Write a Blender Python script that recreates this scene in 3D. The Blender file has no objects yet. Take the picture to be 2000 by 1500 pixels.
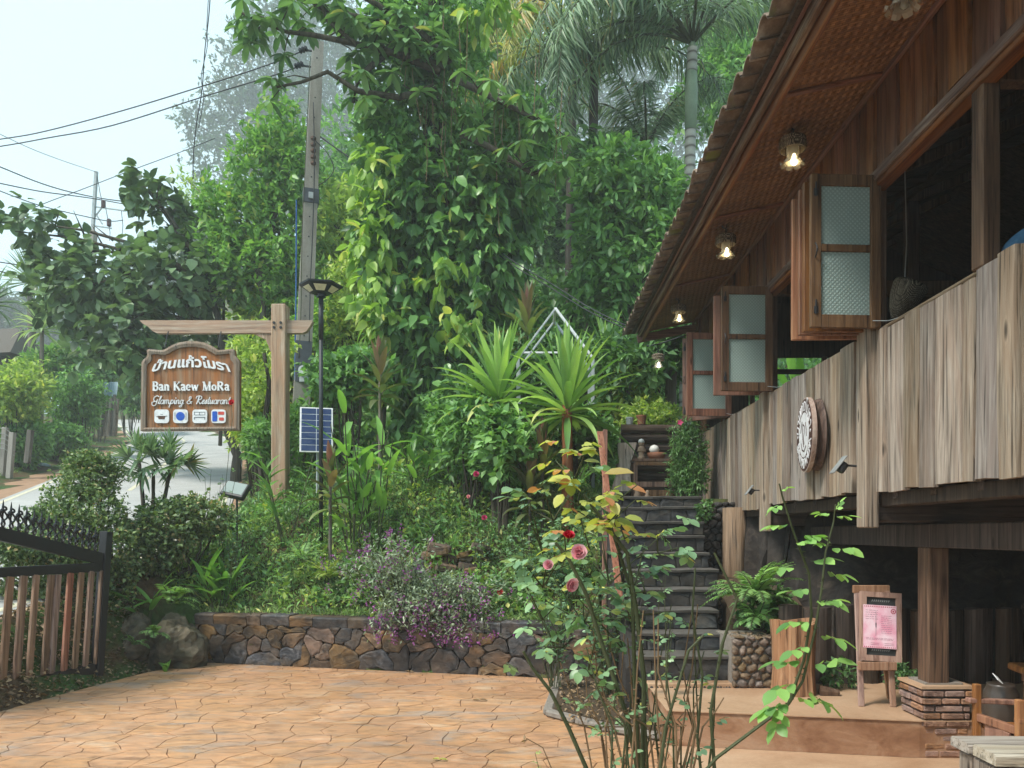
import bpy, math, random
import numpy as np
from mathutils import Matrix, Vector, noise as mnoise
R = math.radians
PI = math.pi
rng = np.random.default_rng(7)
rnd = random.Random(11)
S = bpy.context.scene
C = S.collection

# ------------------------------------------------------------------ camera, sky, sun, exposure
# level camera, 1.6 m above the paving, +Y runs along the house front; lens shift keeps verticals upright
FX, PX, PY, CZ = 1500.0, 1039.0, 1042.0, 1.6
cam = bpy.data.cameras.new('camera'); camo = bpy.data.objects.new('camera', cam); C.objects.link(camo)
camo.location = (0, 0, CZ); camo.rotation_euler = (PI/2, 0, 0)
cam.sensor_width = 36; cam.lens = FX/2000*36
cam.shift_x = -(PX-1000)/2000; cam.shift_y = (PY-750)/2000
cam.clip_start = .05; cam.clip_end = 2000
S.camera = camo
SUN_EL, SUN_AZ = 52, 235          # high, behind and to the left of the camera
w = bpy.data.worlds.new('World'); S.world = w; w.use_nodes = True
nt = w.node_tree; nt.nodes.clear()
out = nt.nodes.new('ShaderNodeOutputWorld'); bg = nt.nodes.new('ShaderNodeBackground')
sky = nt.nodes.new('ShaderNodeTexSky'); sky.sky_type = 'NISHITA'; sky.sun_disc = False
sky.sun_elevation = R(SUN_EL); sky.sun_rotation = R(SUN_AZ); sky.dust_density = 3; sky.air_density = 1.2
mx = nt.nodes.new('ShaderNodeMixRGB'); mx.inputs[0].default_value = .84
mx.inputs[2].default_value = (5.7, 7.9, 8.8, 1)        # even bright fog cloud over the sky
nt.links.new(sky.outputs[0], mx.inputs[1]); nt.links.new(mx.outputs[0], bg.inputs[0])
bg.inputs[1].default_value = .084
nt.links.new(bg.outputs[0], out.inputs[0])
sl = bpy.data.lights.new('sun', 'SUN'); slo = bpy.data.objects.new('sun', sl); C.objects.link(slo)
sl.energy = 3.1; sl.angle = R(12); sl.color = (1, .95, .86)
_e, _a = R(SUN_EL), R(SUN_AZ)
_d = Vector((math.sin(_a)*math.cos(_e), math.cos(_a)*math.cos(_e), math.sin(_e)))
slo.rotation_euler = _d.to_track_quat('Z', 'Y').to_euler(); slo.location = (0, 0, 30)
S.view_settings.view_transform = 'Standard'; S.view_settings.look = 'None'
S.view_settings.gamma = 1; S.view_settings.exposure = .98; S.view_settings.use_curve_mapping = False
S.render.engine = 'CYCLES'
cy = S.cycles
cy.use_denoising = True
try: cy.denoiser = 'OPENIMAGEDENOISE'
except Exception: pass
cy.max_bounces = 7; cy.diffuse_bounces = 3; cy.glossy_bounces = 2; cy.transmission_bounces = 4
cy.volume_bounces = 1; cy.transparent_max_bounces = 4; cy.use_adaptive_sampling = True; cy.adaptive_threshold = .02
cy.caustics_reflective = False; cy.caustics_refractive = False; cy.sample_clamp_indirect = 4

def P(px, py, Y):
    """a point of the place at distance Y, from where it shows in the 2000 x 1500 photograph"""
    return Vector(((px-PX)*Y/FX, Y, CZ+(PY-py)*Y/FX))

# ------------------------------------------------------------------ object helpers
def wm(o):
    m = o.matrix_basis.copy()
    if o.parent: m = wm(o.parent) @ o.matrix_parent_inverse @ m
    return m
def par(o, parent):
    o.parent = parent; o.matrix_parent_inverse = wm(parent).inverted()
def tag(o, label=None, cat=None, group=None, kind=None):
    if label: o['label'] = label
    if cat: o['category'] = cat
    if group: o['group'] = group
    if kind: o['kind'] = kind
    return o
def thing(name, loc, label, cat, group=None):
    o = bpy.data.objects.new(name, None); C.objects.link(o); o.location = loc; o.empty_display_size = .1
    return tag(o, label, cat, group)
def link(name, me, parent=None, M=None):
    o = bpy.data.objects.new(name, me); C.objects.link(o)
    if M is not None: o.matrix_basis = M
    if parent: par(o, parent)
    return o
def copy_tree(o, M, parent=None):
    """a copy of a thing with its parts, moved by M"""
    c = o.copy(); C.objects.link(c)
    if parent is None: c.matrix_basis = M @ o.matrix_basis
    else: c.parent = parent
    for ch in o.children: copy_tree(ch, None, c)
    return c

class MB:
    """collects shapes and links them as ONE mesh object"""
    def __init__(s): s.v = []; s.f = []; s.n = 0
    def add(s, V, F):
        V = [tuple(p) for p in V]; s.f += [tuple(i+s.n for i in f) for f in F]; s.v += V; s.n += len(V); return s
    def box(s, c, d, rot=None, bev=0.0):
        x, y, z = d[0]/2, d[1]/2, d[2]/2
        if bev <= 0:
            V = [(-x,-y,-z),(x,-y,-z),(x,y,-z),(-x,y,-z),(-x,-y,z),(x,-y,z),(x,y,z),(-x,y,z)]
            F = [(0,3,2,1),(4,5,6,7),(0,1,5,4),(1,2,6,5),(2,3,7,6),(3,0,4,7)]
        else:
            b = min(bev, x*.45, y*.45, z*.45)
            V = []; F = []
            for sx in (-1,1):
                for sy in (-1,1):
                    for sz in (-1,1):
                        V += [(sx*x, sy*(y-b), sz*(z-b)), (sx*(x-b), sy*y, sz*(z-b)), (sx*(x-b), sy*(y-b), sz*z)]
            def id(sx, sy, sz, k): return ((sx > 0)*4+(sy > 0)*2+(sz > 0))*3+k
            for k in range(3):
                for sg in (-1, 1):
                    o = [a for a in range(3) if a != k]; q = []
                    for (a, b_) in ((-1,-1),(1,-1),(1,1),(-1,1)):
                        t = [0,0,0]; t[k] = sg; t[o[0]] = a; t[o[1]] = b_; q.append(id(*t, k))
                    if (sg > 0) == (k == 1): q.reverse()
                    F.append(tuple(q))
            for k in range(3):
                o = [a for a in range(3) if a != k]
                for (a, b_) in ((-1,-1),(1,-1),(1,1),(-1,1)):
                    t0 = [0,0,0]; t1 = [0,0,0]; t0[k] = -1; t1[k] = 1
                    t0[o[0]] = t1[o[0]] = a; t0[o[1]] = t1[o[1]] = b_
                    F.append((id(*t0,o[0]), id(*t1,o[0]), id(*t1,o[1]), id(*t0,o[1])))
            for sx in (-1,1):
                for sy in (-1,1):
                    for sz in (-1,1): F.append((id(sx,sy,sz,0), id(sx,sy,sz,1), id(sx,sy,sz,2)))
        if rot is not None: V = [rot @ Vector(p) for p in V]
        return s.add([(p[0]+c[0], p[1]+c[1], p[2]+c[2]) for p in V], F)
    def bar(s, a, b, w_, h_, up=(0,0,1), bev=.004):
        """a squared beam from a to b"""
        a = Vector(a); b = Vector(b); d = b-a; L = d.length; y = d.normalized()
        u = Vector(up); x = y.cross(u)
        if x.length < 1e-4: x = y.cross(Vector((1,0,0)))
        x.normalize(); z = x.cross(y)
        return s.box((a+b)/2, (w_, L, h_), Matrix((x, y, z)).transposed(), bev)
    def tube(s, pts, rad, n=8, cap=True, jit=0):
        pts = [Vector(p) for p in pts]
        if not hasattr(rad, '__len__'): rad = [rad]*len(pts)
        V = []; F = []; ref = Vector((0.13, .21, 1))
        for i, p in enumerate(pts):
            t = (pts[min(i+1, len(pts)-1)]-pts[max(i-1, 0)]).normalized()
            if abs(t.dot(ref.normalized())) > .97: ref = Vector((1, .1, 0))
            x = t.cross(ref).normalized(); y = t.cross(x)
            for k in range(n):
                a = 2*PI*k/n; r = rad[i]*(1+jit*rnd.uniform(-1, 1))
                V.append(p+x*math.cos(a)*r+y*math.sin(a)*r)
        for i in range(len(pts)-1):
            for k in range(n):
                k2 = (k+1) % n; F.append((i*n+k, i*n+k2, (i+1)*n+k2, (i+1)*n+k))
        if cap: F.append(tuple(reversed(range(n)))); F.append(tuple((len(pts)-1)*n+k for k in range(n)))
        return s.add(V, F)
    def lathe(s, c, prof, n=20, axis=None, cap=True):
        """prof: (radius, height) pairs around a vertical axis through c"""
        V = []; F = []
        for (r, z) in prof:
            for k in range(n): a = 2*PI*k/n; V.append(Vector((r*math.cos(a), r*math.sin(a), z)))
        for i in range(len(prof)-1):
            for k in range(n): k2 = (k+1) % n; F.append((i*n+k, i*n+k2, (i+1)*n+k2, (i+1)*n+k))
        if cap: F.append(tuple(reversed(range(n)))); F.append(tuple((len(prof)-1)*n+k for k in range(n)))
        if axis is not None: V = [axis @ p for p in V]
        return s.add([p+Vector(c) for p in V], F)
    def prism(s, poly, f, h0, h1):
        """poly: 2D outline (counter-clockwise), f(u, v, h) -> point"""
        n = len(poly); V = [f(u, v, h0) for u, v in poly]+[f(u, v, h1) for u, v in poly]
        F = [tuple(reversed(range(n))), tuple(range(n, 2*n))]+[(i, (i+1) % n, n+(i+1) % n, n+i) for i in range(n)]
        return s.add(V, F)
    def mesh(s, mat, smooth=False, name='mesh'):
        me = bpy.data.meshes.new(name); me.from_pydata(s.v, [], s.f)
        me.materials.append(mat)
        if smooth: me.polygons.foreach_set('use_smooth', [True]*len(me.polygons))
        me.update(); return me
    def build(s, name, mat, parent=None, smooth=False, label=None):
        o = link(name, s.mesh(mat, smooth, name), parent)
        if label: o['label'] = label
        return o

# ------------------------------------------------------------------ materials
def material(name, rough=.8, spec=.3):
    m = bpy.data.materials.new(name); m.use_nodes = True
    b = m.node_tree.nodes['Principled BSDF']
    b.inputs['Roughness'].default_value = rough; b.inputs['Specular IOR Level'].default_value = spec
    return m, m.node_tree, b
def nd(nt, t, **k):
    n = nt.nodes.new(t)
    for a, v in k.items():
        if a.startswith('i_'): n.inputs[a[2:].replace('_', ' ')].default_value = v
        else: setattr(n, a, v)
    return n
def ramp(nt, fac, stops):
    r = nt.nodes.new('ShaderNodeValToRGB'); e = r.color_ramp.elements
    while len(e) < len(stops): e.new(.5)
    for i, (p, c) in enumerate(stops): e[i].position = p; e[i].color = (*c, 1)
    nt.links.new(fac, r.inputs[0]); return r.outputs[0]
def coords(nt, scale=(1,1,1), rand=True, rot=None):
    tc = nd(nt, 'ShaderNodeTexCoord'); mp = nd(nt, 'ShaderNodeMapping'); mp.inputs['Scale'].default_value = scale
    if rot: mp.inputs['Rotation'].default_value = rot
    src = tc.outputs['Object']
    if rand:
        oi = nd(nt, 'ShaderNodeObjectInfo'); vm = nd(nt, 'ShaderNodeVectorMath', operation='MULTIPLY_ADD')
        cb = nd(nt, 'ShaderNodeCombineXYZ')
        for k in range(3): nt.links.new(oi.outputs['Random'], cb.inputs[k])
        nt.links.new(cb.outputs[0], vm.inputs[0]); vm.inputs[1].default_value = (37, 53, 71)
        nt.links.new(src, vm.inputs[2]); src = vm.outputs[0]
    nt.links.new(src, mp.inputs[0]); return mp.outputs[0]
def nz(nt, vec, scale, detail=6, rough=.6, dist=0):
    n = nd(nt, 'ShaderNodeTexNoise'); n.inputs['Scale'].default_value = scale; n.inputs['Detail'].default_value = detail
    n.inputs['Roughness'].default_value = rough; n.inputs['Distortion'].default_value = dist
    nt.links.new(vec, n.inputs['Vector']); return n.outputs['Fac']
def mixc(nt, fac, a, b, mode='MIX'):
    m = nd(nt, 'ShaderNodeMixRGB', blend_type=mode)
    for s, v in ((0, fac), (1, a), (2, b)):
        if isinstance(v, (int, float)): m.inputs[s].default_value = v
        elif isinstance(v, tuple): m.inputs[s].default_value = (*v, 1)
        else: nt.links.new(v, m.inputs[s])
    return m.outputs[0]
def bump(nt, b, h, strength=.4, dist=.01):
    n = nd(nt, 'ShaderNodeBump'); n.inputs['Strength'].default_value = strength; n.inputs['Distance'].default_value = dist
    nt.links.new(h, n.inputs['Height']); nt.links.new(n.outputs[0], b.inputs['Normal'])
def hsv(nt, col, vlo, vhi, hue=.0, sat=(1, 1)):
    """each object a little lighter or darker, redder or greyer than its neighbours"""
    oi = nd(nt, 'ShaderNodeObjectInfo'); h = nd(nt, 'ShaderNodeHueSaturation')
    r = nd(nt, 'ShaderNodeMapRange'); r.inputs['To Min'].default_value = vlo; r.inputs['To Max'].default_value = vhi
    nt.links.new(oi.outputs['Random'], r.inputs['Value']); nt.links.new(r.outputs[0], h.inputs['Value'])
    wn = nd(nt, 'ShaderNodeTexWhiteNoise', noise_dimensions='1D'); nt.links.new(oi.outputs['Random'], wn.inputs['W'])
    r2 = nd(nt, 'ShaderNodeMapRange'); r2.inputs['To Min'].default_value = sat[0]; r2.inputs['To Max'].default_value = sat[1]
    nt.links.new(wn.outputs['Value'], r2.inputs['Value']); nt.links.new(r2.outputs[0], h.inputs['Saturation'])
    if hue:
        r3 = nd(nt, 'ShaderNodeMapRange'); r3.inputs['To Min'].default_value = .5-hue; r3.inputs['To Max'].default_value = .5+hue
        nt.links.new(wn.outputs['Value'], r3.inputs['Value']); nt.links.new(r3.outputs[0], h.inputs['Hue'])
    nt.links.new(col, h.inputs['Color']); return h.outputs[0]
def wood(name, cols, axis=2, rough=.75, v=(.75, 1.2), sat=(.7, 1.15), grain=1.0, bmp=.35, spec=.25, crack=.6):
    m, t, b = material(name, rough, spec)
    sc = [26*grain]*3; sc[axis] = 1.3*grain
    vec = coords(t, tuple(sc))
    n1 = nz(t, vec, 1.0, 8, .65, .6)
    sc2 = [5.0]*3; sc2[axis] = .9
    n2 = nz(t, coords(t, tuple(sc2)), 1, 4, .6, 1.5)
    c1 = ramp(t, n1, [(.36, cols[0]), (.49, cols[1]), (.63, cols[2])])
    c = mixc(t, ramp(t, n2, [(.42, (.0,)*3), (.60, (1,)*3)]), c1, mixc(t, .62, c1, cols[3]))
    vk = nd(t, 'ShaderNodeTexVoronoi'); sk = [9.0]*3; sk[axis] = 2.6; t.links.new(coords(t, tuple(sk)), vk.inputs['Vector']); vk.inputs['Scale'].default_value = 1
    c = mixc(t, 1, c, mixc(t, ramp(t, vk.outputs['Color'], [(.30, (0,)*3), (.34, (1,)*3)]), ramp(t, vk.outputs['Distance'], [(.06, (.22,)*3), (.12, (.6,)*3), (.17, (1.1,)*3), (.24, (1,)*3)]), (1, 1, 1)), 'MULTIPLY')
    sc3 = [60*grain]*3; sc3[axis] = 1.1*grain
    n3 = nz(t, coords(t, tuple(sc3)), 1, 3, .5, .3)
    cr = ramp(t, n3, [(.34, (1-crack,)*3), (.43, (1,)*3)])
    c = mixc(t, 1, c, cr, 'MULTIPLY')
    t.links.new(hsv(t, c, v[0], v[1], .01, sat), b.inputs['Base Color'])
    h = mixc(t, .5, n1, cr, 'MULTIPLY'); bump(t, b, h, bmp, .006)
    return m
def plain(name, col, rough=.6, spec=.3, metal=0, n=None, bmp=0):
    m, t, b = material(name, rough, spec); b.inputs['Metallic'].default_value = metal
    vec = coords(t); f = nz(t, vec, n or 14, 5)
    c2 = tuple(x*.72 for x in col)
    t.links.new(ramp(t, f, [(.3, c2), (.7, col)]), b.inputs['Base Color'])
    if bmp: bump(t, b, f, bmp, .01)
    return m
def emis(name, col, s):
    m, t, b = material(name); b.inputs['Base Color'].default_value = (*col, 1)
    b.inputs['Emission Color'].default_value = (*col, 1); b.inputs['Emission Strength'].default_value = s
    return m
def leafmat(name, dark, light, old=None, oldp=.06, trans=.28, rough=.42, spec=.35, petal=False):
    """two greens varied leaf by leaf; a share oldp of the leaves is yellowed"""
    if not petal:   # lightened, slightly greyed greens
        def gr(c): l = .3*c[0]+.6*c[1]+.1*c[2]; return tuple(min(.6, (x*.84+l*.16)*1.22) for x in c)
        dark, light = gr(dark), gr(light); old = gr(old) if old else None
    m, t, b = material(name, rough, spec)
    g = nd(t, 'ShaderNodeNewGeometry'); r = g.outputs['Random Per Island']
    stops = [(0, dark), (.75, light)]
    if old: stops = [(0, dark), (max(.5, .9-oldp), light), (1-oldp, light), (min(.999, 1-oldp*.6), old)]
    c = ramp(t, r, stops)
    vec = coords(t, rand=False); n = nz(t, vec, 1.3, 3)
    c = mixc(t, 1, c, ramp(t, n, [(.3, (.72, .78, .8)), (.7, (1.25, 1.2, 1.05))]), 'MULTIPLY')
    t.links.new(c, b.inputs['Base Color'])
    tr = nd(t, 'ShaderNodeBsdfTranslucent'); t.links.new(mixc(t, 1, c, (1.05, 1.05, 1.05) if petal else (1.35, 1.5, .7), 'MULTIPLY'), tr.inputs[0])
    ms = nd(t, 'ShaderNodeMixShader'); ms.inputs[0].default_value = trans
    t.links.new(b.outputs[0], ms.inputs[1]); t.links.new(tr.outputs[0], ms.inputs[2])
    t.links.new(ms.outputs[0], t.nodes['Material Output'].inputs['Surface']); return m

M = {}
M['weathered'] = wood('weathered_plank', [(.14,.108,.08), (.275,.22,.17), (.41,.34,.27), (.27,.18,.12)], 2, v=(.7,1.18), sat=(.55,1.15), crack=.7)
M['weathered_y'] = wood('weathered_beam', [(.10,.075,.055), (.24,.18,.13), (.38,.31,.24), (.30,.2,.12)], 1, v=(.8,1.1))
M['weathered_x'] = wood('weathered_beam_across', [(.16,.14,.11), (.36,.32,.26), (.50,.46,.39), (.36,.30,.22)], 0, v=(.85,1.1))
M['teak'] = wood('teak_upright', [(.055,.018,.008), (.16,.058,.026), (.26,.11,.05), (.20,.10,.055)], 2, .5, v=(.65,1.35), sat=(.8,1.1), spec=.35, crack=.4)
M['teak_x'] = wood('teak_across', [(.075,.022,.01), (.19,.062,.028), (.30,.12,.055), (.22,.11,.06)], 0, .5, v=(.75,1.25), spec=.35, crack=.4)
M['teak_y'] = wood('teak_along', [(.07,.02,.01), (.18,.058,.026), (.28,.11,.05), (.19,.10,.06)], 1, .5, v=(.75,1.25), spec=.35, crack=.45)
M['brownwood'] = wood('brown_post_wood', [(.042,.022,.014), (.105,.058,.036), (.18,.108,.066), (.125,.07,.042)], 2, .7, v=(.85,1.15))
M['brown_y'] = wood('weathered_eave_wood', [(.05,.03,.02), (.14,.08,.05), (.30,.23,.17), (.13,.06,.04)], 1, .7)
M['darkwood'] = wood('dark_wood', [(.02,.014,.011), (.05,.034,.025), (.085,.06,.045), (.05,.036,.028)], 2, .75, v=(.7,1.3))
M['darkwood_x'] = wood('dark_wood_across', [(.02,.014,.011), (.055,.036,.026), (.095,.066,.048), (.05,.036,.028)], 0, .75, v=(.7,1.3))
M['logwood'] = wood('log_post_wood', [(.08,.055,.038), (.19,.13,.088), (.30,.215,.15), (.20,.12,.07)], 2, .75, v=(.95,1.05))
M['signwood'] = wood('sign_post_wood', [(.19,.13,.10), (.33,.24,.18), (.44,.35,.28), (.40,.24,.17)], 2, .7, v=(.95,1.05), crack=.3)
M['signwood_x'] = wood('sign_beam_wood', [(.19,.13,.10), (.33,.24,.18), (.44,.35,.28), (.40,.24,.17)], 0, .7, v=(.95,1.05), crack=.3)
M['signface'] = wood('sign_face_wood', [(.10,.045,.025), (.23,.10,.05), (.27,.17,.11), (.36,.12,.04)], 2, .55, v=(.98,1.02), grain=.5, crack=.45)
M['gatewood'] = wood('gate_slat_wood', [(.11,.07,.05), (.22,.14,.10), (.32,.22,.16), (.26,.15,.10)], 2, .65, v=(.8,1.2), sat=(.7,1.1))
M['redwood'] = wood('red_plank_wood', [(.16,.055,.028), (.30,.11,.06), (.40,.19,.11), (.30,.10,.05)], 2, .65, v=(.95,1.1))
M['furniture'] = wood('furniture_wood', [(.12,.045,.02), (.27,.11,.045), (.37,.17,.07), (.26,.10,.04)], 2, .5, v=(.9,1.1), crack=.3)
M['easelwood'] = wood('easel_wood', [(.16,.08,.05), (.34,.19,.13), (.42,.27,.19), (.31,.17,.11)], 2, .6, v=(.92,1.08), crack=.3)
M['bark'] = wood('tree_bark', [(.05,.042,.033), (.12,.10,.08), (.20,.175,.145), (.12,.115,.085)], 2, .9, v=(.9,1.1), grain=.35, bmp=.8)
M['bark_dark'] = wood('dark_tree_bark', [(.025,.02,.015), (.06,.048,.036), (.10,.085,.065), (.06,.058,.04)], 2, .9, v=(.9,1.1), grain=.35, bmp=.8)
M['boardframe'] = wood('name_board_frame', [(.10,.075,.055), (.20,.155,.12), (.30,.24,.19), (.24,.16,.11)], 2, .7, v=(.98,1.02))
M['stumpwood'] = wood('peeled_stump', [(.10,.045,.022), (.28,.14,.07), (.42,.25,.14), (.32,.15,.07)], 2, .8, v=(.98,1.02), grain=.8, crack=.7, bmp=.8)
M['stem'] = plain('green_brown_stem', (.065,.078,.035), .65, n=40, bmp=.3)
M['deadstem'] = plain('dry_brown_stem', (.20,.13,.07), .7)
M['black'] = plain('black_iron', (.018,.019,.022), .45, .4)
M['blackplastic'] = plain('black_plastic', (.02,.025,.03), .5, .4)
M['whitepaint'] = plain('white_paint', (.80,.80,.80), .5)
M['greymetal'] = plain('grey_painted_metal', (.42,.46,.47), .45, .4)
M['wire'] = plain('cable_rubber', (.03,.035,.04), .6)
M['rope'] = plain('pale_wire', (.5,.5,.48), .6)
def stonemat(name, cols, v=(.7,1.2), sat=(.6,1.2), scale=9, rough=.75, bmp=.7, hue=.015):
    m, t, b = material(name, rough, .3)
    vec = coords(t, (1,1,1.6)); n1 = nz(t, vec, scale, 8, .65, 1.2); n2 = nz(t, vec, 3, 3)
    c = ramp(t, n1, [(.3, cols[0]), (.5, cols[1]), (.7, cols[2])])
    c = mixc(t, ramp(t, n2, [(.4, (0,)*3), (.62, (1,)*3)]), c, cols[3])
    c = mixc(t, .45, c, ramp(t, n1, [(.35, (.3,)*3), (.7, (1.3,)*3)]), 'MULTIPLY')
    wn_ = nz(t, coords(t, rand=False), 2.6, 6, .7, .6)
    c = mixc(t, .75, hsv(t, c, v[0], v[1], hue, sat), ramp(t, wn_, [(.38, (.42, .42, .44)), (.52, (.95, .93, .9)), (.66, (1.3, 1.2, 1.05))]), 'MULTIPLY')
    t.links.new(c, b.inputs['Base Color'])
    bump(t, b, n1, bmp, .02); return m
M['wallstone'] = stonemat('wall_stone', [(.035,.026,.02), (.12,.085,.06), (.26,.19,.125), (.21,.12,.06)], v=(.55,1.25), sat=(.6,1.2), bmp=1.0, scale=6)
M['wallstone_dark'] = stonemat('blue_black_wall_stone', [(.02,.022,.026), (.06,.065,.075), (.14,.14,.15), (.12,.09,.07)], v=(.6,1.2))
M['stepstone'] = stonemat('dark_step_stone', [(.016,.019,.024), (.042,.05,.06), (.095,.10,.105), (.075,.068,.058)], v=(.7,1.2), scale=5, sat=(.3,1.1))
M['pebble'] = stonemat('brown_pebble', [(.09,.06,.04), (.20,.14,.095), (.32,.24,.17), (.22,.15,.10)], v=(.65,1.25), sat=(.5,1.2), scale=18)
M['pebble_dark'] = stonemat('dark_pebble', [(.025,.025,.028), (.055,.055,.06), (.11,.11,.11), (.07,.06,.055)], v=(.65,1.25), scale=18)
M['boulder'] = stonemat('boulder_stone', [(.04,.035,.03), (.115,.095,.075), (.21,.18,.145), (.085,.075,.05)], scale=4, v=(.9,1.1))
M['mortar'] = plain('mortar', (.085,.065,.05), .95, .1, n=30, bmp=.5)
M['palemortar'] = plain('pale_mortar', (.26,.23,.20), .95, .1, n=30, bmp=.5)
M['darkmortar'] = plain('dark_mortar', (.045,.042,.04), .95, .1, n=30, bmp=.5)
M['brick'] = stonemat('orange_clay_brick', [(.17,.075,.045), (.33,.165,.10), (.44,.25,.165), (.37,.20,.13)], v=(.75,1.15), scale=14, hue=.01, sat=(.6,1.1))
M['soil'] = plain('dark_soil', (.085,.062,.042), .95, .1, n=12, bmp=.9)
M['white_ceramic'] = plain('white_ceramic', (.75,.74,.70), .35)
M['terracotta'] = plain('terracotta', (.28,.12,.07), .7)
M['denim'] = plain('blue_denim', (.055,.14,.24), .85, .2, n=60)
M['skin'] = plain('skin', (.42,.25,.17), .6)
M['hair'] = plain('black_hair', (.012,.01,.01), .5)
# green things
M['lf_teak'] = leafmat('broad_dark_leaf', (.035,.075,.038), (.14,.24,.10), trans=.2)
M['lf_vine'] = leafmat('vine_leaf', (.035,.105,.035), (.15,.33,.075), (.42,.48,.06), .02, .34, .32)
M['lf_viney'] = leafmat('yellow_green_vine_leaf', (.10,.22,.03), (.30,.46,.06), (.55,.58,.08), .10, .4)
M['lf_bamboo'] = leafmat('fresh_green_leaf', (.06,.17,.035), (.19,.39,.06), (.30,.36,.07), .06, .35)
M['lf_yellow'] = leafmat('yellow_green_leaf', (.12,.22,.035), (.34,.45,.07), (.58,.52,.09), .10, .4)
M['lf_forest'] = leafmat('forest_leaf', (.03,.085,.03), (.11,.25,.065), trans=.25)
M['lf_mid'] = leafmat('mid_green_leaf', (.05,.14,.04), (.17,.36,.085), trans=.3)
M['lf_far'] = leafmat('far_leaf', (.022,.05,.032), (.07,.13,.065), trans=.25)
M['lf_olive'] = leafmat('long_drooping_leaf', (.04,.11,.045), (.15,.29,.10), (.30,.30,.08), .02, .3)
M['lf_palm'] = leafmat('palm_leaflet', (.05,.11,.055), (.22,.34,.20), (.30,.24,.10), .04, .25)
M['lf_palmy'] = leafmat('yellowing_palm_leaflet', (.12,.17,.03), (.34,.34,.05), (.40,.22,.04), .2, .3)
M['lf_yucca'] = leafmat('strap_leaf', (.07,.19,.035), (.32,.52,.11), (.48,.58,.12), .08, .3, .35)
M['lf_ti'] = leafmat('red_green_ti_leaf', (.06,.06,.03), (.15,.20,.06), (.22,.09,.06), .18, .3)
M['lf_ginger'] = leafmat('ginger_leaf', (.05,.15,.025), (.17,.38,.055), (.35,.45,.08), .06, .38, .35)
M['lf_hedge'] = leafmat('hedge_leaf', (.035,.08,.03), (.19,.28,.085), (.44,.32,.14), .05, .22)
M['lf_ground'] = leafmat('ground_cover_leaf', (.05,.13,.035), (.24,.40,.09), (.50,.47,.13), .06, .3)
M['lf_grass'] = leafmat('grass_blade', (.055,.12,.03), (.20,.32,.08), (.38,.38,.14), .08, .35)
M['lf_salvia'] = leafmat('grey_green_leaf', (.10,.15,.10), (.28,.36,.24), trans=.25)
M['lf_rose'] = leafmat('rose_leaf', (.05,.13,.07), (.20,.36,.19), (.60,.50,.07), .05, .3, .35)
M['lf_rosey'] = leafmat('young_rose_leaf', (.20,.27,.04), (.55,.50,.06), (.55,.20,.07), .3, .4, .35)
M['lf_rosen'] = leafmat('fresh_rose_leaf', (.08,.21,.05), (.24,.46,.09), trans=.35)
M['lf_fern'] = leafmat('fern_leaf', (.06,.16,.04), (.19,.36,.09), trans=.35)
M['lf_dead'] = leafmat('dead_leaf', (.10,.055,.03), (.30,.19,.10), trans=.1)
M['lf_variegated'] = leafmat('cream_edged_leaf', (.10,.20,.08), (.40,.50,.28), trans=.3)
M['pt_purple'] = leafmat('purple_petal', (.22,.045,.26), (.40,.13,.39), trans=.3, petal=True)
M['pt_pink'] = leafmat('salmon_pink_petal', (.80,.27,.34), (.92,.56,.60), trans=.3, petal=True)
M['pt_red'] = leafmat('red_petal', (.55,.012,.03), (.72,.04,.07), trans=.2, petal=True)
M['pt_magenta'] = leafmat('magenta_petal', (.65,.04,.18), (.80,.12,.30), trans=.25, petal=True)

# ------------------------------------------------------------------ leaves
def T5(w_=.42, fold=.06, droop=.12):
    V = np.array([(0,0,0), (w_/2,.42,fold), (0,1,-droop), (0,.5,0), (-w_/2,.42,fold)], float)
    return V, [(0,1,2,3), (0,3,2,4)]
def TR(w_=.6, fold=.05, droop=.15, shape=(.42,.5,.33), ys=(.22,.5,.78)):
    V = [(0,0,0)]; F = []
    for y, h in zip(ys, shape):
        z = -droop*y*y; V += [(-w_*h, y, z+fold), (0, y, z), (w_*h, y, z+fold)]
    V.append((0, 1, -droop)); n = len(ys)
    F += [(0,2,1), (0,3,2)]
    for i in range(n-1):
        a = 1+3*i; F += [(a, a+1, a+4, a+3), (a+1, a+2, a+5, a+4)]
    a = 1+3*(n-1); F += [(a, a+1, 3*n+1), (a+1, a+2, 3*n+1)]
    return np.array(V, float), F
def unit(a): return a/np.maximum(np.linalg.norm(a, axis=-1, keepdims=True), 1e-9)
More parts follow.
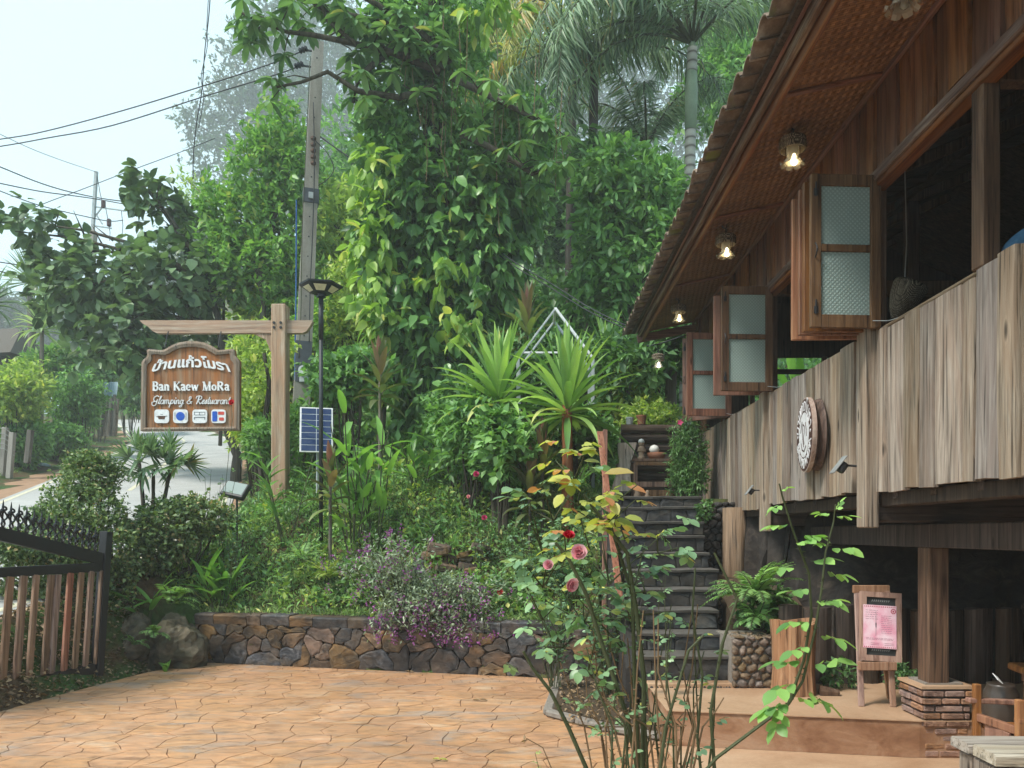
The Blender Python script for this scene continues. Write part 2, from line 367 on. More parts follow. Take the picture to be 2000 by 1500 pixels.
class LM:
    """many leaves as one mesh"""
    def __init__(s): s.V = []; s.L = []; s.T = []; s.n = 0
    def scatter(s, T, pos, d, nrm, size, wid=1.0):
        TV, TF = T; pos = np.atleast_2d(np.asarray(pos, float)); N = len(pos)
        d = unit(np.broadcast_to(np.asarray(d, float), pos.shape)+1e-6); nrm = np.broadcast_to(np.asarray(nrm, float), pos.shape)
        x = unit(np.cross(d, nrm)+1e-9); z = np.cross(x, d)
        sz = np.broadcast_to(np.asarray(size, float), (N,))[:, None, None]; wd = np.broadcast_to(np.asarray(wid, float), (N,))[:, None, None]
        V = pos[:, None]+sz*(TV[None, :, 0:1]*wd*x[:, None]+TV[None, :, 1:2]*d[:, None]+TV[None, :, 2:3]*z[:, None])
        k = len(TV); base = (np.arange(N)*k+s.n)[:, None]
        for ln in set(len(f) for f in TF):
            F = np.array([f for f in TF if len(f) == ln]); A = (base[:, :, None]+F[None]).reshape(-1)
            s.L.append(A); s.T.append(np.full(len(A)//ln, ln))
        s.V.append(V.reshape(-1, 3)); s.n += N*k; return s
    def strap(s, p, d, L, w_, droop=.5, n=7, keel=.25, tw=0):
        """one long arching leaf"""
        p = np.array(p, float); d = np.array(d, float); d /= np.linalg.norm(d)
        side = np.cross(d, (0,0,1)); 
        if np.linalg.norm(side) < .05: side = np.array((math.cos(tw), math.sin(tw), 0))
        side /= np.linalg.norm(side); V = []; seg = L/(n-1)
        for i in range(n):
            t = i/(n-1); ww = w_*(min(1, .45+t*2.2) if t < .3 else 1)*(1-max(0, (t-.45)/.55)**1.7)
            up = np.cross(side, d)
            V += [p-side*ww/2+up*ww*keel, p.copy(), p+side*ww/2+up*ww*keel]
            p = p+d*seg; d = d+np.array((0,0,-1))*droop*t*2.2/(n-1); d /= np.linalg.norm(d)
        F = []
        for i in range(n-1):
            a = 3*i; F += [(a, a+1, a+4, a+3), (a+1, a+2, a+5, a+4)]
        F = np.array(F)+s.n; s.V.append(np.array(V)); s.L.append(F.reshape(-1)); s.T.append(np.full(len(F), 4)); s.n += len(V)
        return s
    def mesh(s, mat, name='leaves', smooth=False):
        V = np.concatenate(s.V); L = np.concatenate(s.L).astype(np.int32); T = np.concatenate(s.T).astype(np.int32)
        me = bpy.data.meshes.new(name); me.vertices.add(len(V)); me.vertices.foreach_set('co', V.reshape(-1).astype(np.float32))
        me.loops.add(len(L)); me.loops.foreach_set('vertex_index', L)
        me.polygons.add(len(T)); st = np.concatenate(([0], np.cumsum(T)[:-1])).astype(np.int32)
        me.polygons.foreach_set('loop_start', st)
        if smooth: me.polygons.foreach_set('use_smooth', np.ones(len(T), bool))
        me.update(calc_edges=True); me.materials.append(mat); return me
    def build(s, name, mat, parent=None, label=None, smooth=False):
        o = link(name, s.mesh(mat, name, smooth), parent)
        if label: o['label'] = label
        return o
def rdir(n, up=0.0, hor=1.0):
    v = rng.normal(size=(n, 3)); v[:, :2] *= hor; v = unit(v); v[:, 2] += up; return unit(v)
def crown(lm, blobs, twigs, k, size, T, droop=.3, shell=.55, spread=.9, up=.3, var=.35, flat=.0):
    """blobs: (centre, radius xyz); leaves in sprays of k around twigs, denser near each blob's skin"""
    vol = np.array([b[1][0]*b[1][1]+b[1][0]*b[1][2] for b in blobs]); vol /= vol.sum()
    for (c, r), share in zip(blobs, vol):
        n = max(3, int(twigs*share)); d = rdir(n)
        rr = (shell+(1-shell)*rng.random(n)**.6)*(1+.12*rng.normal(size=n))
        # lumpy skin
        lump = np.array([mnoise.noise(Vector(q*2.2)+Vector(c)) for q in d])
        p = np.asarray(c)+d*rr[:, None]*(1+.35*lump)[:, None]*np.asarray(r)
        tw = unit(d+rdir(n)*.5+np.array((0, 0, up)))
        P_ = np.repeat(p, k, 0); D = np.repeat(tw, k, 0)
        ld = unit(D*.6+rdir(n*k)*spread+np.array((0, 0, -droop)))
        P_ = P_+D*rng.random((n*k, 1))*size*1.6
        nr = unit(np.array((0, 0, 1.0))+.55*rng.normal(size=(n*k, 3)))
        if flat: nr = unit(nr+np.array((0,0,flat)))
        lm.scatter(T, P_, ld, nr, size*(1-var+2*var*rng.random(n*k)), .8+.4*rng.random(n*k))
    return lm
def frond(lm, pts, T, plen, n, droop=.5, spread=1.1, size_w=1.0, plumose=0.0, jit=.12):
    """leaflets along both sides of a curved rachis"""
    pts = np.array([tuple(p) for p in pts], float); seg = np.linalg.norm(np.diff(pts, axis=0), axis=1); cs = np.concatenate(([0], np.cumsum(seg)))
    t = (np.arange(n)+.5)/n; q = np.stack([np.interp(t*cs[-1], cs, pts[:, k]) for k in range(3)], 1)
    q2 = np.stack([np.interp(np.minimum(1, t+.02)*cs[-1], cs, pts[:, k]) for k in range(3)], 1)
    q1 = np.stack([np.interp(np.maximum(0, t-.02)*cs[-1], cs, pts[:, k]) for k in range(3)], 1)
    ax = unit(q2-q1); side = unit(np.cross(ax, (0, 0, 1.0))+1e-6); up = np.cross(side, ax)
    ln = plen*(np.sin(PI*np.clip(t*.86+.12, 0, 1))**.6)
    for sg in (-1, 1):
        d = ax*(.55+.25*t[:, None])+side*sg*spread+np.array((0, 0, -droop))+jit*rng.normal(size=(n, 3))
        if plumose: d = d+up*rng.uniform(-plumose, plumose, (n, 1))
        lm.scatter(T, q, d, up+.2*rng.normal(size=(n, 3)), ln*(1+.15*rng.normal(size=n)), size_w)
    return lm
def arc(p, d, L, sag, n=8):
    p = Vector(p); d = Vector(d).normalized(); o = [p.copy()]
    for i in range(n-1):
        p = p+d*(L/(n-1)); o.append(p.copy()); d = (d+Vector((0, 0, -sag/(n-1)*(1+i/n)))).normalized()
    return o

# ------------------------------------------------------------------ cells (stones)
def voronoi(pts, box, k=14, sx=1.0):
    """cells of the points inside box=(x0,y0,x1,y1); distances measured with x scaled by sx"""
    A = np.array(pts, float); B = A*np.array((sx, 1)); out_ = []
    for i in range(len(A)):
        d = ((B-B[i])**2).sum(1); nb = np.argsort(d)[1:k+1]
        poly = [(box[0], box[1]), (box[2], box[1]), (box[2], box[3]), (box[0], box[3])]
        for j in nb:
            nx, ny = (B[j]-B[i])*np.array((sx, 1)); m = (A[i]+A[j])/2; c = (nx*m[0]+ny*m[1])
            new = []; L = len(poly)
            for q in range(L):
                a, b = poly[q], poly[(q+1) % L]; da = nx*a[0]+ny*a[1]-c; db = nx*b[0]+ny*b[1]-c
                if da <= 0: new.append(a)
                if (da < 0 < db) or (db < 0 < da):
                    t = da/(da-db); new.append((a[0]+(b[0]-a[0])*t, a[1]+(b[1]-a[1])*t))
            poly = new
            if len(poly) < 3: break
        if len(poly) >= 3: out_.append((i, poly))
    return out_
def inset(poly, g):
    cx = sum(p[0] for p in poly)/len(poly); cy_ = sum(p[1] for p in poly)/len(poly); o = []
    for (x, y) in poly:
        d = math.hypot(x-cx, y-cy_); k = max(.3, 1-g*1.35/max(d, 1e-4)); o.append((cx+(x-cx)*k, cy_+(y-cy_)*k))
    return o
def rounded(poly, r=.25):
    o = []; n = len(poly)
    for i in range(n):
        a, b, c = poly[i-1], poly[i], poly[(i+1) % n]
        o.append((b[0]+(a[0]-b[0])*r, b[1]+(a[1]-b[1])*r)); o.append((b[0]+(c[0]-b[0])*r, b[1]+(c[1]-b[1])*r))
    return o
def area(poly): return abs(sum(poly[i-1][0]*poly[i][1]-poly[i][0]*poly[i-1][1] for i in range(len(poly))))/2
def stone_mb(mb, poly, f, h, gap=.008, dome=.6, tilt=.25, bev=.82):
    """a stone: outline, bevelled edge and an uneven top; f(u, v, h) puts it in place"""
    q = inset(poly, gap); n = len(q)
    cx = sum(p[0] for p in q)/n; cy_ = sum(p[1] for p in q)/n
    tx, ty = rnd.uniform(-tilt, tilt), rnd.uniform(-tilt, tilt)
    def H(x, y, b): return b+(x-cx)*tx*h*3+(y-cy_)*ty*h*3+rnd.uniform(-.12, .12)*h
    r0 = [f(x, y, -h*.6) for x, y in q]; r1 = [f(x, y, max(.1*h, H(x, y, h*.55))) for x, y in q]
    r2 = [f(cx+(x-cx)*bev, cy_+(y-cy_)*bev, H(x, y, h*(.55+.45*dome))) for x, y in q]
    top = [f(cx, cy_, h*(.55+.55*dome))]
    V = r0+r1+r2+top; F = []
    for i in range(n):
        j = (i+1) % n; F += [(i, j, n+j, n+i), (n+i, n+j, 2*n+j, 2*n+i), (2*n+i, 2*n+j, 3*n)]
    return mb.add(V, F)
def jgrid(x0, y0, x1, y1, dx, dy, j=.3, brick=True):
    pts = []; r = 0; y = y0+dy/2
    while y < y1+dy:
        x = x0+(dx/2 if (r % 2 and brick) else 0)
        while x < x1+dx: pts.append((x+rnd.uniform(-j, j)*dx, y+rnd.uniform(-j, j)*dy)); x += dx
        y += dy; r += 1
    return pts

# ================================================================== THE SETTING
RY = np.array([-30, 5, 8, 10, 14.7, 21.9, 29.2, 38, 50, 70, 120]); RX = np.array([-9, -8.2, -7.8, -7.6, -8.3, -10.8, -13.5, -17.2, -25, -42, -90])
RZ_Y = np.array([-30, 2, 5, 9, 38, 50, 70, 120]); RZ_Z = np.array([-.1, .1, .34, .98, 6.2, 9.0, 12, 15])
def road_x(Y): return np.interp(Y, RY, RX)
def road_z(Y): return np.interp(Y, RZ_Y, RZ_Z)
HW = 2.5
def wall_y(X): return 9.6-(X+4.2)*.24
def sstep(t): t = np.clip(t, 0, 1); return t*t*(3-2*t)
GD = np.array([0, .15, .8, 1.6, 2.5, 3.5, 5, 9, 21, 50, 100, 200]); GZ = np.array([.5, .5, .9, 1.5, 2.15, 2.65, 3.1, 4.4, 8.8, 20, 36, 60])
def terrain(X, Y):
    X = np.asarray(X, float); Y = np.asarray(Y, float)
    zr = road_z(Y); xr = road_x(Y)
    d = Y-wall_y(np.clip(X, -5, 1.2)); g = np.where(d < .13, -.07, np.interp(d, GD, GZ))
    # flat terrace at the top of the steps
    ter = sstep((X-.5)/.8)*(1-sstep((X-7)/3))*(1-sstep((Y-13.5)/4)); g = np.where(d >= .13, g*(1-ter)+2.03*ter, g)
    g = np.where((X > .9) & (Y < 9.5), -.07, g)
    # left of the paving the verge climbs to the road
    k = sstep((X-(xr+HW+.15))/np.interp(Y, [9, 12, 20, 40, 100], [.55, 1.6, 2.5, 8, 40]))
    z = zr*(1-k)+g*k
    z = np.where((X > xr-HW-.3) & (X < xr+HW+.1), zr-.05, z)
    z = np.where(X < xr-HW-.3, zr-.05+.25*sstep((xr-HW-.3-X)/3)+.05*np.clip(xr-HW-.3-X, 0, 12), z)
    return z
def tz(x, y): return float(terrain(x, y))
def gridmesh(xs, ys, fz):
    X, Y = np.meshgrid(xs, ys); Z = fz(X, Y); nx, ny = len(xs), len(ys)
    V = np.stack([X, Y, Z], 2).reshape(-1, 3); i = np.arange(ny-1)[:, None]*nx+np.arange(nx-1)[None]
    F = np.stack([i, i+1, i+nx+1, i+nx], 2).reshape(-1, 4); return V, F
def npmesh(name, V, F, mat, smooth=True):
    lm = LM(); lm.V.append(V); lm.L.append(F.reshape(-1)); lm.T.append(np.full(len(F), F.shape[1])); lm.n = len(V)
    return lm.mesh(mat, name, smooth)
xs = np.concatenate((-np.geomspace(180, 12.3, 40), np.arange(-12, 9, .17), np.geomspace(9.2, 180, 34)))
ys = np.concatenate((np.arange(-14, 0, 1.0), np.arange(0, 16, .17), np.geomspace(16.3, 260, 60)))
def tfz(X, Y):
    Z = terrain(X, Y); n = np.zeros_like(Z); a = .05+.0*Z
    n = .06*np.sin(X*2.3+Y*1.1)*np.sin(Y*1.9-X*.7)+.03*np.sin(X*6.1)*np.cos(Y*5.3)
    flat = (np.abs(X-road_x(Y)) < HW+.4) | (Z < 0) | ((X > .9) & (Y < 10))
    return Z+np.where(flat, 0, n*np.clip((Z-.4)/1.0, .15, 1))
m, t, b = material('ground_soil_and_grass', .95, .15)
vec = coords(t, rand=False); n1 = nz(t, vec, 1.2, 6); n2 = nz(t, vec, 14, 6)
c = mixc(t, ramp(t, n1, [(.42, (0,)*3), (.55, (1,)*3)]), (.10, .065, .038), (.05, .095, .025))
t.links.new(mixc(t, .6, c, ramp(t, n2, [(.3, (.35,)*3), (.7, (1.4,)*3)]), 'MULTIPLY'), b.inputs['Base Color']); bump(t, b, n2, .8, .05)
V, F = gridmesh(xs, ys, tfz)
ground = tag(link('ground', npmesh('ground', V, F, m)), kind='structure')

# road with its worn painted lines
m, t, b = material('pale_concrete_road', .85, .2)
vec = coords(t, rand=False); n1 = nz(t, vec, .9, 5); n2 = nz(t, vec, 35, 4)
c = ramp(t, n1, [(.3, (.33, .33, .325)), (.7, (.44, .435, .42))])
t.links.new(mixc(t, .5, c, ramp(t, n2, [(.3, (.75,)*3), (.7, (1.1,)*3)]), 'MULTIPLY'), b.inputs['Base Color']); bump(t, b, n2, .3, .01)
ry = np.concatenate((np.arange(2, 42, .5), np.arange(42, 80, 2)))
def strip(o0, o1, dz, y0=2, y1=80, step=.5):
    yy = np.arange(y0, y1, step); V = []; F = []
    for i, y in enumerate(yy):
        x = float(road_x(y)); z = float(road_z(y))+dz; V += [(x+o0, y, z), (x+o1, y, z)]
        if i: F.append((2*i-2, 2*i-1, 2*i+1, 2*i))
    return np.array(V), np.array(F)
V, F = strip(-HW, HW, 0); road = tag(link('road', npmesh('road', V, F, m)), kind='structure')
mw = plain('worn_cream_road_paint', (.62, .58, .44), .8, n=20)
for o0, o1, nm in ((-HW+.12, -HW+.24, 'edge_line'), (HW-.24, HW-.12, 'edge_line')):
    V, F = strip(o0, o1, .004); link(nm, npmesh(nm, V, F, mw), road)
for y0 in range(6, 60, 6):
    V, F = strip(-.06, .06, .004, y0, y0+3.1, .5); link('centre_line', npmesh('centre_line', V, F, mw), road)
ms = plain('reddish_verge_dirt', (.36, .23, .15), .95, .1, n=5, bmp=.6)
V, F = strip(-HW-1.5, -HW-.02, -.01, 6, 60); tag(link('dirt_verge', npmesh('dirt_verge', V, F, ms)), kind='structure')
V, F = strip(HW+.02, HW+.35, -.008, 13, 60); tag(link('dirt_verge', npmesh('dirt_verge', V, F, ms)), kind='structure')

# stamped paving, stone by stone
m, t, b = material('orange_stamped_paving', .55, .35)
vec = coords(t, (.8, 2.6, 1), rand=False); n1 = nz(t, vec, 1.1, 6, .65, 1.0); v2 = coords(t, (4, 11, 4), rand=False); n2 = nz(t, v2, 1.2, 8, .7, .8)
n3 = nz(t, coords(t, rand=False), 60, 3)
c = ramp(t, n1, [(.34, (.35, .265, .21)), (.45, (.42, .25, .145)), (.56, (.46, .25, .13)), (.70, (.52, .37, .255))])
c = mixc(t, .75, c, ramp(t, n2, [(.36, (.56, .53, .52)), (.48, (.95, .95, .95)), (.62, (1.22, 1.16, 1.08))]), 'MULTIPLY')
n4 = nz(t, coords(t, rand=False), .55, 5, .6)
c = mixc(t, 1, c, ramp(t, n4, [(.36, (.78, .75, .72)), (.55, (1, 1, 1))]), 'MULTIPLY')
t.links.new(hsv(t, c, .98, 1.03, .002, (.97, 1.03)), b.inputs['Base Color'])
t.links.new(ramp(t, n2, [(.3, (.45,)*3), (.7, (.75,)*3)]), b.inputs['Roughness'])
bump(t, b, mixc(t, .4, n2, n3), .8, .012); M['paving'] = m
preg = [(1.0, -2), (1.0, 8.33), (-4.1, 9.56), (-4.45, 8.9), (-4.65, 7.9), (-4.85, 6.6), (-4.95, -2)]
def clip_poly(poly, reg):
    for i in range(len(reg)):
        a, c_ = reg[i], reg[(i+1) % len(reg)]; ex, ey = c_[0]-a[0], c_[1]-a[1]; new = []
        for q in range(len(poly)):
            p0, p1 = poly[q-1], poly[q]
            d0 = ex*(p0[1]-a[1])-ey*(p0[0]-a[0]); d1 = ex*(p1[1]-a[1])-ey*(p1[0]-a[0])
            if (d0 < 0) != (d1 < 0): s = d0/(d0-d1); new.append((p0[0]+(p1[0]-p0[0])*s, p0[1]+(p1[1]-p0[1])*s))
            if d1 >= 0: new.append(p1)
        poly = new
        if len(poly) < 3: return []
    return poly
mb = MB(); mb.prism(preg, lambda u, v, h: (u, v, h), -.14, -.011)
paving = tag(mb.build('paving', plain('paving_joint', (.22, .12, .07), .9, n=20)), kind='structure')
def wobble(poly, s):
    """a stamped joint is never straight: an extra kinked point on each side"""
    o = []
    for i in range(len(poly)):
        a, b_ = poly[i], poly[(i+1) % len(poly)]; o.append(a)
        L = math.hypot(b_[0]-a[0], b_[1]-a[1])
        if L > .12:
            key = math.sin((a[0]+b_[0])*91.7+(a[1]+b_[1])*47.3)*s*min(L, .4)
            t_ = .5+.15*math.sin((a[0]+b_[0])*31+(a[1]+b_[1])*17)
            A, B = (a, b_) if (a < b_) else (b_, a)
            dx, dy = B[0]-A[0], B[1]-A[1]
            o.append((A[0]+dx*t_-dy/L*key, A[1]+dy*t_+dx/L*key))
    return o
cells = voronoi(jgrid(-5.2, -2, 1.4, 10, .30, .34, .40), (-5.4, -2.4, 1.6, 10.4), sx=1.1)
st = []
for i, poly in cells:
    poly = clip_poly(wobble(poly, .22), preg)
    if len(poly) > 2 and area(poly) > .004: st.append((sum(p[1] for p in poly)/len(poly), poly))
vis = [q for q in st if q[0] > 5.0]; hid = [q for q in st if q[0] <= 5.0]
vis.sort(key=lambda q: q[0]); hid += vis[298:]; vis = vis[:298]
fflat = lambda u, v, h: (u, v, h-.011)
for _, poly in vis:
    mb = MB(); stone_mb(mb, poly, fflat, .011, gap=.0036, dome=.10, tilt=.05, bev=.96); mb.build('stone', M['paving'], paving)
mb = MB()
for _, poly in hid: stone_mb(mb, poly, fflat, .011, gap=.0036, dome=.10, tilt=.05, bev=.96)
tag(mb.build('outer_stones', M['paving'], paving), kind='stuff')
# smooth concrete floor beside it and the raised platform
m, t, b = material('tan_polished_concrete', .5, .35)
vec = coords(t, rand=False); n1 = nz(t, vec, 1.6, 6, .6, .5); n2 = nz(t, vec, 30, 4)
c = ramp(t, n1, [(.3, (.36, .215, .125)), (.52, (.46, .30, .19)), (.75, (.52, .37, .25))])
t.links.new(mixc(t, .4, c, ramp(t, n2, [(.3, (.75,)*3), (.7, (1.1,)*3)]), 'MULTIPLY'), b.inputs['Base Color']); bump(t, b, n2, .25, .004); M['tan'] = m
m2, t, b = material('stained_red_concrete', .6, .3)
vec = coords(t, (1, 1, 2), rand=False); n1 = nz(t, vec, 2.2, 7, .65, .8); n2 = nz(t, vec, 30, 4)
c = ramp(t, n1, [(.34, (.19, .085, .042)), (.5, (.30, .16, .09)), (.66, (.38, .24, .155))])
t.links.new(mixc(t, .4, c, ramp(t, n2, [(.3, (.7,)*3), (.7, (1.1,)*3)]), 'MULTIPLY'), b.inputs['Base Color']); bump(t, b, n2, .25, .004)
mb = MB(); mb.prism([(1.004, -2), (7.5, -2), (7.5, 6.2), (1.004, 6.2)], lambda u, v, h: (u, v, h), -.13, 0)
tag(mb.build('concrete_floor', M['tan']), kind='structure')
pp = [(1.02, 5.80), (2.76, 5.47), (7.4, 5.47), (7.4, 7.3), (1.02, 7.3)]
mb = MB(); mb.prism(pp, lambda u, v, h: (u, v, h), .002, .262)
plat = tag(mb.build('concrete_platform', m2), kind='structure')
mb = MB(); mb.prism([(1.016, 5.785), (2.77, 5.455), (7.41, 5.455), (7.41, 7.31), (1.016, 7.31)], lambda u, v, h: (u, v, h), .262, .27)
mb.build('top_screed', M['tan'], plat)
mb = MB(); mb.box((1.55, 6.69, .285), (1.1, .14, .05), bev=.01); mb.build('step_base_ledge', M['tan'], plat)

# garden retaining wall, laid stone by stone
wa, wb = Vector((-4.2, 9.6, 0)), Vector((1.05, 8.34, 0)); wl = (wb-wa).length; wd = (wb-wa).normalized(); wn = Vector((wd.y, -wd.x, 0))
def fw(u, v, h): p = wa+wd*u+wn*h; return (p.x, p.y, v)
wall = thing('stone_wall', wa, 'low garden wall of rough brown stones behind the orange paving', 'wall')
mb = MB()
for i in range(26):
    u0, u1 = wl*i/26, wl*(i+1)/26
    mb.add([fw(u0,-.05,-.02), fw(u1,-.05,-.02), fw(u1,.60,-.02), fw(u0,.60,-.02), fw(u0,-.05,-.33), fw(u1,-.05,-.33), fw(u1,.60,-.33), fw(u0,.60,-.33)],
           [(0,1,2,3), (5,4,7,6), (3,2,6,7), (0,4,5,1), (0,3,7,4), (1,5,6,2)])
mb.build('mortar_core', M['mortar'], wall)
u = 0
while u < wl-.02:
    L = min(rnd.uniform(.18, .55), wl-u); mb = MB(); z0, z1 = .478+rnd.uniform(-.006, .006), .604+rnd.uniform(-.008, .012)
    n = 4; V = []
    for k in range(n+1):
        q = u+.006+(L-.012)*k/n; j = rnd.uniform(-.007, .007)
        V += [fw(q, z0+rnd.uniform(-.01, .01), .03+j), fw(q, z1-.02, .045+j), fw(q, z1+rnd.uniform(-.004, .004), .02+j), fw(q, z1, -.32)]
    F = []
    for k in range(n): a = 4*k; F += [(a+i, a+4+i, a+5+i, a+1+i) for i in range(3)]
    F += [(0, 1, 2, 3), (4*n+3, 4*n+2, 4*n+1, 4*n)]
    mb.add(V, F); mb.build('coping_stone', M['wallstone'] if rnd.random() < .45 else M['wallstone_dark'], wall); u += L
for i, poly in voronoi(jgrid(0, .02, wl, .48, .27, .17, .68), (0, -.02, wl, .485), sx=.8):
    if area(poly) < .002: continue
    v = sum(p[1] for p in poly)/len(poly); u = sum(p[0] for p in poly)/len(poly)
    dk = rnd.random() < (.55 if v < .16 else .22)+(.15 if u > 3 else 0)
    mb = MB(); stone_mb(mb, wobble(rounded(poly, .14), .30), fw, .038, gap=.0045, dome=.5, tilt=.8, bev=.85); mb.build('stone', M['wallstone_dark' if dk else 'wallstone'], wall)
# small return of older wall in the slope
w2 = thing('stone_wall', (-.9, 10.3, 1), 'crumbling brown stone stack half hidden behind the purple flowers', 'wall')
for k in range(34):
    x, z = rnd.uniform(-1.35, -.5), rnd.uniform(.85, 1.42)
    mb = MB(); r = rnd.uniform(.07, .16)
    mb.box((x, 9.95+rnd.uniform(-.05, .12), z), (r*2, .25, r*.9), Matrix.Rotation(rnd.uniform(-.3, .3), 3, 'Y') @ Matrix.Rotation(rnd.uniform(-.3, .3), 3, 'Z'), .025)
    mb.build('stone', M['wallstone'], w2)

# stone steps
steps = thing('stone_steps', (1.5, 6.75, .26), 'flight of ten dark stone steps climbing beside the wooden house', 'steps')
ZT = [.53, .69, .875, 1.05, 1.23, 1.40, 1.58, 1.74, 1.92, 2.06]
zb = .262
for i, zt in enumerate(ZT):
    y = 6.75+.3*i; x0 = .93+.01*i; x1 = [1.80, 1.79, 1.78, 1.86, 1.93, 1.90, 1.92, 1.98, 2.04, 2.08][i]; yb = y+.34 if i < 9 else 9.9
    mb = MB(); mb.box(((x0+x1)/2, (y+yb)/2+.012, (zt-.03+zb-.25)/2), (x1-x0-.01, yb-y, zt-.03-zb+.25)); step = mb.build('step', M['darkmortar'], steps)
    f = lambda u_, v_, h, y=y: (u_, y-h+.008, v_)
    for _, poly in voronoi(jgrid(x0, zb, x1, zt-.03, .24, (zt-zb)*.9, .3, False), (x0+.005, zb, x1-.005, zt-.032), 10):
        if area(poly) > .002: mb = MB(); stone_mb(mb, poly, f, .022, gap=.004, dome=.35, tilt=.5, bev=.88); mb.build('stone', M['stepstone'], step)
    mb = MB(); n = 7; V = []
    for k in range(n+1):
        x = x0+(x1-x0)*k/n; j = rnd.uniform(-.012, .012); q = rnd.uniform(-.007, .005)
        V += [(x, y-.028+j, zt-.030+q), (x, y-.034+j, zt-.006+q), (x, y-.022+j, zt+q), (x, yb-.02, zt+q)]
    F = []
    for k in range(n): a = 4*k; F += [(a+r, a+4+r, a+5+r, a+1+r) for r in range(3)]
    F += [(0, 1, 2, 3), (4*n+3, 4*n+2, 4*n+1, 4*n)]
    mb.add(V, F); mb.build('tread', M['nosing'] if 'nosing' in M else M.setdefault('nosing', plain('grey_tread_cement', (.11, .102, .092), .85, n=16, bmp=.4)), step)
    zb = zt
mb = MB(); mb.prism([(6.72, .0), (9.8, .0), (9.8, 2.0), (9.4, 1.98), (6.72, .42)], lambda u, v, h: (h, u, v), .82, .925); mb.build('side_wall', M['darkmortar'], steps)

# rose bed beside the paving
bed = thing('flower_bed', (.6, 7.3, 0), 'soil bed with a pale stone kerb at the foot of the steps', 'flower bed')
bp = [(.30, 8.38), (.14, 6.75), (.62, 6.2), (1.0, 5.95), (1.0, 8.3)]
mb = MB(); mb.prism([(.33, 8.36), (.19, 6.79), (.64, 6.27), (.985, 6.03), (.985, 8.28)], lambda u, v, h: (u, v, h), .0, .055); mb.build('soil', M['soil'], bed)
for a, c_ in zip(bp[:3], bp[1:4]):
    a, c_ = Vector((*a, .03)), Vector((*c_, .03)); n = max(1, int((c_-a).length/.26))
    for k in range(n):
        mb = MB(); mb.bar(a.lerp(c_, k/n+.01), a.lerp(c_, (k+1)/n-.01), .09, .05+rnd.uniform(-.01, .01), bev=.015); mb.build('kerb_stone', M['palemortar'], bed)

# pebble faced planters right of the steps
def pebble_wall(name, label, x0, x1, y, z0, z1, mat, dx, back, coremat):
    t_ = thing(name, ((x0+x1)/2, y, z0), label, 'planter')
    mb = MB(); mb.box(((x0+x1)/2, y+back/2+.006, (z0+z1)/2-.01), (x1-x0, back, z1-z0-.02)); mb.build('core', coremat, t_)
    f = lambda u_, v_, h: (u_, y-h, v_)
    for _, poly in voronoi(jgrid(x0, z0, x1, z1, dx, dx*.85, .3), (x0, z0, x1, z1), 12):
        if area(poly) > dx*dx*.2: mb = MB(); stone_mb(mb, rounded(rounded(poly, .25), .25), f, dx*.42, gap=.004, dome=.9, tilt=.2, bev=.62); mb.build('pebble', mat, t_, smooth=True)
    return t_
pebble_wall('pebble_planter', 'planter faced with round brown pebbles left of the peeled stump', 1.72, 2.12, 6.62, .27, .715, M['pebble'], .082, .55, M['palemortar'])
pebble_wall('pebble_planter', 'narrow strip of brown pebbles above the ferns beside the log post', 1.90, 2.07, 7.9, .60, 1.13, M['pebble'], .075, .2, M['darkmortar'])
pebble_wall('pebble_planter', 'dark river stone wall between the upper steps and the log post', 1.99, 2.6, 9.15, .9, 1.98, M['pebble_dark'], .10, .5, M['darkmortar'])
mb = MB(); mb.prism([(7.17, .0), (9.14, .0), (9.14, 1.12), (8.0, 1.02), (7.2, .68)], lambda u, v, h: (h, u, v), 1.95, 2.7); tag(mb.build('planter_soil', M['soil']), kind='structure')
mb = MB()
for _ in range(60):
    x, y = rnd.uniform(1.74, 2.1), rnd.uniform(6.64, 7.0); mb.lathe((x, y, .70), [(.0, .012), (.012, .008), (.016, 0)], 5)
tag(mb.build('planter_gravel', M['pebble']), kind='stuff')
mb = MB()
for _ in range(160):
    x = rnd.uniform(1.02, 2.2); mb.lathe((x, rnd.uniform(6.62, 6.68), .268), [(.0, .018), (.011, .012), (.016, 0)], 5)
tag(mb.build('gravel_edging', M['pebble_dark']), kind='stuff')
# earth bank under the house
V, F = gridmesh(np.arange(2.3, 7.6, .09), np.arange(6.98, 10.2, .06), lambda X, Y: .2+1.66*sstep((Y-7.0-np.clip(2.95-X, 0, 2)*3)/.6))
V = np.array([p+np.array(mnoise.noise_vector(Vector(p)*2.3))*.16+np.array(mnoise.noise_vector(Vector(p)*7))*.05 for p in V]); V[:, 2] = np.minimum(V[:, 2]*1.05, 1.93)
tag(link('earth_bank', npmesh('earth_bank', V, F, stonemat('brown_earth', [(.012,.010,.008), (.032,.024,.018), (.065,.048,.034), (.03,.024,.02)], scale=5), False)), kind='structure')  # earth colour lowered to deepen the shade under the house

def boulder(name, c, r, seed, label, parent=None):
    V = []; F = []; nu, nv = 34, 22
    for i in range(nv+1):
        for k in range(nu):
            a = 2*PI*k/nu; e = -PI/2+PI*i/nv; d = Vector((math.cos(a)*math.cos(e), math.sin(a)*math.cos(e), math.sin(e)))
            s_ = 1+.32*mnoise.noise(d*1.7+Vector((seed, 0, 0)))+.14*mnoise.noise(d*4.5+Vector((0, seed, 0)))+.07*abs(mnoise.noise(d*11+Vector((seed, 0, 3))))
            V.append((c[0]+d.x*r[0]*s_, c[1]+d.y*r[1]*s_, c[2]+d.z*r[2]*s_))
    for i in range(nv):
        for k in range(nu): k2 = (k+1) % nu; F.append((i*nu+k, i*nu+k2, (i+1)*nu+k2, (i+1)*nu+k))
    mb = MB(); mb.add(V, F); o = mb.build(name, M['boulder'], parent); 
    if label: tag(o, label, 'boulder')
    return o
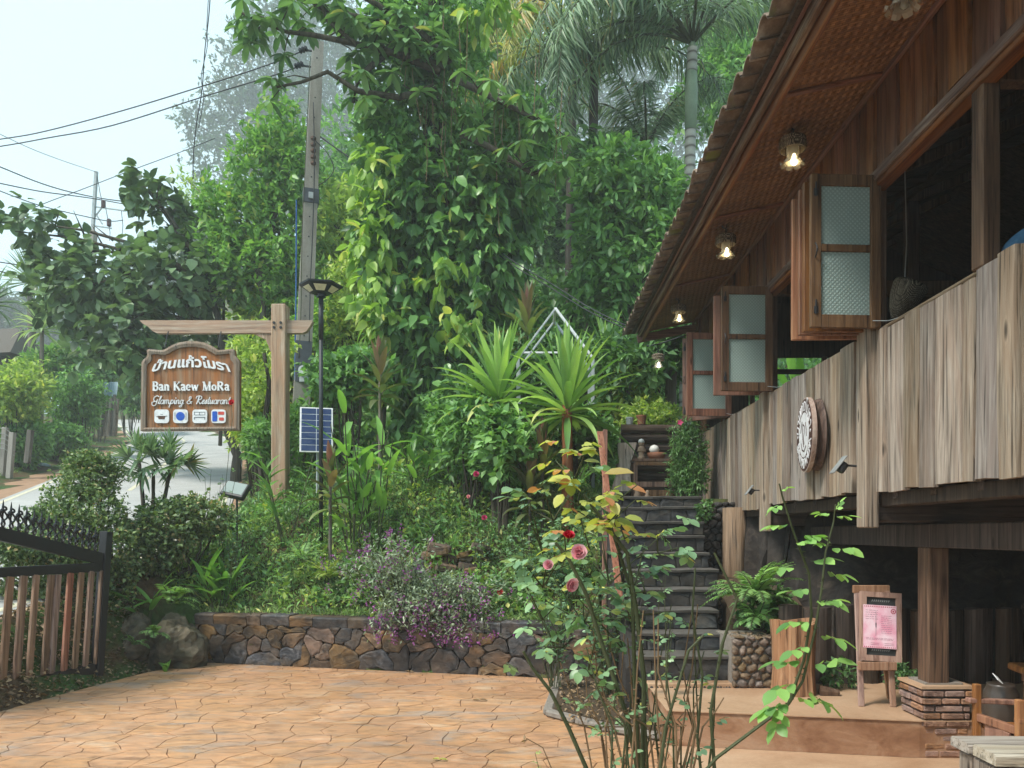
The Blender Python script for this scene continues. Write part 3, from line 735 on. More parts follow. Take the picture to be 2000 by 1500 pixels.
boulder('boulder', (-4.32, 9.32, .2), (.36, .3, .36), 1.3, 'large mossy boulder at the left end of the stone wall')
boulder('boulder', (-4.78, 9.15, .3), (.28, .25, .33), 5.1, 'smaller boulder behind the gate post, under the ferns')
boulder('boulder', (-4.85, 8.75, .05), (.16, .16, .12), 8.1, 'small round rock at the foot of the gate post')
# dead leaves, soil edge between gate and paving
lm = LM(); n = 2600
yy = rng.uniform(6.2, 9.3, n); xe = np.interp(yy, [6.2, 6.6, 7.9, 8.9, 9.3], [-4.88, -4.85, -4.65, -4.45, -4.3]); xx = xe-.03-rng.random(n)**1.2*.75
lm.scatter(T5(.55, .12, .2), np.stack([xx, yy, terrain(xx, yy)+.02+.03*rng.random(n)], 1), rdir(n, 0, 1)*np.array((1,1,.25)), rdir(n, 1.4), .03+.045*rng.random(n))
tag(lm.build('leaf_litter', M['lf_dead']), kind='stuff')

# ================================================================== THE WOODEN HOUSE
W = 2.45
house = thing('wooden_house', (3.5, 6.5, 0), 'raised teak house with weathered plank parapet, woven eaves and open folding shutters', 'house')  # near end lengthened out of view to shade the space under the floor
def vboard(name, mat, parent, x, y0, y1, z0, z1, th=.03, wob=.006, n=7, slant=0.0, lean=0):
    """an upright board facing the garden, edges slightly wandering"""
    V = []; F = []; a = rnd.uniform(0, 9); dz0 = rnd.uniform(-.01, .01); xo = rnd.uniform(-.008, .008)
    for i in range(n+1):
        t_ = i/n; z = z0+(z1-z0)*t_; l = y0+wob*math.sin(a+t_*7)+wob*.5*rnd.uniform(-1, 1)+slant*t_; r = y1+wob*math.sin(a*2+t_*6)+wob*.5*rnd.uniform(-1, 1)+slant*t_
        e0 = dz0 if i == 0 else 0; bw = .004*math.sin(a+t_*3)+xo+lean*t_
        V += [(x+bw+.004, l, z), (x-th+bw+.003, l+.004, z), (x-th+bw-.002, (l+r)/2, z+e0), (x-th+bw+.003, r-.004, z+e0), (x+bw+.004, r, z+e0)]
    for i in range(n):
        k = 5*i; F += [(k+q, k+q+1, k+q+6, k+q+5) for q in range(4)]+[(k+4, k, k+5, k+9)]
    F += [(0, 4, 3, 2, 1), tuple(5*n+q for q in range(5))]
    mb = MB(); mb.add(V, F); return mb.build(name, mat, parent)
# parapet planks in three bays between the posts
for (a, b_, zb, zt, ml) in ((-1.5, 5.40, 1.885, 3.015, 1), (5.58, 7.82, 1.90, 3.03, 1), (7.99, 11.08, 1.86, 3.02, 1.2)):
    y = a
    while y < b_-.03:
        wd_ = min(rnd.uniform(.12, .29)*ml, b_-y)
        if b_-(y+wd_) < .06: wd_ = b_-y
        bump_ = .045*max(0, 1-abs(y-3.85)/.35) if y < 4.2 else 0
        vboard('plank', M['weathered'], house, W+rnd.uniform(-.012, .012), y+.003, y+wd_-.003-rnd.choice([.001, .003, .006, .018]), zb+rnd.uniform(-.008, .008), zt+rnd.uniform(-.012, .008)+bump_, rnd.uniform(.028, .042), slant=rnd.uniform(-.010, .010))
        y += wd_
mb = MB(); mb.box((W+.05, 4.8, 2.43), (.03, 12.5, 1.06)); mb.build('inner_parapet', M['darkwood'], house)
mb = MB(); mb.bar((W+.05, -1.5, 3.035), (W+.05, 11.08, 3.035), .11, .022); mb.build('sill_rail', M['weathered_y'], house)
# posts and beams
def beam(name, mat, a, b_, w_, h_, bev=.008, label=None):
    mb = MB(); mb.bar(a, b_, w_, h_, bev=bev); return mb.build(name, mat, house, label=label)
beam('post', M['weathered'], (W-.05, 5.49, 1.64), (W-.05, 5.49, 3.06), .15, .10)
beam('post', M['brownwood'], (W+.0, 5.49, 3.06), (W+.0, 5.49, 4.08), .13, .12)
beam('post', M['weathered'], (W-.05, 7.905, 1.62), (W-.05, 7.905, 3.05), .14, .09)
beam('post', M['brownwood'], (W+.0, 7.905, 3.05), (W+.0, 7.905, 4.08), .13, .12)
beam('post', M['brownwood'], (W+.02, 4.18, 3.04), (W+.02, 4.18, 4.06), .11, .10)
beam('post', M['teak'], (W+.01, 9.75, 3.04), (W+.01, 9.75, 4.06), .12, .11)
beam('post', M['brownwood'], (W-.01, 11.13, 2.9), (W-.01, 11.13, 4.72), .11, .11)
beam('post', M['brownwood'], (W-.03, 10.75, 3.03), (W-.03, 10.75, 3.25), .05, .05)
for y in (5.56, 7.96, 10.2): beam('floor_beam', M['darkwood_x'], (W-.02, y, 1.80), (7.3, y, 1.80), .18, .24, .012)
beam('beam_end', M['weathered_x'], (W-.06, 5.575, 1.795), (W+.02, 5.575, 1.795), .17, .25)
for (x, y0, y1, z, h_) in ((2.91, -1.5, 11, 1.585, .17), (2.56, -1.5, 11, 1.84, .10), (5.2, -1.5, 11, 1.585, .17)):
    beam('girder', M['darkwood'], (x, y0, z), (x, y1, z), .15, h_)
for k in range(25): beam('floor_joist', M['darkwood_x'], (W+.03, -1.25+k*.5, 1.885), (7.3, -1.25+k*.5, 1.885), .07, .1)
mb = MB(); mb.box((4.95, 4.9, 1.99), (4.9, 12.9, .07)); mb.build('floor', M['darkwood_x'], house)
beam('pillar', M['brownwood'], (2.915, 5.58, .515), (2.915, 5.58, 1.5), .16, .15)
beam('pillar', M['brownwood'], (4.6, 5.58, 0.26), (4.6, 5.58, 1.5), .16, .15)
mb = MB(); mb.tube([(2.37, 8.98, .5), (2.375, 8.98, 1.2), (2.37, 8.99, 1.9)], [.150, .143, .137], 18, jit=.012)
mb.build('log_post', M['logwood'], house, smooth=True)
# lintel, wall boards above it
beam('lintel', M['brown_y'], (W-.03, -1.5, 4.09), (W-.03, 11.2, 4.09), .09, .07)
beam('lintel', M['teak_y'], (W-.0, -1.5, 4.045), (W-.0, 11.2, 4.045), .10, .05)
y = -1.5
while y < 11.15:
    wd_ = rnd.uniform(.10, .24); z0 = 4.135+rnd.uniform(0, .03)
    vboard('wall_board', M['teak'], house, W+rnd.uniform(-.02, .012), y, min(y+wd_+.012, 11.2), z0, 4.75, .025, slant=rnd.uniform(-.012, .012), lean=0)
    y += wd_
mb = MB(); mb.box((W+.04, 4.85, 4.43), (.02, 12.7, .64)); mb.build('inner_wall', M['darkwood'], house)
# eaves: woven panels, battens, fascia
m, t, b = material('woven_bamboo_mat', .6, .3)
tc = nd(t, 'ShaderNodeTexCoord'); mp = nd(t, 'ShaderNodeMapping'); mp.inputs['Rotation'].default_value = (0, 0, R(9)); t.links.new(tc.outputs['Object'], mp.inputs[0])
br = nd(t, 'ShaderNodeTexBrick', offset=.5); br.inputs['Scale'].default_value = 1; br.inputs['Brick Width'].default_value = .085; br.inputs['Row Height'].default_value = .022
br.inputs['Mortar Size'].default_value = .003; br.inputs['Mortar Smooth'].default_value = 1; br.inputs['Color1'].default_value = (.31, .17, .085, 1); br.inputs['Color2'].default_value = (.22, .115, .058, 1); br.inputs['Mortar'].default_value = (.11, .055, .028, 1)
t.links.new(mp.outputs[0], br.inputs['Vector'])
wv = nd(t, 'ShaderNodeTexWave', wave_type='BANDS', bands_direction='X'); wv.inputs['Scale'].default_value = 5.5; wv.inputs['Distortion'].default_value = 1.2; wv.inputs['Detail'].default_value = 1
t.links.new(mp.outputs[0], wv.inputs['Vector'])
wv2 = nd(t, 'ShaderNodeTexWave', wave_type='BANDS', bands_direction='Y'); wv2.inputs['Scale'].default_value = 3.6; wv2.inputs['Distortion'].default_value = 1.2
t.links.new(mp.outputs[0], wv2.inputs['Vector'])
wm2 = mixc(t, 1, wv.outputs['Fac'], wv2.outputs['Fac'], 'MULTIPLY')
n1 = nz(t, coords(t, rand=False), 2.5, 5)
c = mixc(t, .55, br.outputs['Color'], ramp(t, wm2, [(.0, (.66,)*3), (.45, (1.18,)*3)]), 'MULTIPLY')
c = mixc(t, 1, c, ramp(t, n1, [(.3, (.8, .72, .65)), (.7, (1.5, 1.45, 1.3))]), 'MULTIPLY')
t.links.new(c, b.inputs['Base Color']); bump(t, b, mixc(t, .5, wm2, br.outputs['Fac'], 'SUBTRACT'), .8, .02); M['woven'] = m
SO = (1.66, 4.585); SI = (W-.01, 4.752)
slope = (SI[1]-SO[1])/(SI[0]-SO[0])
bat = [-.86, 1.17, 3.2, 5.23, 7.28, 9.27, 11.3]
ye = [-1.5]+bat[:-1]+[11.42]
for a, b_ in zip(ye[:-1], ye[1:]):
    nx, ny = 5, 14; V = []; F = []
    for i in range(nx+1):
        for k in range(ny+1):
            x = SO[0]+(SI[0]-SO[0])*i/nx; y = a+.01+(b_-a-.02)*k/ny
            sag = -.012*math.sin(PI*i/nx)*math.sin(PI*k/ny)+.004*rnd.uniform(-1, 1)
            V.append((x, y, SO[1]+slope*(x-SO[0])+sag))
    for i in range(nx):
        for k in range(ny): q = i*(ny+1)+k; F.append((q, q+1, q+ny+2, q+ny+1))
    mb = MB(); mb.add(V, F); mb.build('soffit_panel', M['woven'], house)
for y in bat: beam('batten', M['teak_x'], (SO[0], y, SO[1]-.014), (SI[0]-.02, y, SI[1]-.018), .045, .022, .004)
beam('soffit_edge_trim', M['teak_y'], (W-.055, -1.5, 4.72), (W-.055, 11.42, 4.72), .035, .045)
beam('fascia_board', M['teak_y'], (1.655, -1.6, 4.545), (1.655, 11.5, 4.545), .035, .15)
beam('fascia_board', M['brown_y'], (1.605, -1.6, 4.585), (1.605, 11.5, 4.585), .045, .12, label='weathered cracked outer eave board')
beam('fascia_board', M['teak_y'], (1.555, -1.6, 4.635), (1.555, 11.5, 4.635), .03, .10)
beam('gable_trim', M['teak_x'], (1.57, 11.46, 4.50), (2.6, 11.46, 4.70), .04, .12)
m, t, b = material('mossy_cement_tile', .9, .2)
vec = coords(t); n1 = nz(t, vec, 7, 7, .65); n2 = nz(t, vec, 3, 4)
c = ramp(t, n1, [(.3, (.06, .045, .035)), (.5, (.16, .115, .085)), (.7, (.30, .24, .19))])
c = mixc(t, ramp(t, n2, [(.58, (0,)*3), (.68, (1,)*3)]), c, (.17, .18, .05))
t.links.new(hsv(t, c, .75, 1.2), b.inputs['Base Color']); bump(t, b, n1, .6, .01); M['tile'] = m
def tile_mesh(L):
    V = []; F = []; n = 8; p = .195
    for j, x in enumerate((0, L)):
        for lay in (0, -.016):
            for k in range(n+1):
                u = k/n; V.append((x, (u-.5)*p*1.08, .0+.066*math.sin(PI*u)**.7+lay+x*slope))
    a, b_, c_, d_ = 0, n+1, 2*n+2, 3*n+3
    for k in range(n):
        F += [(a+k, a+k+1, c_+k+1, c_+k), (b_+k, d_+k, d_+k+1, b_+k+1), (a+k, b_+k, b_+k+1, a+k+1), (c_+k, c_+k+1, d_+k+1, d_+k)]
    mb = MB(); mb.add(V, F); return mb.mesh(M['tile'], True, 'roof_tile')
tm = tile_mesh(.5); k = 0; y = -1.6
while y < 11.55:
    for row in range(2):
        x = 1.375+row*.42+rnd.uniform(-.012, .012)
        z = 4.61+row*(.42*slope+.022)+rnd.uniform(-.004, .004)
        if row == 0 or k % 1 == 0: link('roof_tile', tm, house, Matrix.Translation((x, y, z)) @ Matrix.Rotation(rnd.uniform(-.03, .03), 4, 'Z') @ Matrix.Rotation(rnd.uniform(-.02, .03), 4, 'Y'))
    y += .193; k += 1
for i, x in enumerate((1.52, )): beam('eave_purlin', M['darkwood'], (x, -1.6, 4.60), (x, 11.5, 4.60), .05, .03)
V = []; F = []; prof = [(2.1, 4.85), (3.0, 5.12), (5.2, 6.1), (7.6, 5.1)]
for (x, z) in prof: V += [(x, -1.6, z), (x, 11.5, z), (x, -1.6, z-.06), (x, 11.5, z-.06)]
for i in range(3): a = 4*i; F += [(a, a+4, a+5, a+1), (a+2, a+3, a+7, a+6), (a, a+2, a+6, a+4), (a+1, a+5, a+7, a+3)]
mb = MB(); mb.add(V, F); mb.build('roof_sheet', M['tile'], house)
V = [(W+.02, -1.5, 4.76), (W+.02, 11.4, 4.76), (5.2, -1.5, 5.85), (5.2, 11.4, 5.85), (7.4, -1.5, 4.9), (7.4, 11.4, 4.9)]
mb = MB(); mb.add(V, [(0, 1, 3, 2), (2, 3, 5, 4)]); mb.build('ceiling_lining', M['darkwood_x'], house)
for k in range(17): beam('rafter', M['brownwood'] if k % 3 else M['darkwood_x'], (W+.05, -.5+k*.72, 4.70), (5.2, -.5+k*.72, 5.79), .06, .10)
for (x, z) in ((3.3, 5.0), (4.2, 5.37)): beam('purlin', M['darkwood'], (x, -1.5, z), (x, 11.4, z), .06, .08)
for y in (4.2, 7.9): beam('tie_beam', M['brownwood'], (W+.06, y, 4.12), (7.2, y, 4.12), .09, .14)
for (x, y) in ((3.9, 7.9), (3.9, 4.2), (5.6, 6.0)): beam('post', M['darkwood'], (x, y, 2.02), (x, y, 5.0), .12, .12)
beam('brace', M['darkwood'], (3.9, 7.85, 3.3), (4.9, 7.85, 4.05), .07, .07)
mb = MB()
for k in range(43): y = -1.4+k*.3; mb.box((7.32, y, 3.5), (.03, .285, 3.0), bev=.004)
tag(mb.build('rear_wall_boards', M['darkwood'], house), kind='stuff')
mb = MB(); mb.box((7.45, 3, .9), (.1, 9.5, 2.0)); mb.box((5.2, -1.55, .9), (4.6, .1, 2.0)); mb.build('added_shade_wall', M['darkwood'], house)  # unseen walls below the floor, added to keep the space there dark
# far end wall with an opening that shows the garden
for (x0, x1, z0, z1) in ((W+.05, 7.3, 2.02, 3.05), (W+.05, 7.3, 4.2, 5.0), (W+.05, 3.2, 3.05, 4.2), (5.5, 7.3, 3.05, 4.2)):
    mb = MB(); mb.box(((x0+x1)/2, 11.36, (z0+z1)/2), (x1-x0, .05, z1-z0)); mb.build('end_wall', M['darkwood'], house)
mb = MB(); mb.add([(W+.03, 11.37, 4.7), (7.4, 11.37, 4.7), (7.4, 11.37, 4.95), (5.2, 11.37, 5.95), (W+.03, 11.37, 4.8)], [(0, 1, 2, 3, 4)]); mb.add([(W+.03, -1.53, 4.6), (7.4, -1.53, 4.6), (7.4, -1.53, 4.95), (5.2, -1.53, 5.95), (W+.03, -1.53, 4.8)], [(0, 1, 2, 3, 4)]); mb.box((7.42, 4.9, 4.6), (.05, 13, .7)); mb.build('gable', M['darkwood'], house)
for x in (3.24, 4.3, 5.45): beam('window_mullion', M['brownwood'], (x, 11.3, 3.05), (x, 11.3, 4.2), .09, .06)
beam('window_rail', M['darkwood_x'], (3.2, 11.3, 3.98), (5.5, 11.3, 3.98), .06, .07)
mb = MB(); mb.box((4.9, -1.54, 3.4), (4.9, .05, 2.8)); mb.build('end_wall', M['darkwood'], house)  # near end, out of view, closed off to keep the room dark

# folding shutters
m, t, b = material('frosted_pattern_glass', .3, .5)
tc = nd(t, 'ShaderNodeTexCoord'); mp = nd(t, 'ShaderNodeMapping'); mp.inputs['Rotation'].default_value = (0, R(45), 0); t.links.new(tc.outputs['Object'], mp.inputs[0])
ch = nd(t, 'ShaderNodeTexWave', wave_type='BANDS', bands_direction='X'); ch.inputs['Scale'].default_value = 14; t.links.new(mp.outputs[0], ch.inputs['Vector'])
ch2 = nd(t, 'ShaderNodeTexWave', wave_type='BANDS', bands_direction='Z'); ch2.inputs['Scale'].default_value = 14; t.links.new(mp.outputs[0], ch2.inputs['Vector'])
pt = mixc(t, 1, ch.outputs['Fac'], ch2.outputs['Fac'], 'MULTIPLY')
t.links.new(ramp(t, pt, [(0, (.27, .36, .34)), (.6, (.50, .60, .57))]), b.inputs['Base Color']); bump(t, b, pt, .6, .004)
tr = nd(t, 'ShaderNodeBsdfTranslucent'); tr.inputs[0].default_value = (.6, .72, .68, 1); ms = nd(t, 'ShaderNodeMixShader'); ms.inputs[0].default_value = .35
t.links.new(b.outputs[0], ms.inputs[1]); t.links.new(tr.outputs[0], ms.inputs[2]); t.links.new(ms.outputs[0], t.nodes['Material Output'].inputs['Surface']); M['frost'] = m
def shutter(p, ang, wd_, zb, zt, frame_mat, latch=True):
    """one leaf: hinge edge at p, opening out to the left at angle ang"""
    def T(u, v, z): # u along the leaf, v through it
        return Vector((p[0]-math.cos(ang)*u+math.sin(ang)*v, p[1]+math.sin(ang)*u+math.cos(ang)*v, z))
    rot = Matrix(((-math.cos(ang), math.sin(ang), 0), (math.sin(ang), math.cos(ang), 0), (0, 0, 1)))
    mb = MB(); h = zt-zb; s_ = .075; th = .036
    for u in (s_/2, wd_-s_/2): mb.box(T(u, 0, (zb+zt)/2), (s_, th, h), rot, .004)
    zm = zb+h*.52
    for z, hh in ((zb+.045, .09), (zt-.04, .08), (zm, .05)): mb.box(T(wd_/2, .001, z), (wd_-2*s_, th-.004, hh), rot, .003)
    o = mb.build('shutter', frame_mat, house)
    for z0, z1 in ((zb+.09, zm-.025), (zm+.025, zt-.08)):
        g = MB(); g.box(T(wd_/2, .004, (z0+z1)/2), (wd_-2*s_, .008, z1-z0), rot); g.build('pane', M['frost'], o)
    if latch:
        for z in (zt-.11, zb+.14):
            g = MB(); g.bar(T(wd_-s_*.45, -.024, z-.05), T(wd_-s_*.45, -.024, z+.05), .010, .010, bev=.002); g.box(T(wd_-s_*.45, -.021, z-.02), (.03, .006, .05), rot, .002); g.build('bolt', M['black'], o)
        g = MB(); zc = (zb+zt)/2; q = [T(wd_-s_*.4, -.02-.03*math.sin(PI*i/6), zc-.05+.1*i/6) for i in range(7)]; g.tube(q, .005, 6); g.build('handle', M['black'], o)
    for z in (zb+.18, zt-.18):
        g = MB(); g.tube([T(.0, .02, z-.035), T(.0, .02, z+.035)], .008, 6); g.build('hinge', M['black'], o)
    return o
teakm = [M['brownwood'], M['teak'], M['redwood']]
X0 = W-.02
shutter((X0, 5.36), R(-3), .50, 3.03, 4.095, M['brownwood'])
shutter((X0, 5.46), R(-1), .505, 3.03, 4.09, M['teak'], False)
shutter((X0, 5.54), R(1), .505, 3.03, 4.08, M['teak'], False)
shutter((X0, 5.66), R(3), .51, 3.03, 4.07, M['furniture'], False)
shutter((X0, 7.76), R(-3), .525, 3.035, 4.09, M['brownwood'])
shutter((X0, 7.95), R(4), .545, 3.035, 4.07, M['teak'], False)
shutter((X0, 9.50), R(38), .62, 3.035, 4.10, M['teak'])
shutter((X0+.02, 9.44), R(-4), .56, 3.04, 4.06, M['teak'], False)
for (y, dy) in ((5.36, .25), (7.74, .25), (9.46, .2)):   # thin hold-back hooks
    mb = MB(); mb.tube([(X0-.06, y-.02, 3.08), (X0+.0, y-dy*.5, 3.05), (X0+.02, y-dy, 3.04)], .0025, 5); mb.build('shutter_hook', M['greymetal'], house)

# ------------------------------------------------------------------ brick pier
pier = thing('brick_pillar', (2.95, 5.63, 0), 'stubby pillar of orange clay bricks carrying the brown wooden post', 'pillar')
mb = MB(); mb.box((2.95, 5.62, .27), (.27, .25, .52)); mb.build('mortar_core', M['palemortar'], pier)
for k in range(9):
    z = .03+k*.054; gr = .0+.012*(k > 3)+.012*(k > 6)
    hx, hy = .155+gr, .145+gr
    for side in range(4):
        L = (2*hx, 2*hy)[side % 2]; u = -L/2; first = rnd.uniform(.07, .17)
        while u < L/2-.01:
            q = min(first, L/2-u); first = rnd.uniform(.12, .2)
            if L/2-(u+q) < .04: q = L/2-u
            c_ = u+q/2; dpt = .05+rnd.uniform(-.006, .008)
            if side == 0: c3 = (2.95+c_, 5.62-hy+.02-rnd.uniform(0, .008), z); d3 = (q-.009, dpt, .040)
            elif side == 2: c3 = (2.95+c_, 5.62+hy-.02, z); d3 = (q-.009, dpt, .040)
            elif side == 1: c3 = (2.95+hx-.02, 5.62+c_, z); d3 = (dpt, q-.009, .040)
            else: c3 = (2.95-hx+.02-rnd.uniform(0, .008), 5.62+c_, z); d3 = (dpt, q-.009, .040)
            mb = MB(); mb.box(c3, d3, Matrix.Rotation(rnd.uniform(-.03, .03), 3, 'Z') @ Matrix.Rotation(rnd.uniform(-.03, .03), 3, 'Y'), .006); mb.build('brick', M['brick'], pier); u += q
mb = MB(); mb.prism([(2.76, 5.44), (3.14, 5.44), (3.14, 5.80), (2.76, 5.80)], lambda u, v, h: (u, v, h), .497, .517); mb.build('cap_slab', M['tan'], pier)

# ------------------------------------------------------------------ log palisade under the house
pal = thing('log_palisade', (3.6, 6.85, .26), 'row of upright dark split logs along the earth bank under the house', 'fence')
x = 2.2
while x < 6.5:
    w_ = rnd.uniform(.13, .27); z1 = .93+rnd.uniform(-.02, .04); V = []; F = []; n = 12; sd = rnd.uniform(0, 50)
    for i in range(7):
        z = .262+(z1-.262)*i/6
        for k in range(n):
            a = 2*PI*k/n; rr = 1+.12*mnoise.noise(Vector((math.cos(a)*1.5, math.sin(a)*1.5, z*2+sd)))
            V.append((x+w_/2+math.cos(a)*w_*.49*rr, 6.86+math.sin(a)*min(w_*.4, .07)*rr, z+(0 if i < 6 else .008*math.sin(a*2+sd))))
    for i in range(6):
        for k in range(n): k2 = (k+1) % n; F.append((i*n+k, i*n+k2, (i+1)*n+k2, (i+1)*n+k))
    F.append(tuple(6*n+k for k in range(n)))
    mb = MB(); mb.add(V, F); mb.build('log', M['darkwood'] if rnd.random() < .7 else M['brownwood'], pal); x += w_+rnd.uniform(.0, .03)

# ================================================================== LAMPS AND HANGING THINGS
m, t, b = material('woven_grey_bamboo', .8, .2)
tc = nd(t, 'ShaderNodeTexCoord'); ck = nd(t, 'ShaderNodeTexBrick'); ck.inputs['Scale'].default_value = 40; t.links.new(tc.outputs['Object'], ck.inputs['Vector'])
ck.inputs['Color1'].default_value = (.36, .30, .22, 1); ck.inputs['Color2'].default_value = (.20, .16, .11, 1); ck.inputs['Mortar'].default_value = (.04, .03, .02, 1); ck.inputs['Mortar Size'].default_value = .06
vo = nd(t, 'ShaderNodeTexVoronoi'); vo.inputs['Scale'].default_value = 70; t.links.new(tc.outputs['Object'], vo.inputs['Vector'])
c = mixc(t, .7, ck.outputs['Color'], ramp(t, vo.outputs['Distance'], [(.1, (.35,)*3), (.5, (1.2,)*3)]), 'MULTIPLY')
t.links.new(c, b.inputs['Base Color']); bump(t, b, vo.outputs['Distance'], .7, .006); M['wicker'] = m
m, t, b = material('clear_lamp_glass', .08, .5); b.inputs['Base Color'].default_value = (.42, .40, .34, 1); b.inputs['Alpha'].default_value = .5; M['lampglass'] = m
M['bulb'] = emis('warm_bulb', (1, .78, .42), 8); M['bulb_dim'] = emis('warm_bulb_dim', (1, .9, .72), 7)
def lantern(loc, s_, label, tilt=0, bulb='bulb', spread=1):
    x, y, z = loc   # z: ceiling hook
    t_ = thing('pendant_lantern', (x, y, z-.33), label, 'lantern', 'woven lanterns hanging under the eaves')
    mb = MB(); mb.tube([(x-.05, y, z), (x-.03, y, z-.05), (x+.01, y, z-.07), (x, y, z-.13)], .005, 5); mb.tube([(x+.012, y, z-.02), (x-.006, y, z-.08), (x, y, z-.13)], .004, 5); mb.build('cord', M['wire'], t_)
    c_ = (x, y, z-.33*s_-.02)
    zz = z-.13
    mb = MB(); mb.lathe((x, y, zz), [(.015, .012), (.07, .004), (.098, -.012), (.101, -.03), (.096, -.045), (.101, -.06), (.098, -.095), (.088, -.097), (.088, -.02), (.02, -.008)], 22); mb.build('woven_cap', M['wicker'], t_, smooth=False)
    mb = MB(); mb.lathe((x, y, zz), [(.042, -.02), (.046, -.10), (.04, -.15), (.05, -.19)], 14, cap=False); mb.build('glass_chimney', M['lampglass'], t_, smooth=True)
    for k in range(8):
        a = 2*PI*k/8; mb = MB(); pts = []
        for (r, h, w_) in ((.044, -.15, .016), (.06, -.19, .028), (.085, -.205, .024), (.095, -.19, .008)):
            for sg in (-1, 0, 1): pts.append((x+r*math.cos(a)-sg*w_*math.sin(a), y+r*math.sin(a)+sg*w_*math.cos(a), zz+h-(.005 if sg == 0 else 0)))
        mb.add(pts, [(3*i+j, 3*i+j+1, 3*i+j+4, 3*i+j+3) for i in range(3) for j in range(2)]); mb.build('petal', M['lampglass'], t_)
    mb = MB(); mb.lathe((x+.01, y, zz), [(.005, -.12), (.014, -.135), (.024, -.17), (.022, -.195), (.008, -.207)], 12); mb.build('bulb', M[bulb], t_, smooth=True)
    return t_
lantern((1.955, 5.76, 4.70), 1, 'lit woven lantern over the largest folding shutter, nearest complete one')
lantern((1.905, 7.55, 4.66), 1, 'lit woven lantern hanging in the middle of the eaves, above the second shutter')
lantern((1.88, 9.85, 4.66), 1, 'lit woven lantern at the far end of the eaves, above the third shutter')
l0 = lantern((1.955, 4.05, 4.70), 1, 'unlit lantern cut by the top edge of the photo')
for ch in l0.children:
    if ch.name.startswith('bulb'): ch.data = ch.data.copy(); ch.data.materials[0] = M['lampglass']
lantern((1.97, 12.0, 4.53), 1, 'small dim lantern hanging beyond the house in front of tree trunks', bulb='bulb_dim')
mb = MB(); mb.tube([(2.5, 11.44, 4.62), (1.97, 12.0, 4.56), (1.2, 12.9, 4.6)], .012, 5); tag(mb.build('lamp_cable', M['wire']), 'black cable carrying the small lantern beyond the roof end', 'cable')

M['statue_grey'] = plain('dull_grey_plate', (.26, .27, .27), .5)
def spot(p, wallp, label, s_=1):
    t_ = thing('spotlight', wallp, label, 'spotlight'); p = Vector(p); wp = Vector(wallp)
    mb = MB(); mb.tube([wp, p+Vector((.02, 0, .01))], .009*s_, 8); mb.lathe(wp, [(.02*s_, 0), (.02*s_, .012)], 10, Matrix.Rotation(R(-90), 3, 'Y')); mb.build('arm', M['black'], t_)
    ax = Vector((-.62, -.05, -.78)).normalized(); q = ax.to_track_quat('Z', 'Y').to_matrix()
    mb = MB(); mb.lathe(p, [(.014*s_, -.035*s_), (.032*s_, -.03*s_), (.034*s_, .035*s_), (.030*s_, .04*s_)], 14, q); mb.build('lamp_head', M['black'], t_, smooth=False)
    ax2 = Vector((-.86, .0, .5)).normalized(); q2 = Matrix.Rotation(R(-33), 3, 'Y')
    mb = MB(); mb.box(p+Vector((-.03, 0, .015))*s_, (.16*s_, .085*s_, .010), Matrix.Rotation(R(-52), 3, 'Y'), .003); mb.build('solar_plate', M['statue_grey'], t_)
spot((2.28, 5.64, 2.09), (2.40, 5.60, 2.09), 'black spotlight on an arm near the second parapet post')
spot((2.28, 7.98, 2.04), (2.395, 7.93, 2.045), 'small black spotlight near the first parapet post, farther from the camera', .8)

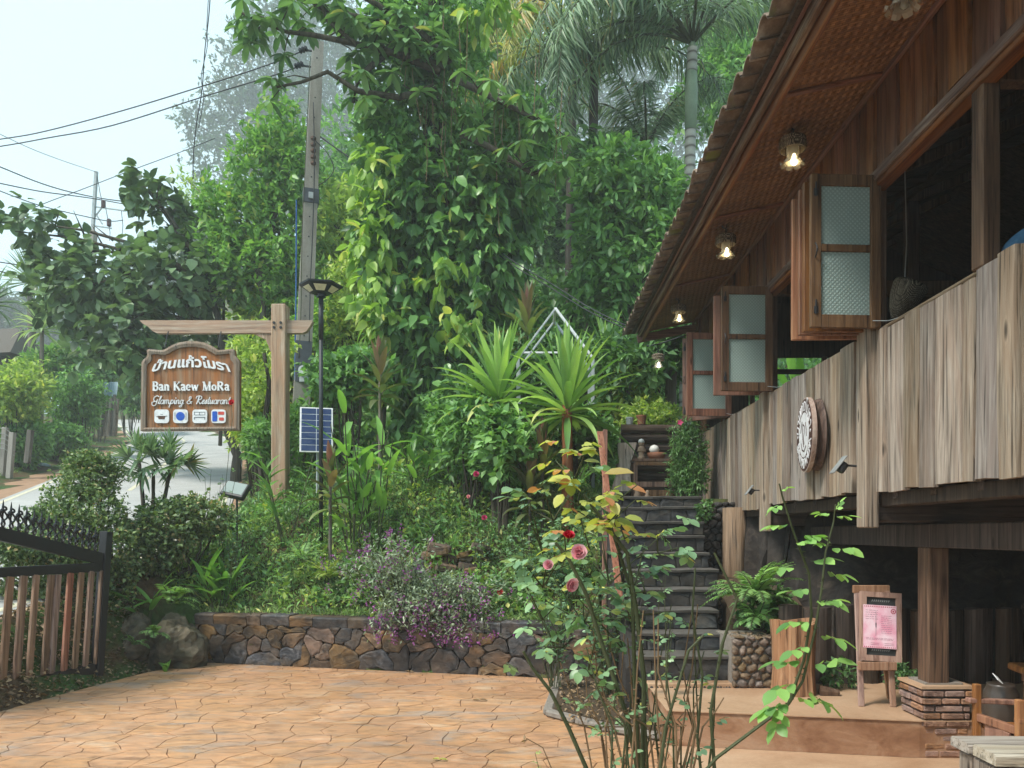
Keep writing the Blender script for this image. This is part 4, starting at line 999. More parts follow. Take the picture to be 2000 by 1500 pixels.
# ------------------------------------------------------------------ letters
def arcpts(cx, cy_, rx, ry, a0, a1, n=9): return [(cx+rx*math.cos(R(a0+(a1-a0)*i/(n-1))), cy_+ry*math.sin(R(a0+(a1-a0)*i/(n-1)))) for i in range(n)]
GL = {  # skeletons: list of (polyline, weight)
 'B': (.62, [([(.12,0),(.12,1)],1), ([(.12,1)]+arcpts(.3,.76,.2,.24,90,-90)+[(.12,.52)],.8), ([(.12,.52)]+arcpts(.32,.26,.24,.26,90,-90)+[(.12,0)],.9)], [(0,0,.26),(0,1,.26)]),
 'K': (.72, [([(.12,0),(.12,1)],1), ([(.6,1),(.14,.45)],.4), ([(.26,.58),(.62,0)],1)], [(0,0,.26),(0,1,.26),(.48,1,.24),(.5,0,.24)]),
 'M': (.92, [([(.14,0),(.14,1)],.45), ([(.14,1),(.44,0)],1), ([(.44,0),(.76,1)],.45), ([(.76,1),(.76,0)],1)], [(0,0,.26),(0,1,.2),(.64,0,.26),(.72,1,.18)]),
 'R': (.72, [([(.12,0),(.12,1)],1), ([(.12,1)]+arcpts(.32,.75,.22,.25,90,-90)+[(.12,.5)],.85), ([(.32,.5),(.6,0)],1)], [(0,0,.26),(0,1,.24),(.5,0,.2)]),
 'a': (.50, [(arcpts(.2,.5,.16,.17,150,0,6)+[(.36,.08),(.44,.0)],.95), (arcpts(.22,.17,.15,.17,60,300,9),.7)], []),
 'n': (.56, [([(.1,0),(.1,.64)],1), (arcpts(.26,.44,.16,.2,150,0,6)+[(.42,0)],.95)], [(0,0,.2),(.34,0,.18),(0,.64,.12)]),
 'e': (.48, [([(.06,.36),(.4,.36)],.4), (arcpts(.23,.33,.18,.32,10,310,12),.85)], []),
 'w': (.74, [([(.06,.64),(.22,.0)],.95), ([(.22,0),(.37,.6)],.4), ([(.37,.6),(.52,0)],.95), ([(.52,0),(.68,.64)],.4)], [(0,.64,.16),(.6,.64,.14)]),
 'o': (.52, [(arcpts(.25,.32,.19,.31,0,360,14),.85)], []),
 # flowing hand
 'G': (.80, [(arcpts(.48,.66,.32,.36,40,275,14)+[(.62,.36),(.66,.55)],.8), ([(.66,.5),(.6,.0)]+arcpts(.36,.02,.26,.26,-10,-170,8)+[(.05,.2),(.3,.3)],.6)], []),
 'L': (.28, [([(.02,.05),(.14,.5),(.24,.95),(.16,1.0),(.1,.6),(.1,.1),(.18,0),(.3,.1)],.7)], []),
 'A': (.46, [(arcpts(.2,.25,.17,.26,30,390,12),.6), ([(.38,.5),(.34,.1),(.4,0),(.5,.1)],.8)], []),
 'm': (.72, [([(.04,.48),(.08,0)],.8), ([(.08,.1)]+arcpts(.2,.38,.1,.12,160,0,5)+[(.3,0)],.7), ([(.3,.1)]+arcpts(.42,.38,.11,.12,160,0,5)+[(.54,.1),(.6,0),(.7,.1)],.7)], []),
 'p': (.48, [([(.1,.5),(.04,-.42)],.9), (arcpts(.24,.25,.16,.25,150,-150,10),.7)], []),
 'i': (.24, [([(.06,.5),(.08,.08),(.14,0),(.24,.1)],.8), ([(.12,.72),(.13,.76)],1)], []),
 'N': (.50, [([(.04,.48),(.08,0)],.8), ([(.08,.1)]+arcpts(.22,.38,.12,.12,160,0,5)+[(.34,.08),(.4,0),(.5,.1)],.7)], []),
 'g': (.50, [(arcpts(.2,.25,.16,.25,30,390,12),.7), ([(.38,.5),(.34,-.2)]+arcpts(.18,-.25,.15,.15,0,-170,6)+[(.3,-.1),(.5,.1)],.6)], []),
 '&': (.72, [([(.66,.3),(.5,.08),(.3,0),(.12,.1),(.1,.28),(.3,.5),(.46,.7),(.42,.9),(.28,.92),(.22,.74),(.36,.4),(.66,.02)],.75)], []),
 'Q': (.86, [([(.3,0),(.36,.5),(.4,.98)],1), ([(.06,.7),(.1,.95),(.4,1.02)]+arcpts(.52,.76,.22,.24,70,-110,8)+[(.38,.5),(.56,.2),(.72,0),(.86,.12)],.75)], []),
 'E': (.38, [([(.04,.2),(.3,.36),(.26,.5),(.14,.48),(.08,.2),(.16,0),(.38,.14)],.7)], []),
 's': (.34, [([(.02,.1),(.2,.52),(.26,.3),(.24,.06),(.1,0),(.06,.08)],.7), ([(.2,.02),(.34,.1)],.4)], []),
 't': (.28, [([(.14,.85),(.08,.1),(.14,0),(.28,.1)],.8), ([(0,.58),(.26,.58)],.4)], []),
 'u': (.48, [([(.04,.5),(.06,.1),(.14,0),(.26,.08),(.34,.5)],.8), ([(.34,.5),(.34,.08),(.4,0),(.48,.1)],.7)], []),
 'r': (.34, [([(.04,.5),(.08,0)],.8), ([(.08,.3),(.2,.5),(.3,.44)],.7)], []),
 ' ': (.30, [], [])}
def letters(word, x, z, h, f, wt, shear=0.0, gap=.06, serif=True, depth=.008):
    """raised letters, one mesh each: f(u, v, h) -> point"""
    res = []
    for ch in word:
        wd_, strokes, ser = GL[ch]; mb = MB()
        for pts, k in strokes:
            w_ = wt*k
            for (a, b_) in zip(pts[:-1], pts[1:]):
                a = (x+a[0]*h+shear*a[1]*h, z+a[1]*h); b_ = (x+b_[0]*h+shear*b_[1]*h, z+b_[1]*h)
                dx, dy = b_[0]-a[0], b_[1]-a[1]; L = math.hypot(dx, dy) or 1e-6; px_, py_ = -dy/L*w_/2, dx/L*w_/2; ex, ey = dx/L*w_*.3, dy/L*w_*.3
                mb.prism([(a[0]-px_-ex, a[1]-py_-ey), (b_[0]-px_+ex, b_[1]-py_+ey), (b_[0]+px_+ex, b_[1]+py_+ey), (a[0]+px_-ex, a[1]+py_-ey)], f, 0, depth*(1+.02*len(mb.f) % 1*.2))
        if serif:
            for (u, v, l) in ser: mb.prism([(x+u*h, z+(v-.035)*h), (x+(u+l)*h, z+(v-.035)*h), (x+(u+l)*h, z+(v+.035)*h), (x+u*h, z+(v+.035)*h)], f, 0, depth*1.1)
        if mb.n: res.append(mb)
        x += wd_*h+gap*h
    return res, x
def text_mesh(body, size, ext, f, off=0.0, res=3):
    """a word in the font that knows its script, laid on the surface f(u, v, h)"""
    cu = bpy.data.curves.new('word', 'FONT'); cu.body = body; cu.size = size; cu.extrude = ext; cu.offset = off; cu.resolution_u = res; cu.align_x = 'CENTER'
    o = bpy.data.objects.new('word', cu); C.objects.link(o)
    me = bpy.data.meshes.new_from_object(o.evaluated_get(bpy.context.evaluated_depsgraph_get())); bpy.data.objects.remove(o)
    for v in me.vertices: v.co = f(v.co.x, v.co.y, v.co.z+ext)
    me.materials.clear(); return me

# ------------------------------------------------------------------ round sign on the parapet
dc = Vector((2.30, 6.48, 2.43)); tilt = R(8); rs = .315
du = Vector((math.sin(tilt), math.cos(tilt), 0)); dn = Vector((-math.cos(tilt), math.sin(tilt), 0))
def fd(u, v, h): p = dc-du*u+dn*h; return (p.x, p.y, p.z+v)
sgn = thing('round_sign', dc, 'round brown and white logo disc on a wooden block on the parapet', 'sign')
def disc(r, h0, h1, mat, name, n=36):
    mb = MB(); mb.prism([(r*math.cos(2*PI*k/n), r*math.sin(2*PI*k/n)) for k in range(n)], fd, h0, h1); return mb.build(name, mat, sgn)
disc(rs, -.035, 0, M['signwood'], 'wooden_disc')
M['choc'] = plain('dark_brown_print', (.075, .035, .03), .6); M['offwhite'] = plain('off_white_print', (.72, .72, .74), .55)
disc(rs*.955, 0, .004, M['choc'], 'brown_ring'); disc(rs*.60, .004, .007, M['offwhite'], 'white_centre')
def ring_text(word, r, h, a0, a1, flip, parent, mat, fn, name='letter', h0=.004):
    n = len(word)
    for i, ch in enumerate(word):
        if ch == ' ': continue
        a = R(a0+(a1-a0)*i/(n-1))
        def ff(u, v, hh, a=a):
            s_ = -1 if flip else 1
            lx = u*s_; ly = r+v*s_
            return fn(lx*math.sin(a)+ly*math.cos(a), -lx*math.cos(a)+ly*math.sin(a), hh+h0)
        me = text_mesh(ch, h, .002, lambda x, y, z: Vector(ff(x, y-h*.3, z)), .0, 2); me.materials.append(mat); link(name, me, parent)
ring_text('บานแกวโมรา', rs*.78, .145, 165, 15, False, sgn, M['offwhite'], fd)
ring_text('BAN KAEW MORA', rs*.78, .12, 200, 340, True, sgn, M['offwhite'], fd)
for a in (2, 178):
    mb = MB(); c_, s_ = math.cos(R(a))*rs*.78, math.sin(R(a))*rs*.78; mb.prism([(c_+.014*math.cos(k), s_+.014*math.sin(k)) for k in [i*PI/4 for i in range(8)]], fd, .004, .008); mb.build('dot', M['offwhite'], sgn)
mb = MB()   # thin line drawing in the middle: a small figure between leaves
for pts in ([(-.02,.09),(.03,.07),(.025,.02),(-.01,-.03),(.02,-.08)], [(-.03,.1),(-.05,.03),(-.03,-.04),(0,-.1)], [(-.1,-.06),(-.06,-.12),(.02,-.14),(.09,-.1)], [(-.12,.03),(-.09,.08),(-.06,.12)], [(.07,.1),(.1,.04),(.11,-.02)]):
    for a, b_ in zip(pts[:-1], pts[1:]):
        L = math.hypot(b_[0]-a[0], b_[1]-a[1]); px_, py_ = -(b_[1]-a[1])/L*.006, (b_[0]-a[0])/L*.006
        mb.prism([(a[0]-px_, a[1]-py_), (b_[0]-px_, b_[1]-py_), (b_[0]+px_, b_[1]+py_), (a[0]+px_, a[1]+py_)], fd, .007, .009)
mb.build('line_drawing', M['choc'], sgn)
V = []; F = []; n = 30   # waisted wooden block behind the disc
for j, (h, k) in enumerate(((-.035, .97), (-.05, .90), (-.07, .80), (-.09, .92), (-.115, .98))):
    for i in range(n):
        a = 2*PI*i/n; kk = k if abs(math.sin(a)) < .75 else 1-(1-k)*.3; V.append(fd(rs*.93*kk*math.cos(a), rs*.97*kk*math.sin(a), h))
for j in range(4):
    for i in range(n): i2 = (i+1) % n; F.append((j*n+i, j*n+i2, (j+1)*n+i2, (j+1)*n+i))
mb = MB(); mb.add(V, F); mb.build('wooden_block', M['brownwood'], sgn)

# ------------------------------------------------------------------ basket and person behind the parapet
bk = thing('hanging_basket', (3.2, 6.6, 3.8), 'conical woven basket hanging in the dark room behind the parapet', 'basket')
q = Matrix.Rotation(R(24), 3, 'Y') @ Matrix.Rotation(R(10), 3, 'X')
mb = MB(); mb.lathe((3.2, 6.6, 3.62), [(.03, -.18), (.08, -.11), (.125, -.0), (.145, .10), (.142, .13), (.13, .125), (.13, .1), (.11, 0), (.07, -.1)], 20, q); mb.build('body', M['wicker'], bk, smooth=True)
mb = MB(); mb.tube([(3.2, 6.6, 3.72), (3.22, 6.6, 4.1), (3.2, 6.6, 4.9)], .005, 5); mb.build('cord', M['rope'], bk)

def skin_body(name, joints, edges, mat, parent, sub=2):
    """one continuous body grown over a skeleton: joints {name: (point, radius)}"""
    names = list(joints); me = bpy.data.meshes.new(name)
    me.from_pydata([tuple(joints[k][0]) for k in names], [(names.index(a), names.index(b_)) for a, b_ in edges], [])
    o = bpy.data.objects.new(name, me); C.objects.link(o)
    mod = o.modifiers.new('skin', 'SKIN'); o.modifiers.new('sub', 'SUBSURF').levels = sub; o.modifiers['sub'].render_levels = sub
    for i, k in enumerate(names):
        r = joints[k][1]; me.skin_vertices[0].data[i].radius = (r, r) if not hasattr(r, '__len__') else r
    me.skin_vertices[0].data[0].use_root = True
    dg = bpy.context.evaluated_depsgraph_get(); m2 = bpy.data.meshes.new_from_object(o.evaluated_get(dg)); bpy.data.objects.remove(o)
    m2.materials.clear(); m2.materials.append(mat); m2.polygons.foreach_set('use_smooth', [True]*len(m2.polygons))
    return link(name, m2, parent)
per = thing('person', (2.95, 3.72, 2.03), 'seated person in a blue sleeve, elbow resting on the parapet at the right edge', 'person')
J = {'pelvis': ((3.0, 3.72, 2.55), .14), 'waist': ((2.98, 3.72, 2.72), .12), 'chest': ((2.93, 3.73, 2.95), (.155, .12)), 'neck0': ((2.92, 3.73, 3.12), .07), 'neck': ((2.91, 3.74, 3.19), .05), 'head0': ((2.89, 3.75, 3.29), .078), 'head1': ((2.885, 3.75, 3.38), .082),
     'shl': ((2.88, 3.92, 3.10), .062), 'ell': ((2.56, 4.17, 3.13), .056), 'wrl': ((2.72, 3.93, 3.22), .036), 'hal': ((2.78, 3.86, 3.25), .032),
     'shr': ((2.92, 3.54, 3.08), .062), 'elr': ((2.70, 3.42, 2.86), .05), 'wrr': ((2.62, 3.66, 2.84), .034), 'har': ((2.60, 3.75, 2.85), .03),
     'hpl': ((2.95, 3.82, 2.52), .10), 'knl': ((2.60, 3.86, 2.53), .07), 'anl': ((2.62, 3.86, 2.12), .045), 'tol': ((2.53, 3.87, 2.08), .035),
     'hpr': ((2.95, 3.62, 2.52), .10), 'knr': ((2.60, 3.58, 2.53), .07), 'anr': ((2.62, 3.58, 2.12), .045), 'tor': ((2.53, 3.57, 2.08), .035)}
Ed = [('pelvis','waist'),('waist','chest'),('chest','neck0'),('neck0','neck'),('neck','head0'),('head0','head1'),('chest','shl'),('shl','ell'),('ell','wrl'),('wrl','hal'),('chest','shr'),('shr','elr'),('elr','wrr'),('wrr','har'),('pelvis','hpl'),('hpl','knl'),('knl','anl'),('anl','tol'),('pelvis','hpr'),('hpr','knr'),('knr','anr'),('anr','tor')]
skin_body('body', J, Ed, M['skin'], per)
JS = {k: (J[k][0], tuple(x+.014 for x in J[k][1]) if hasattr(J[k][1], '__len__') else J[k][1]+.014) for k in ('pelvis', 'waist', 'chest', 'shl', 'ell', 'shr', 'elr')}
JS['wl'] = ((2.66, 4.02, 3.19), .052); JS['wr'] = ((2.65, 3.57, 2.845), .048); JS['nk'] = ((2.92, 3.73, 3.10), .08)
skin_body('shirt', JS, [('pelvis','waist'),('waist','chest'),('chest','nk'),('chest','shl'),('shl','ell'),('ell','wl'),('chest','shr'),('shr','elr'),('elr','wr')], M['denim'], per)
JT = {k: (J[k][0], J[k][1]+.012) for k in ('pelvis', 'hpl', 'knl', 'anl', 'hpr', 'knr', 'anr')}
skin_body('trousers', JT, [('pelvis','hpl'),('hpl','knl'),('knl','anl'),('pelvis','hpr'),('hpr','knr'),('knr','anr')], M['black'], per)
mb = MB(); V = []; F = []
for i in range(9):
    e = R(-18+108*i/8)
    for k in range(16):
        a = 2*PI*k/16; cut = .97 if math.cos(a-PI) > .35 and i < 4 else 1.09; V.append((2.893+.092*math.cos(a)*math.cos(e)*cut, 3.75+.086*math.sin(a)*math.cos(e)*cut, 3.36+.105*math.sin(e)))
for i in range(8):
    for k in range(16): k2 = (k+1) % 16; F.append((i*16+k, i*16+k2, (i+1)*16+k2, (i+1)*16+k))
mb.add(V, F); mb.build('hair', M['hair'], per, smooth=True)
for s_ in (-1, 1):
    mb = MB(); mb.lathe((2.808, 3.75+s_*.03, 3.345), [(.0, -.008), (.007, -.004), (.009, 0), (.007, .004), (0, .008)], 8); mb.build('eye', M['black'], per)
    mb = MB(); mb.lathe((2.895, 3.75+s_*.083, 3.335), [(.002, -.028), (.012, -.015), (.014, .012), (.004, .026)], 8); mb.build('ear', M['skin'], per, smooth=True)
mb = MB(); mb.tube([(2.805, 3.75, 3.35), (2.79, 3.75, 3.32), (2.808, 3.75, 3.312)], [.007, .013, .008], 6); mb.build('nose', M['skin'], per, smooth=True)
mb = MB(); mb.tube([(2.812, 3.73, 3.285), (2.805, 3.75, 3.284), (2.812, 3.77, 3.285)], .005, 5); mb.build('mouth', M['terracotta'], per)
for hx, dy in ((J['hal'][0], 1), (J['har'][0], 1)):
    for k in range(4): mb = MB(); o = (k-1.5)*.016; mb.tube([(hx[0]+.0, hx[1]+o, hx[2]), (hx[0]+.045, hx[1]+o, hx[2]+.02), (hx[0]+.06+.004*(k % 2), hx[1]+o, hx[2]-.01)], [.009, .0085, .007], 6); mb.build('finger', M['skin'], per, smooth=True)
    mb = MB(); mb.tube([(hx[0]-.01, hx[1]-.03, hx[2]), (hx[0]+.015, hx[1]-.05, hx[2]+.005), (hx[0]+.03, hx[1]-.05, hx[2]+.01)], [.011, .009, .008], 6); mb.build('thumb', M['skin'], per, smooth=True)
st_ = thing('indoor_bench', (3.05, 3.72, 2.03), 'dark bench under the seated person', 'bench')
mb = MB(); mb.box((3.05, 3.72, 2.40), (.42, .9, .05), bev=.01); mb.build('seat', M['darkwood'], st_)
for sx in (-.17, .17):
    for sy in (-.4, .4): mb = MB(); mb.box((3.05+sx, 3.72+sy, 2.2), (.05, .05, .35)); mb.build('leg', M['darkwood'], st_)

# ================================================================== UNDER THE HOUSE
# menu easel
ea = thing('menu_easel', (2.67, 5.95, .27), 'small wooden easel with a pink menu sheet in a leaning frame', 'easel')
def E_(u, v, z): return Vector((2.67+u, 5.93+v, .27+z))
lean = .10
mb = MB(); mb.bar(E_(-.135, -.02, 0), E_(-.125, .085, .88), .045, .022, (0, 1, 0)); mb.build('leg', M['easelwood'], ea)
mb = MB(); mb.bar(E_(.10, -.04, 0), E_(.105, .075, .88), .045, .022, (0, 1, 0)); mb.build('leg', M['easelwood'], ea)
mb = MB(); mb.bar(E_(.21, .26, 0), E_(.04, .09, .80), .035, .02, (0, 1, 0)); mb.build('leg', M['easelwood'], ea)
mb = MB(); mb.box(E_(-.015, .085, .895), (.285, .03, .06), bev=.004); mb.build('top_rail', M['easelwood'], ea)
mb = MB(); mb.box(E_(-.02, -.035, .315), (.285, .05, .065), bev=.004); mb.build('ledge', M['easelwood'], ea)
ft = R(7); fo = E_(.005, -.045, .35)   # leaning frame: u right, v up
fr = Matrix.Rotation(R(-8), 3, 'X') @ Matrix.Rotation(R(3.5), 3, 'Y')
def fe(u, v, h): return fo+fr @ Vector((u, -h, v))
mb = MB(); fw_, fh_ = .31, .53
for (a, b_, c_, d_) in ((-fw_/2, 0, fw_/2, .045), (-fw_/2, fh_-.04, fw_/2, fh_), (-fw_/2, .045, -fw_/2+.04, fh_-.04), (fw_/2-.04, .045, fw_/2, fh_-.04)):
    mb.prism([(a, b_), (c_, b_), (c_, d_), (a, d_)], fe, -.03, .012)
mb.build('frame', M['easelwood'], ea)
M['slate'] = plain('dark_chalk_board', (.05, .055, .055), .4, .4); mb = MB(); mb.prism([(-.116, .046), (.116, .046), (.116, .489), (-.116, .489)], fe, -.02, -.008); bd = mb.build('chalk_board', M['slate'], ea)
M['chalk'] = plain('chalk', (.45, .46, .45), .9)
mb = MB()
for z in (.455, .075):
    for k in range(9):
        a = -.07+k*.016; mb.prism([(a, z), (a+.004, z), (a+.010, z+.018), (a+.006, z+.018)], fe, -.0075, -.0065); mb.prism([(a+.004, z+.002), (a+.014, z+.012), (a+.014, z+.015), (a+.002, z+.005)], fe, -.0074, -.0064)
tag(mb.build('chalk_writing', M['chalk'], bd), kind='stuff')
m, t, b = material('pink_menu_paper', .35, .4)
n1 = nz(t, coords(t, rand=False), 9, 3); t.links.new(ramp(t, n1, [(.35, (.78, .34, .46)), (.65, (.88, .66, .74))]), b.inputs['Base Color']); M['pink'] = m
M['pinkink'] = plain('red_ink', (.50, .09, .13), .5); M['greyink'] = plain('grey_red_ink', (.45, .22, .28), .5)
mb = MB(); mb.prism([(-.142, .098), (.112, .098), (.112, .428), (-.142, .428)], fe, .013, .015); pap = mb.build('menu_sheet', M['pink'], ea)
mb = MB()
for (x0, x1, zs) in ((-.125, -.03, [.385-.0165*k for k in range(5)]), (-.005, .075, [.345-.0145*k for k in range(10)]), (-.12, .09, [.172, .163])):
    for z in zs:
        a = x0
        while a < x1: l = rnd.uniform(.008, .03); mb.prism([(a, z), (min(a+l, x1), z), (min(a+l, x1), z+.003), (a, z+.003)], fe, .015, .016); a += l+.006
for z in (.135, .122):
    for (x0, x1) in ((-.085, -.02), (.02, .095)): mb.prism([(x0, z), (x1, z), (x1, z+.003), (x0, z+.003)], fe, .015, .016)
mb.build('menu_lines', M['greyink'], pap)
mb = MB()
for z in (.412, .102):
    for k in range(17): a = -.136+k*.0145; mb.prism([(a, z), (a+.009, z), (a+.006, z+.010), (a+.003, z+.010)], fe, .015, .016)
for k in range(14): a = 2*PI*k/14; mb.prism([(.088+.017*math.cos(a)-.003, .385+.017*math.sin(a)-.003), (.088+.017*math.cos(a)+.004, .385+.017*math.sin(a)-.003), (.088+.017*math.cos(a)+.004, .385+.017*math.sin(a)+.004), (.088+.017*math.cos(a)-.003, .385+.017*math.sin(a)+.004)], fe, .015, .016)
mb.prism([(.082, .378), (.095, .378), (.095, .392), (.082, .392)], fe, .015, .016)
tag(mb.build('menu_border', M['pinkink'], pap), kind='stuff')
mb = MB(); mb.prism([(-.048, .255), (-.043, .255), (-.041, .285), (-.045, .30), (-.050, .285)], fe, .015, .016); mb.prism([(-.0465, .19), (-.0445, .19), (-.0445, .38), (-.0465, .38)], fe, .015, .0158); mb.build('menu_ornament', M['slate'], pap)

# peeled stump
V = []; F = []; n = 56
sx_, sy_ = 2.19, 6.42
prof = [(0, .185), (.06, .178), (.2, .168), (.4, .172), (.56, .183), (.60, .186), (.60, .15), (.52, .145)]
for i, (z, r) in enumerate(prof):
    for k in range(n):
        a = 2*PI*k/n; s_ = 1+.07*mnoise.noise(Vector((math.cos(a)*2, math.sin(a)*2, z*1.2)))+.05*mnoise.noise(Vector((math.cos(a)*5, math.sin(a)*5, z)))+.05*mnoise.noise(Vector((math.cos(a)*14, math.sin(a)*14, z*1.5)))
        V.append((sx_+r*s_*math.cos(a), sy_+r*s_*math.sin(a), .27+z+(.018*math.sin(a*2+1) if z > .5 else 0)))
for i in range(len(prof)-1):
    for k in range(n): k2 = (k+1) % n; F.append((i*n+k, i*n+k2, (i+1)*n+k2, (i+1)*n+k))
F.append(tuple(7*n+k for k in range(n)))
mb = MB(); mb.add(V, F); stump = thing('stump_planter', (sx_, sy_, .27), 'hollow peeled orange tree stump used as a planter beside the pebbles', 'planter')
mb.build('trunk_shell', M['stumpwood'], stump)
mb = MB(); mb.tube([(2.37, 6.33, .30), (2.52, 6.3, .29)], [.05, .03], 9); mb.build('root', M['brownwood'], stump)
# table, chair, urn and bench at the right edge
tb = thing('dining_table', (3.55, 5.1, 0), 'thick brown wooden table beside the chair at the right edge', 'table')
mb = MB(); mb.box((3.72, 5.0, .665), (.85, .75, .05), Matrix.Rotation(R(-10), 3, 'Z'), .012); mb.build('tabletop', M['furniture'], tb)
mb = MB(); mb.box((3.72, 5.0, .60), (.72, .62, .06), Matrix.Rotation(R(-10), 3, 'Z'), .006); mb.build('apron', M['furniture'], tb)
for dx in (-.3, .3):
    for dy in (-.26, .26): mb = MB(); mb.box((3.72+dx, 5.0+dy, .29), (.07, .07, .58), bev=.006); mb.build('leg', M['furniture'], tb)
chx = thing('wooden_chair', (3.0, 4.75, 0), 'orange brown wooden armchair half hidden behind the brick pillar', 'chair')
def part(name, a, b_, w_, h_, mat, par_, up=(0, 0, 1)): mb = MB(); mb.bar(a, b_, w_, h_, up, .005); return mb.build(name, mat, par_)
for (x, y, z1, nm) in ((2.78, 4.80, .66, 'leg'), (2.82, 4.44, .64, 'leg'), (3.30, 4.84, .50, 'leg'), (3.32, 4.50, .50, 'leg')): part(nm, (x, y, 0), (x, y, z1), .042, .042, M['furniture'], chx)
part('arm', (2.72, 4.80, .56), (3.34, 4.85, .52), .05, .03, M['furniture'], chx); part('arm', (2.80, 4.44, .52), (3.34, 4.48, .50), .05, .03, M['furniture'], chx)
part('side_rail', (2.78, 4.80, .455), (2.82, 4.44, .455), .03, .05, M['furniture'], chx)
mb = MB(); mb.box((3.06, 4.64, .40), (.5, .38, .03), bev=.005); mb.build('seat', M['furniture'], chx)
mb = MB(); mb.box((2.80, 4.62, .30), (.015, .24, .26), bev=.003); mb.build('side_panel', M['furniture'], chx)
for x in (2.98, 3.16): part('slat', (x, 4.47, .05), (x, 4.47, .40), .05, .02, M['furniture'], chx)
urn = thing('clay_jar', (3.15, 4.95, .41), 'dark round clay jar behind the chair back', 'jar')
mb = MB(); mb.lathe((3.14, 5.14, .0), [(.06, .001), (.09, .2), (.115, .42), (.105, .54), (.085, .58), (.09, .595), (.07, .595)], 20); mb.build('body', plain('dark_glazed_clay', (.06, .045, .035), .35, .5), urn, smooth=True)
mb = MB(); mb.box((3.02, 4.98, .66), (.04, .10, .004), Matrix.Rotation(R(38), 3, 'Y') @ Matrix.Rotation(R(20), 3, 'X')); tag(mb.build('paper_napkin', M['whitepaint']), 'small white paper sticking up between jar and chair', 'paper')
bn = thing('weathered_bench', (2.9, 4.15, 0), 'pale weathered plank bench at the bottom right corner', 'bench')
def slab(name, x0, x1, y0, y1, z0, z1, mat, par_, j=.012):
    n = 7; V = []; F = []
    for i in range(n+1):
        x = x0+(x1-x0)*i/n; a = rnd.uniform(-j, j); c_ = rnd.uniform(-j, j)
        V += [(x, y0+a, z0), (x, y0+a-.004, z1-.012), (x, y0+a+.012, z1), (x, y1+c_-.012, z1), (x, y1+c_, z1-.012), (x, y1+c_, z0)]
    for i in range(n): k = 6*i; F += [(k+q, k+6+q, k+7+q, k+1+q) for q in range(5)]+[(k+5, k+11, k+6, k)]
    F += [tuple(range(6)), tuple(reversed([6*n+q for q in range(6)]))]
    mb = MB(); mb.add(V, F); return mb.build(name, mat, par_)
slab('seat_plank', 2.40, 3.9, 3.97, 4.17, .395, .455, M['weathered_x'], bn); slab('seat_plank', 2.385, 3.9, 4.185, 4.37, .395, .45, M['weathered_x'], bn)
slab('apron', 2.52, 3.8, 4.02, 4.07, .22, .385, M['weathered_x'], bn, .004)
for x in (2.47, 3.7): mb = MB(); mb.box((x, 4.17, .19), (.11, .36, .385), bev=.012); mb.build('leg', M['weathered'], bn)

# ------------------------------------------------------------------ top of the steps
sh = thing('shelf_stand', (1.55, 10.3, 2.05), 'dark wooden shelf stand at the head of the stone steps', 'shelf')
mb = MB(); mb.box((1.62, 10.3, 2.57), (.58, .36, .035), bev=.004); mb.build('top', M['brownwood'], sh)
for dx in (-.25, .24):
    for dy in (-.14, .14): mb = MB(); mb.box((1.62+dx, 10.3+dy, 2.30), (.05, .04, .52)); mb.build('leg', M['brownwood'], sh)
for z, hh in ((2.525, .05), (2.25, .07), (2.13, .09)): mb = MB(); mb.box((1.62, 10.135, z), (.5, .02, hh)); mb.build('rail', M['brownwood'], sh)
mb = MB(); mb.box((1.62, 10.3, 2.20), (.48, .28, .02)); mb.build('lower_shelf', M['darkwood_x'], sh)
fig = thing('garden_statue', (1.45, 10.25, 2.585), 'little stone child figure with folded hands on the shelf stand', 'statue')
M['statue'] = plain('weathered_statue', (.30, .22, .16), .8, n=30)
mb = MB(); x, y, z = 1.455, 10.22, 2.585
mb.lathe((x, y, z), [(.05, 0), (.05, .03), (.034, .04), (.038, .08), (.046, .13), (.04, .165), (.02, .18)], 14); mb.build('body', M['statue'], fig, smooth=True)
mb = MB(); mb.lathe((x, y, z+.215), [(.006, -.042), (.03, -.03), (.04, 0), (.036, .022), (.016, .04), (.004, .044)], 14); mb.build('head', M['statue'], fig, smooth=True)
for s_ in (-1, 1): mb = MB(); mb.tube([(x+s_*.035, y, z+.15), (x+s_*.052, y-.01, z+.11), (x+s_*.005, y-.045, z+.115)], [.014, .014, .010], 7); mb.build('arm', M['statue'], fig, smooth=True)
mb = MB(); mb.lathe((x, y, z+.23), [(.041, -.01), (.043, .01), (.03, .035), (.005, .046)], 12); mb.build('hair', M['greymetal'], fig, smooth=True)
bw = thing('clay_bowl', (1.66, 10.25, 2.585), 'reddish clay bowl on the shelf stand beside the statue', 'bowl')
mb = MB(); mb.lathe((1.66, 10.25, 2.585), [(.09, 0), (.115, .04), (.125, .09), (.115, .092), (.1, .05)], 18); mb.build('bowl', M['terracotta'], bw, smooth=True)
mb = MB(); mb.lathe((1.63, 10.24, 2.72), [(.0, -.065), (.05, -.045), (.07, 0), (.05, .045), (0, .065)], 14); tag(mb.build('ceramic_ball', M['white_ceramic'], smooth=True), 'white ball lying in the clay bowl', 'ball')
lg = thing('log_stack', (1.75, 10.95, 2.05), 'stack of horizontal dark logs behind the shelf stand', 'logs')
for k in range(8):
    mb = MB(); mb.tube([(1.28+rnd.uniform(-.04, .02), 10.8, 2.12+k*.135), (1.8, 10.8+rnd.uniform(-.02, .02), 2.12+k*.135), (2.35, 10.8, 2.115+k*.135)], [.068, .066, .06], 10, jit=.03); mb.build('log', M['darkwood_x'], lg)
sl_ = thing('wooden_slab', (1.2, 10.4, 2.05), 'tall grey split wood slab leaning left of the shelf stand', 'slab')
V = []; F = []
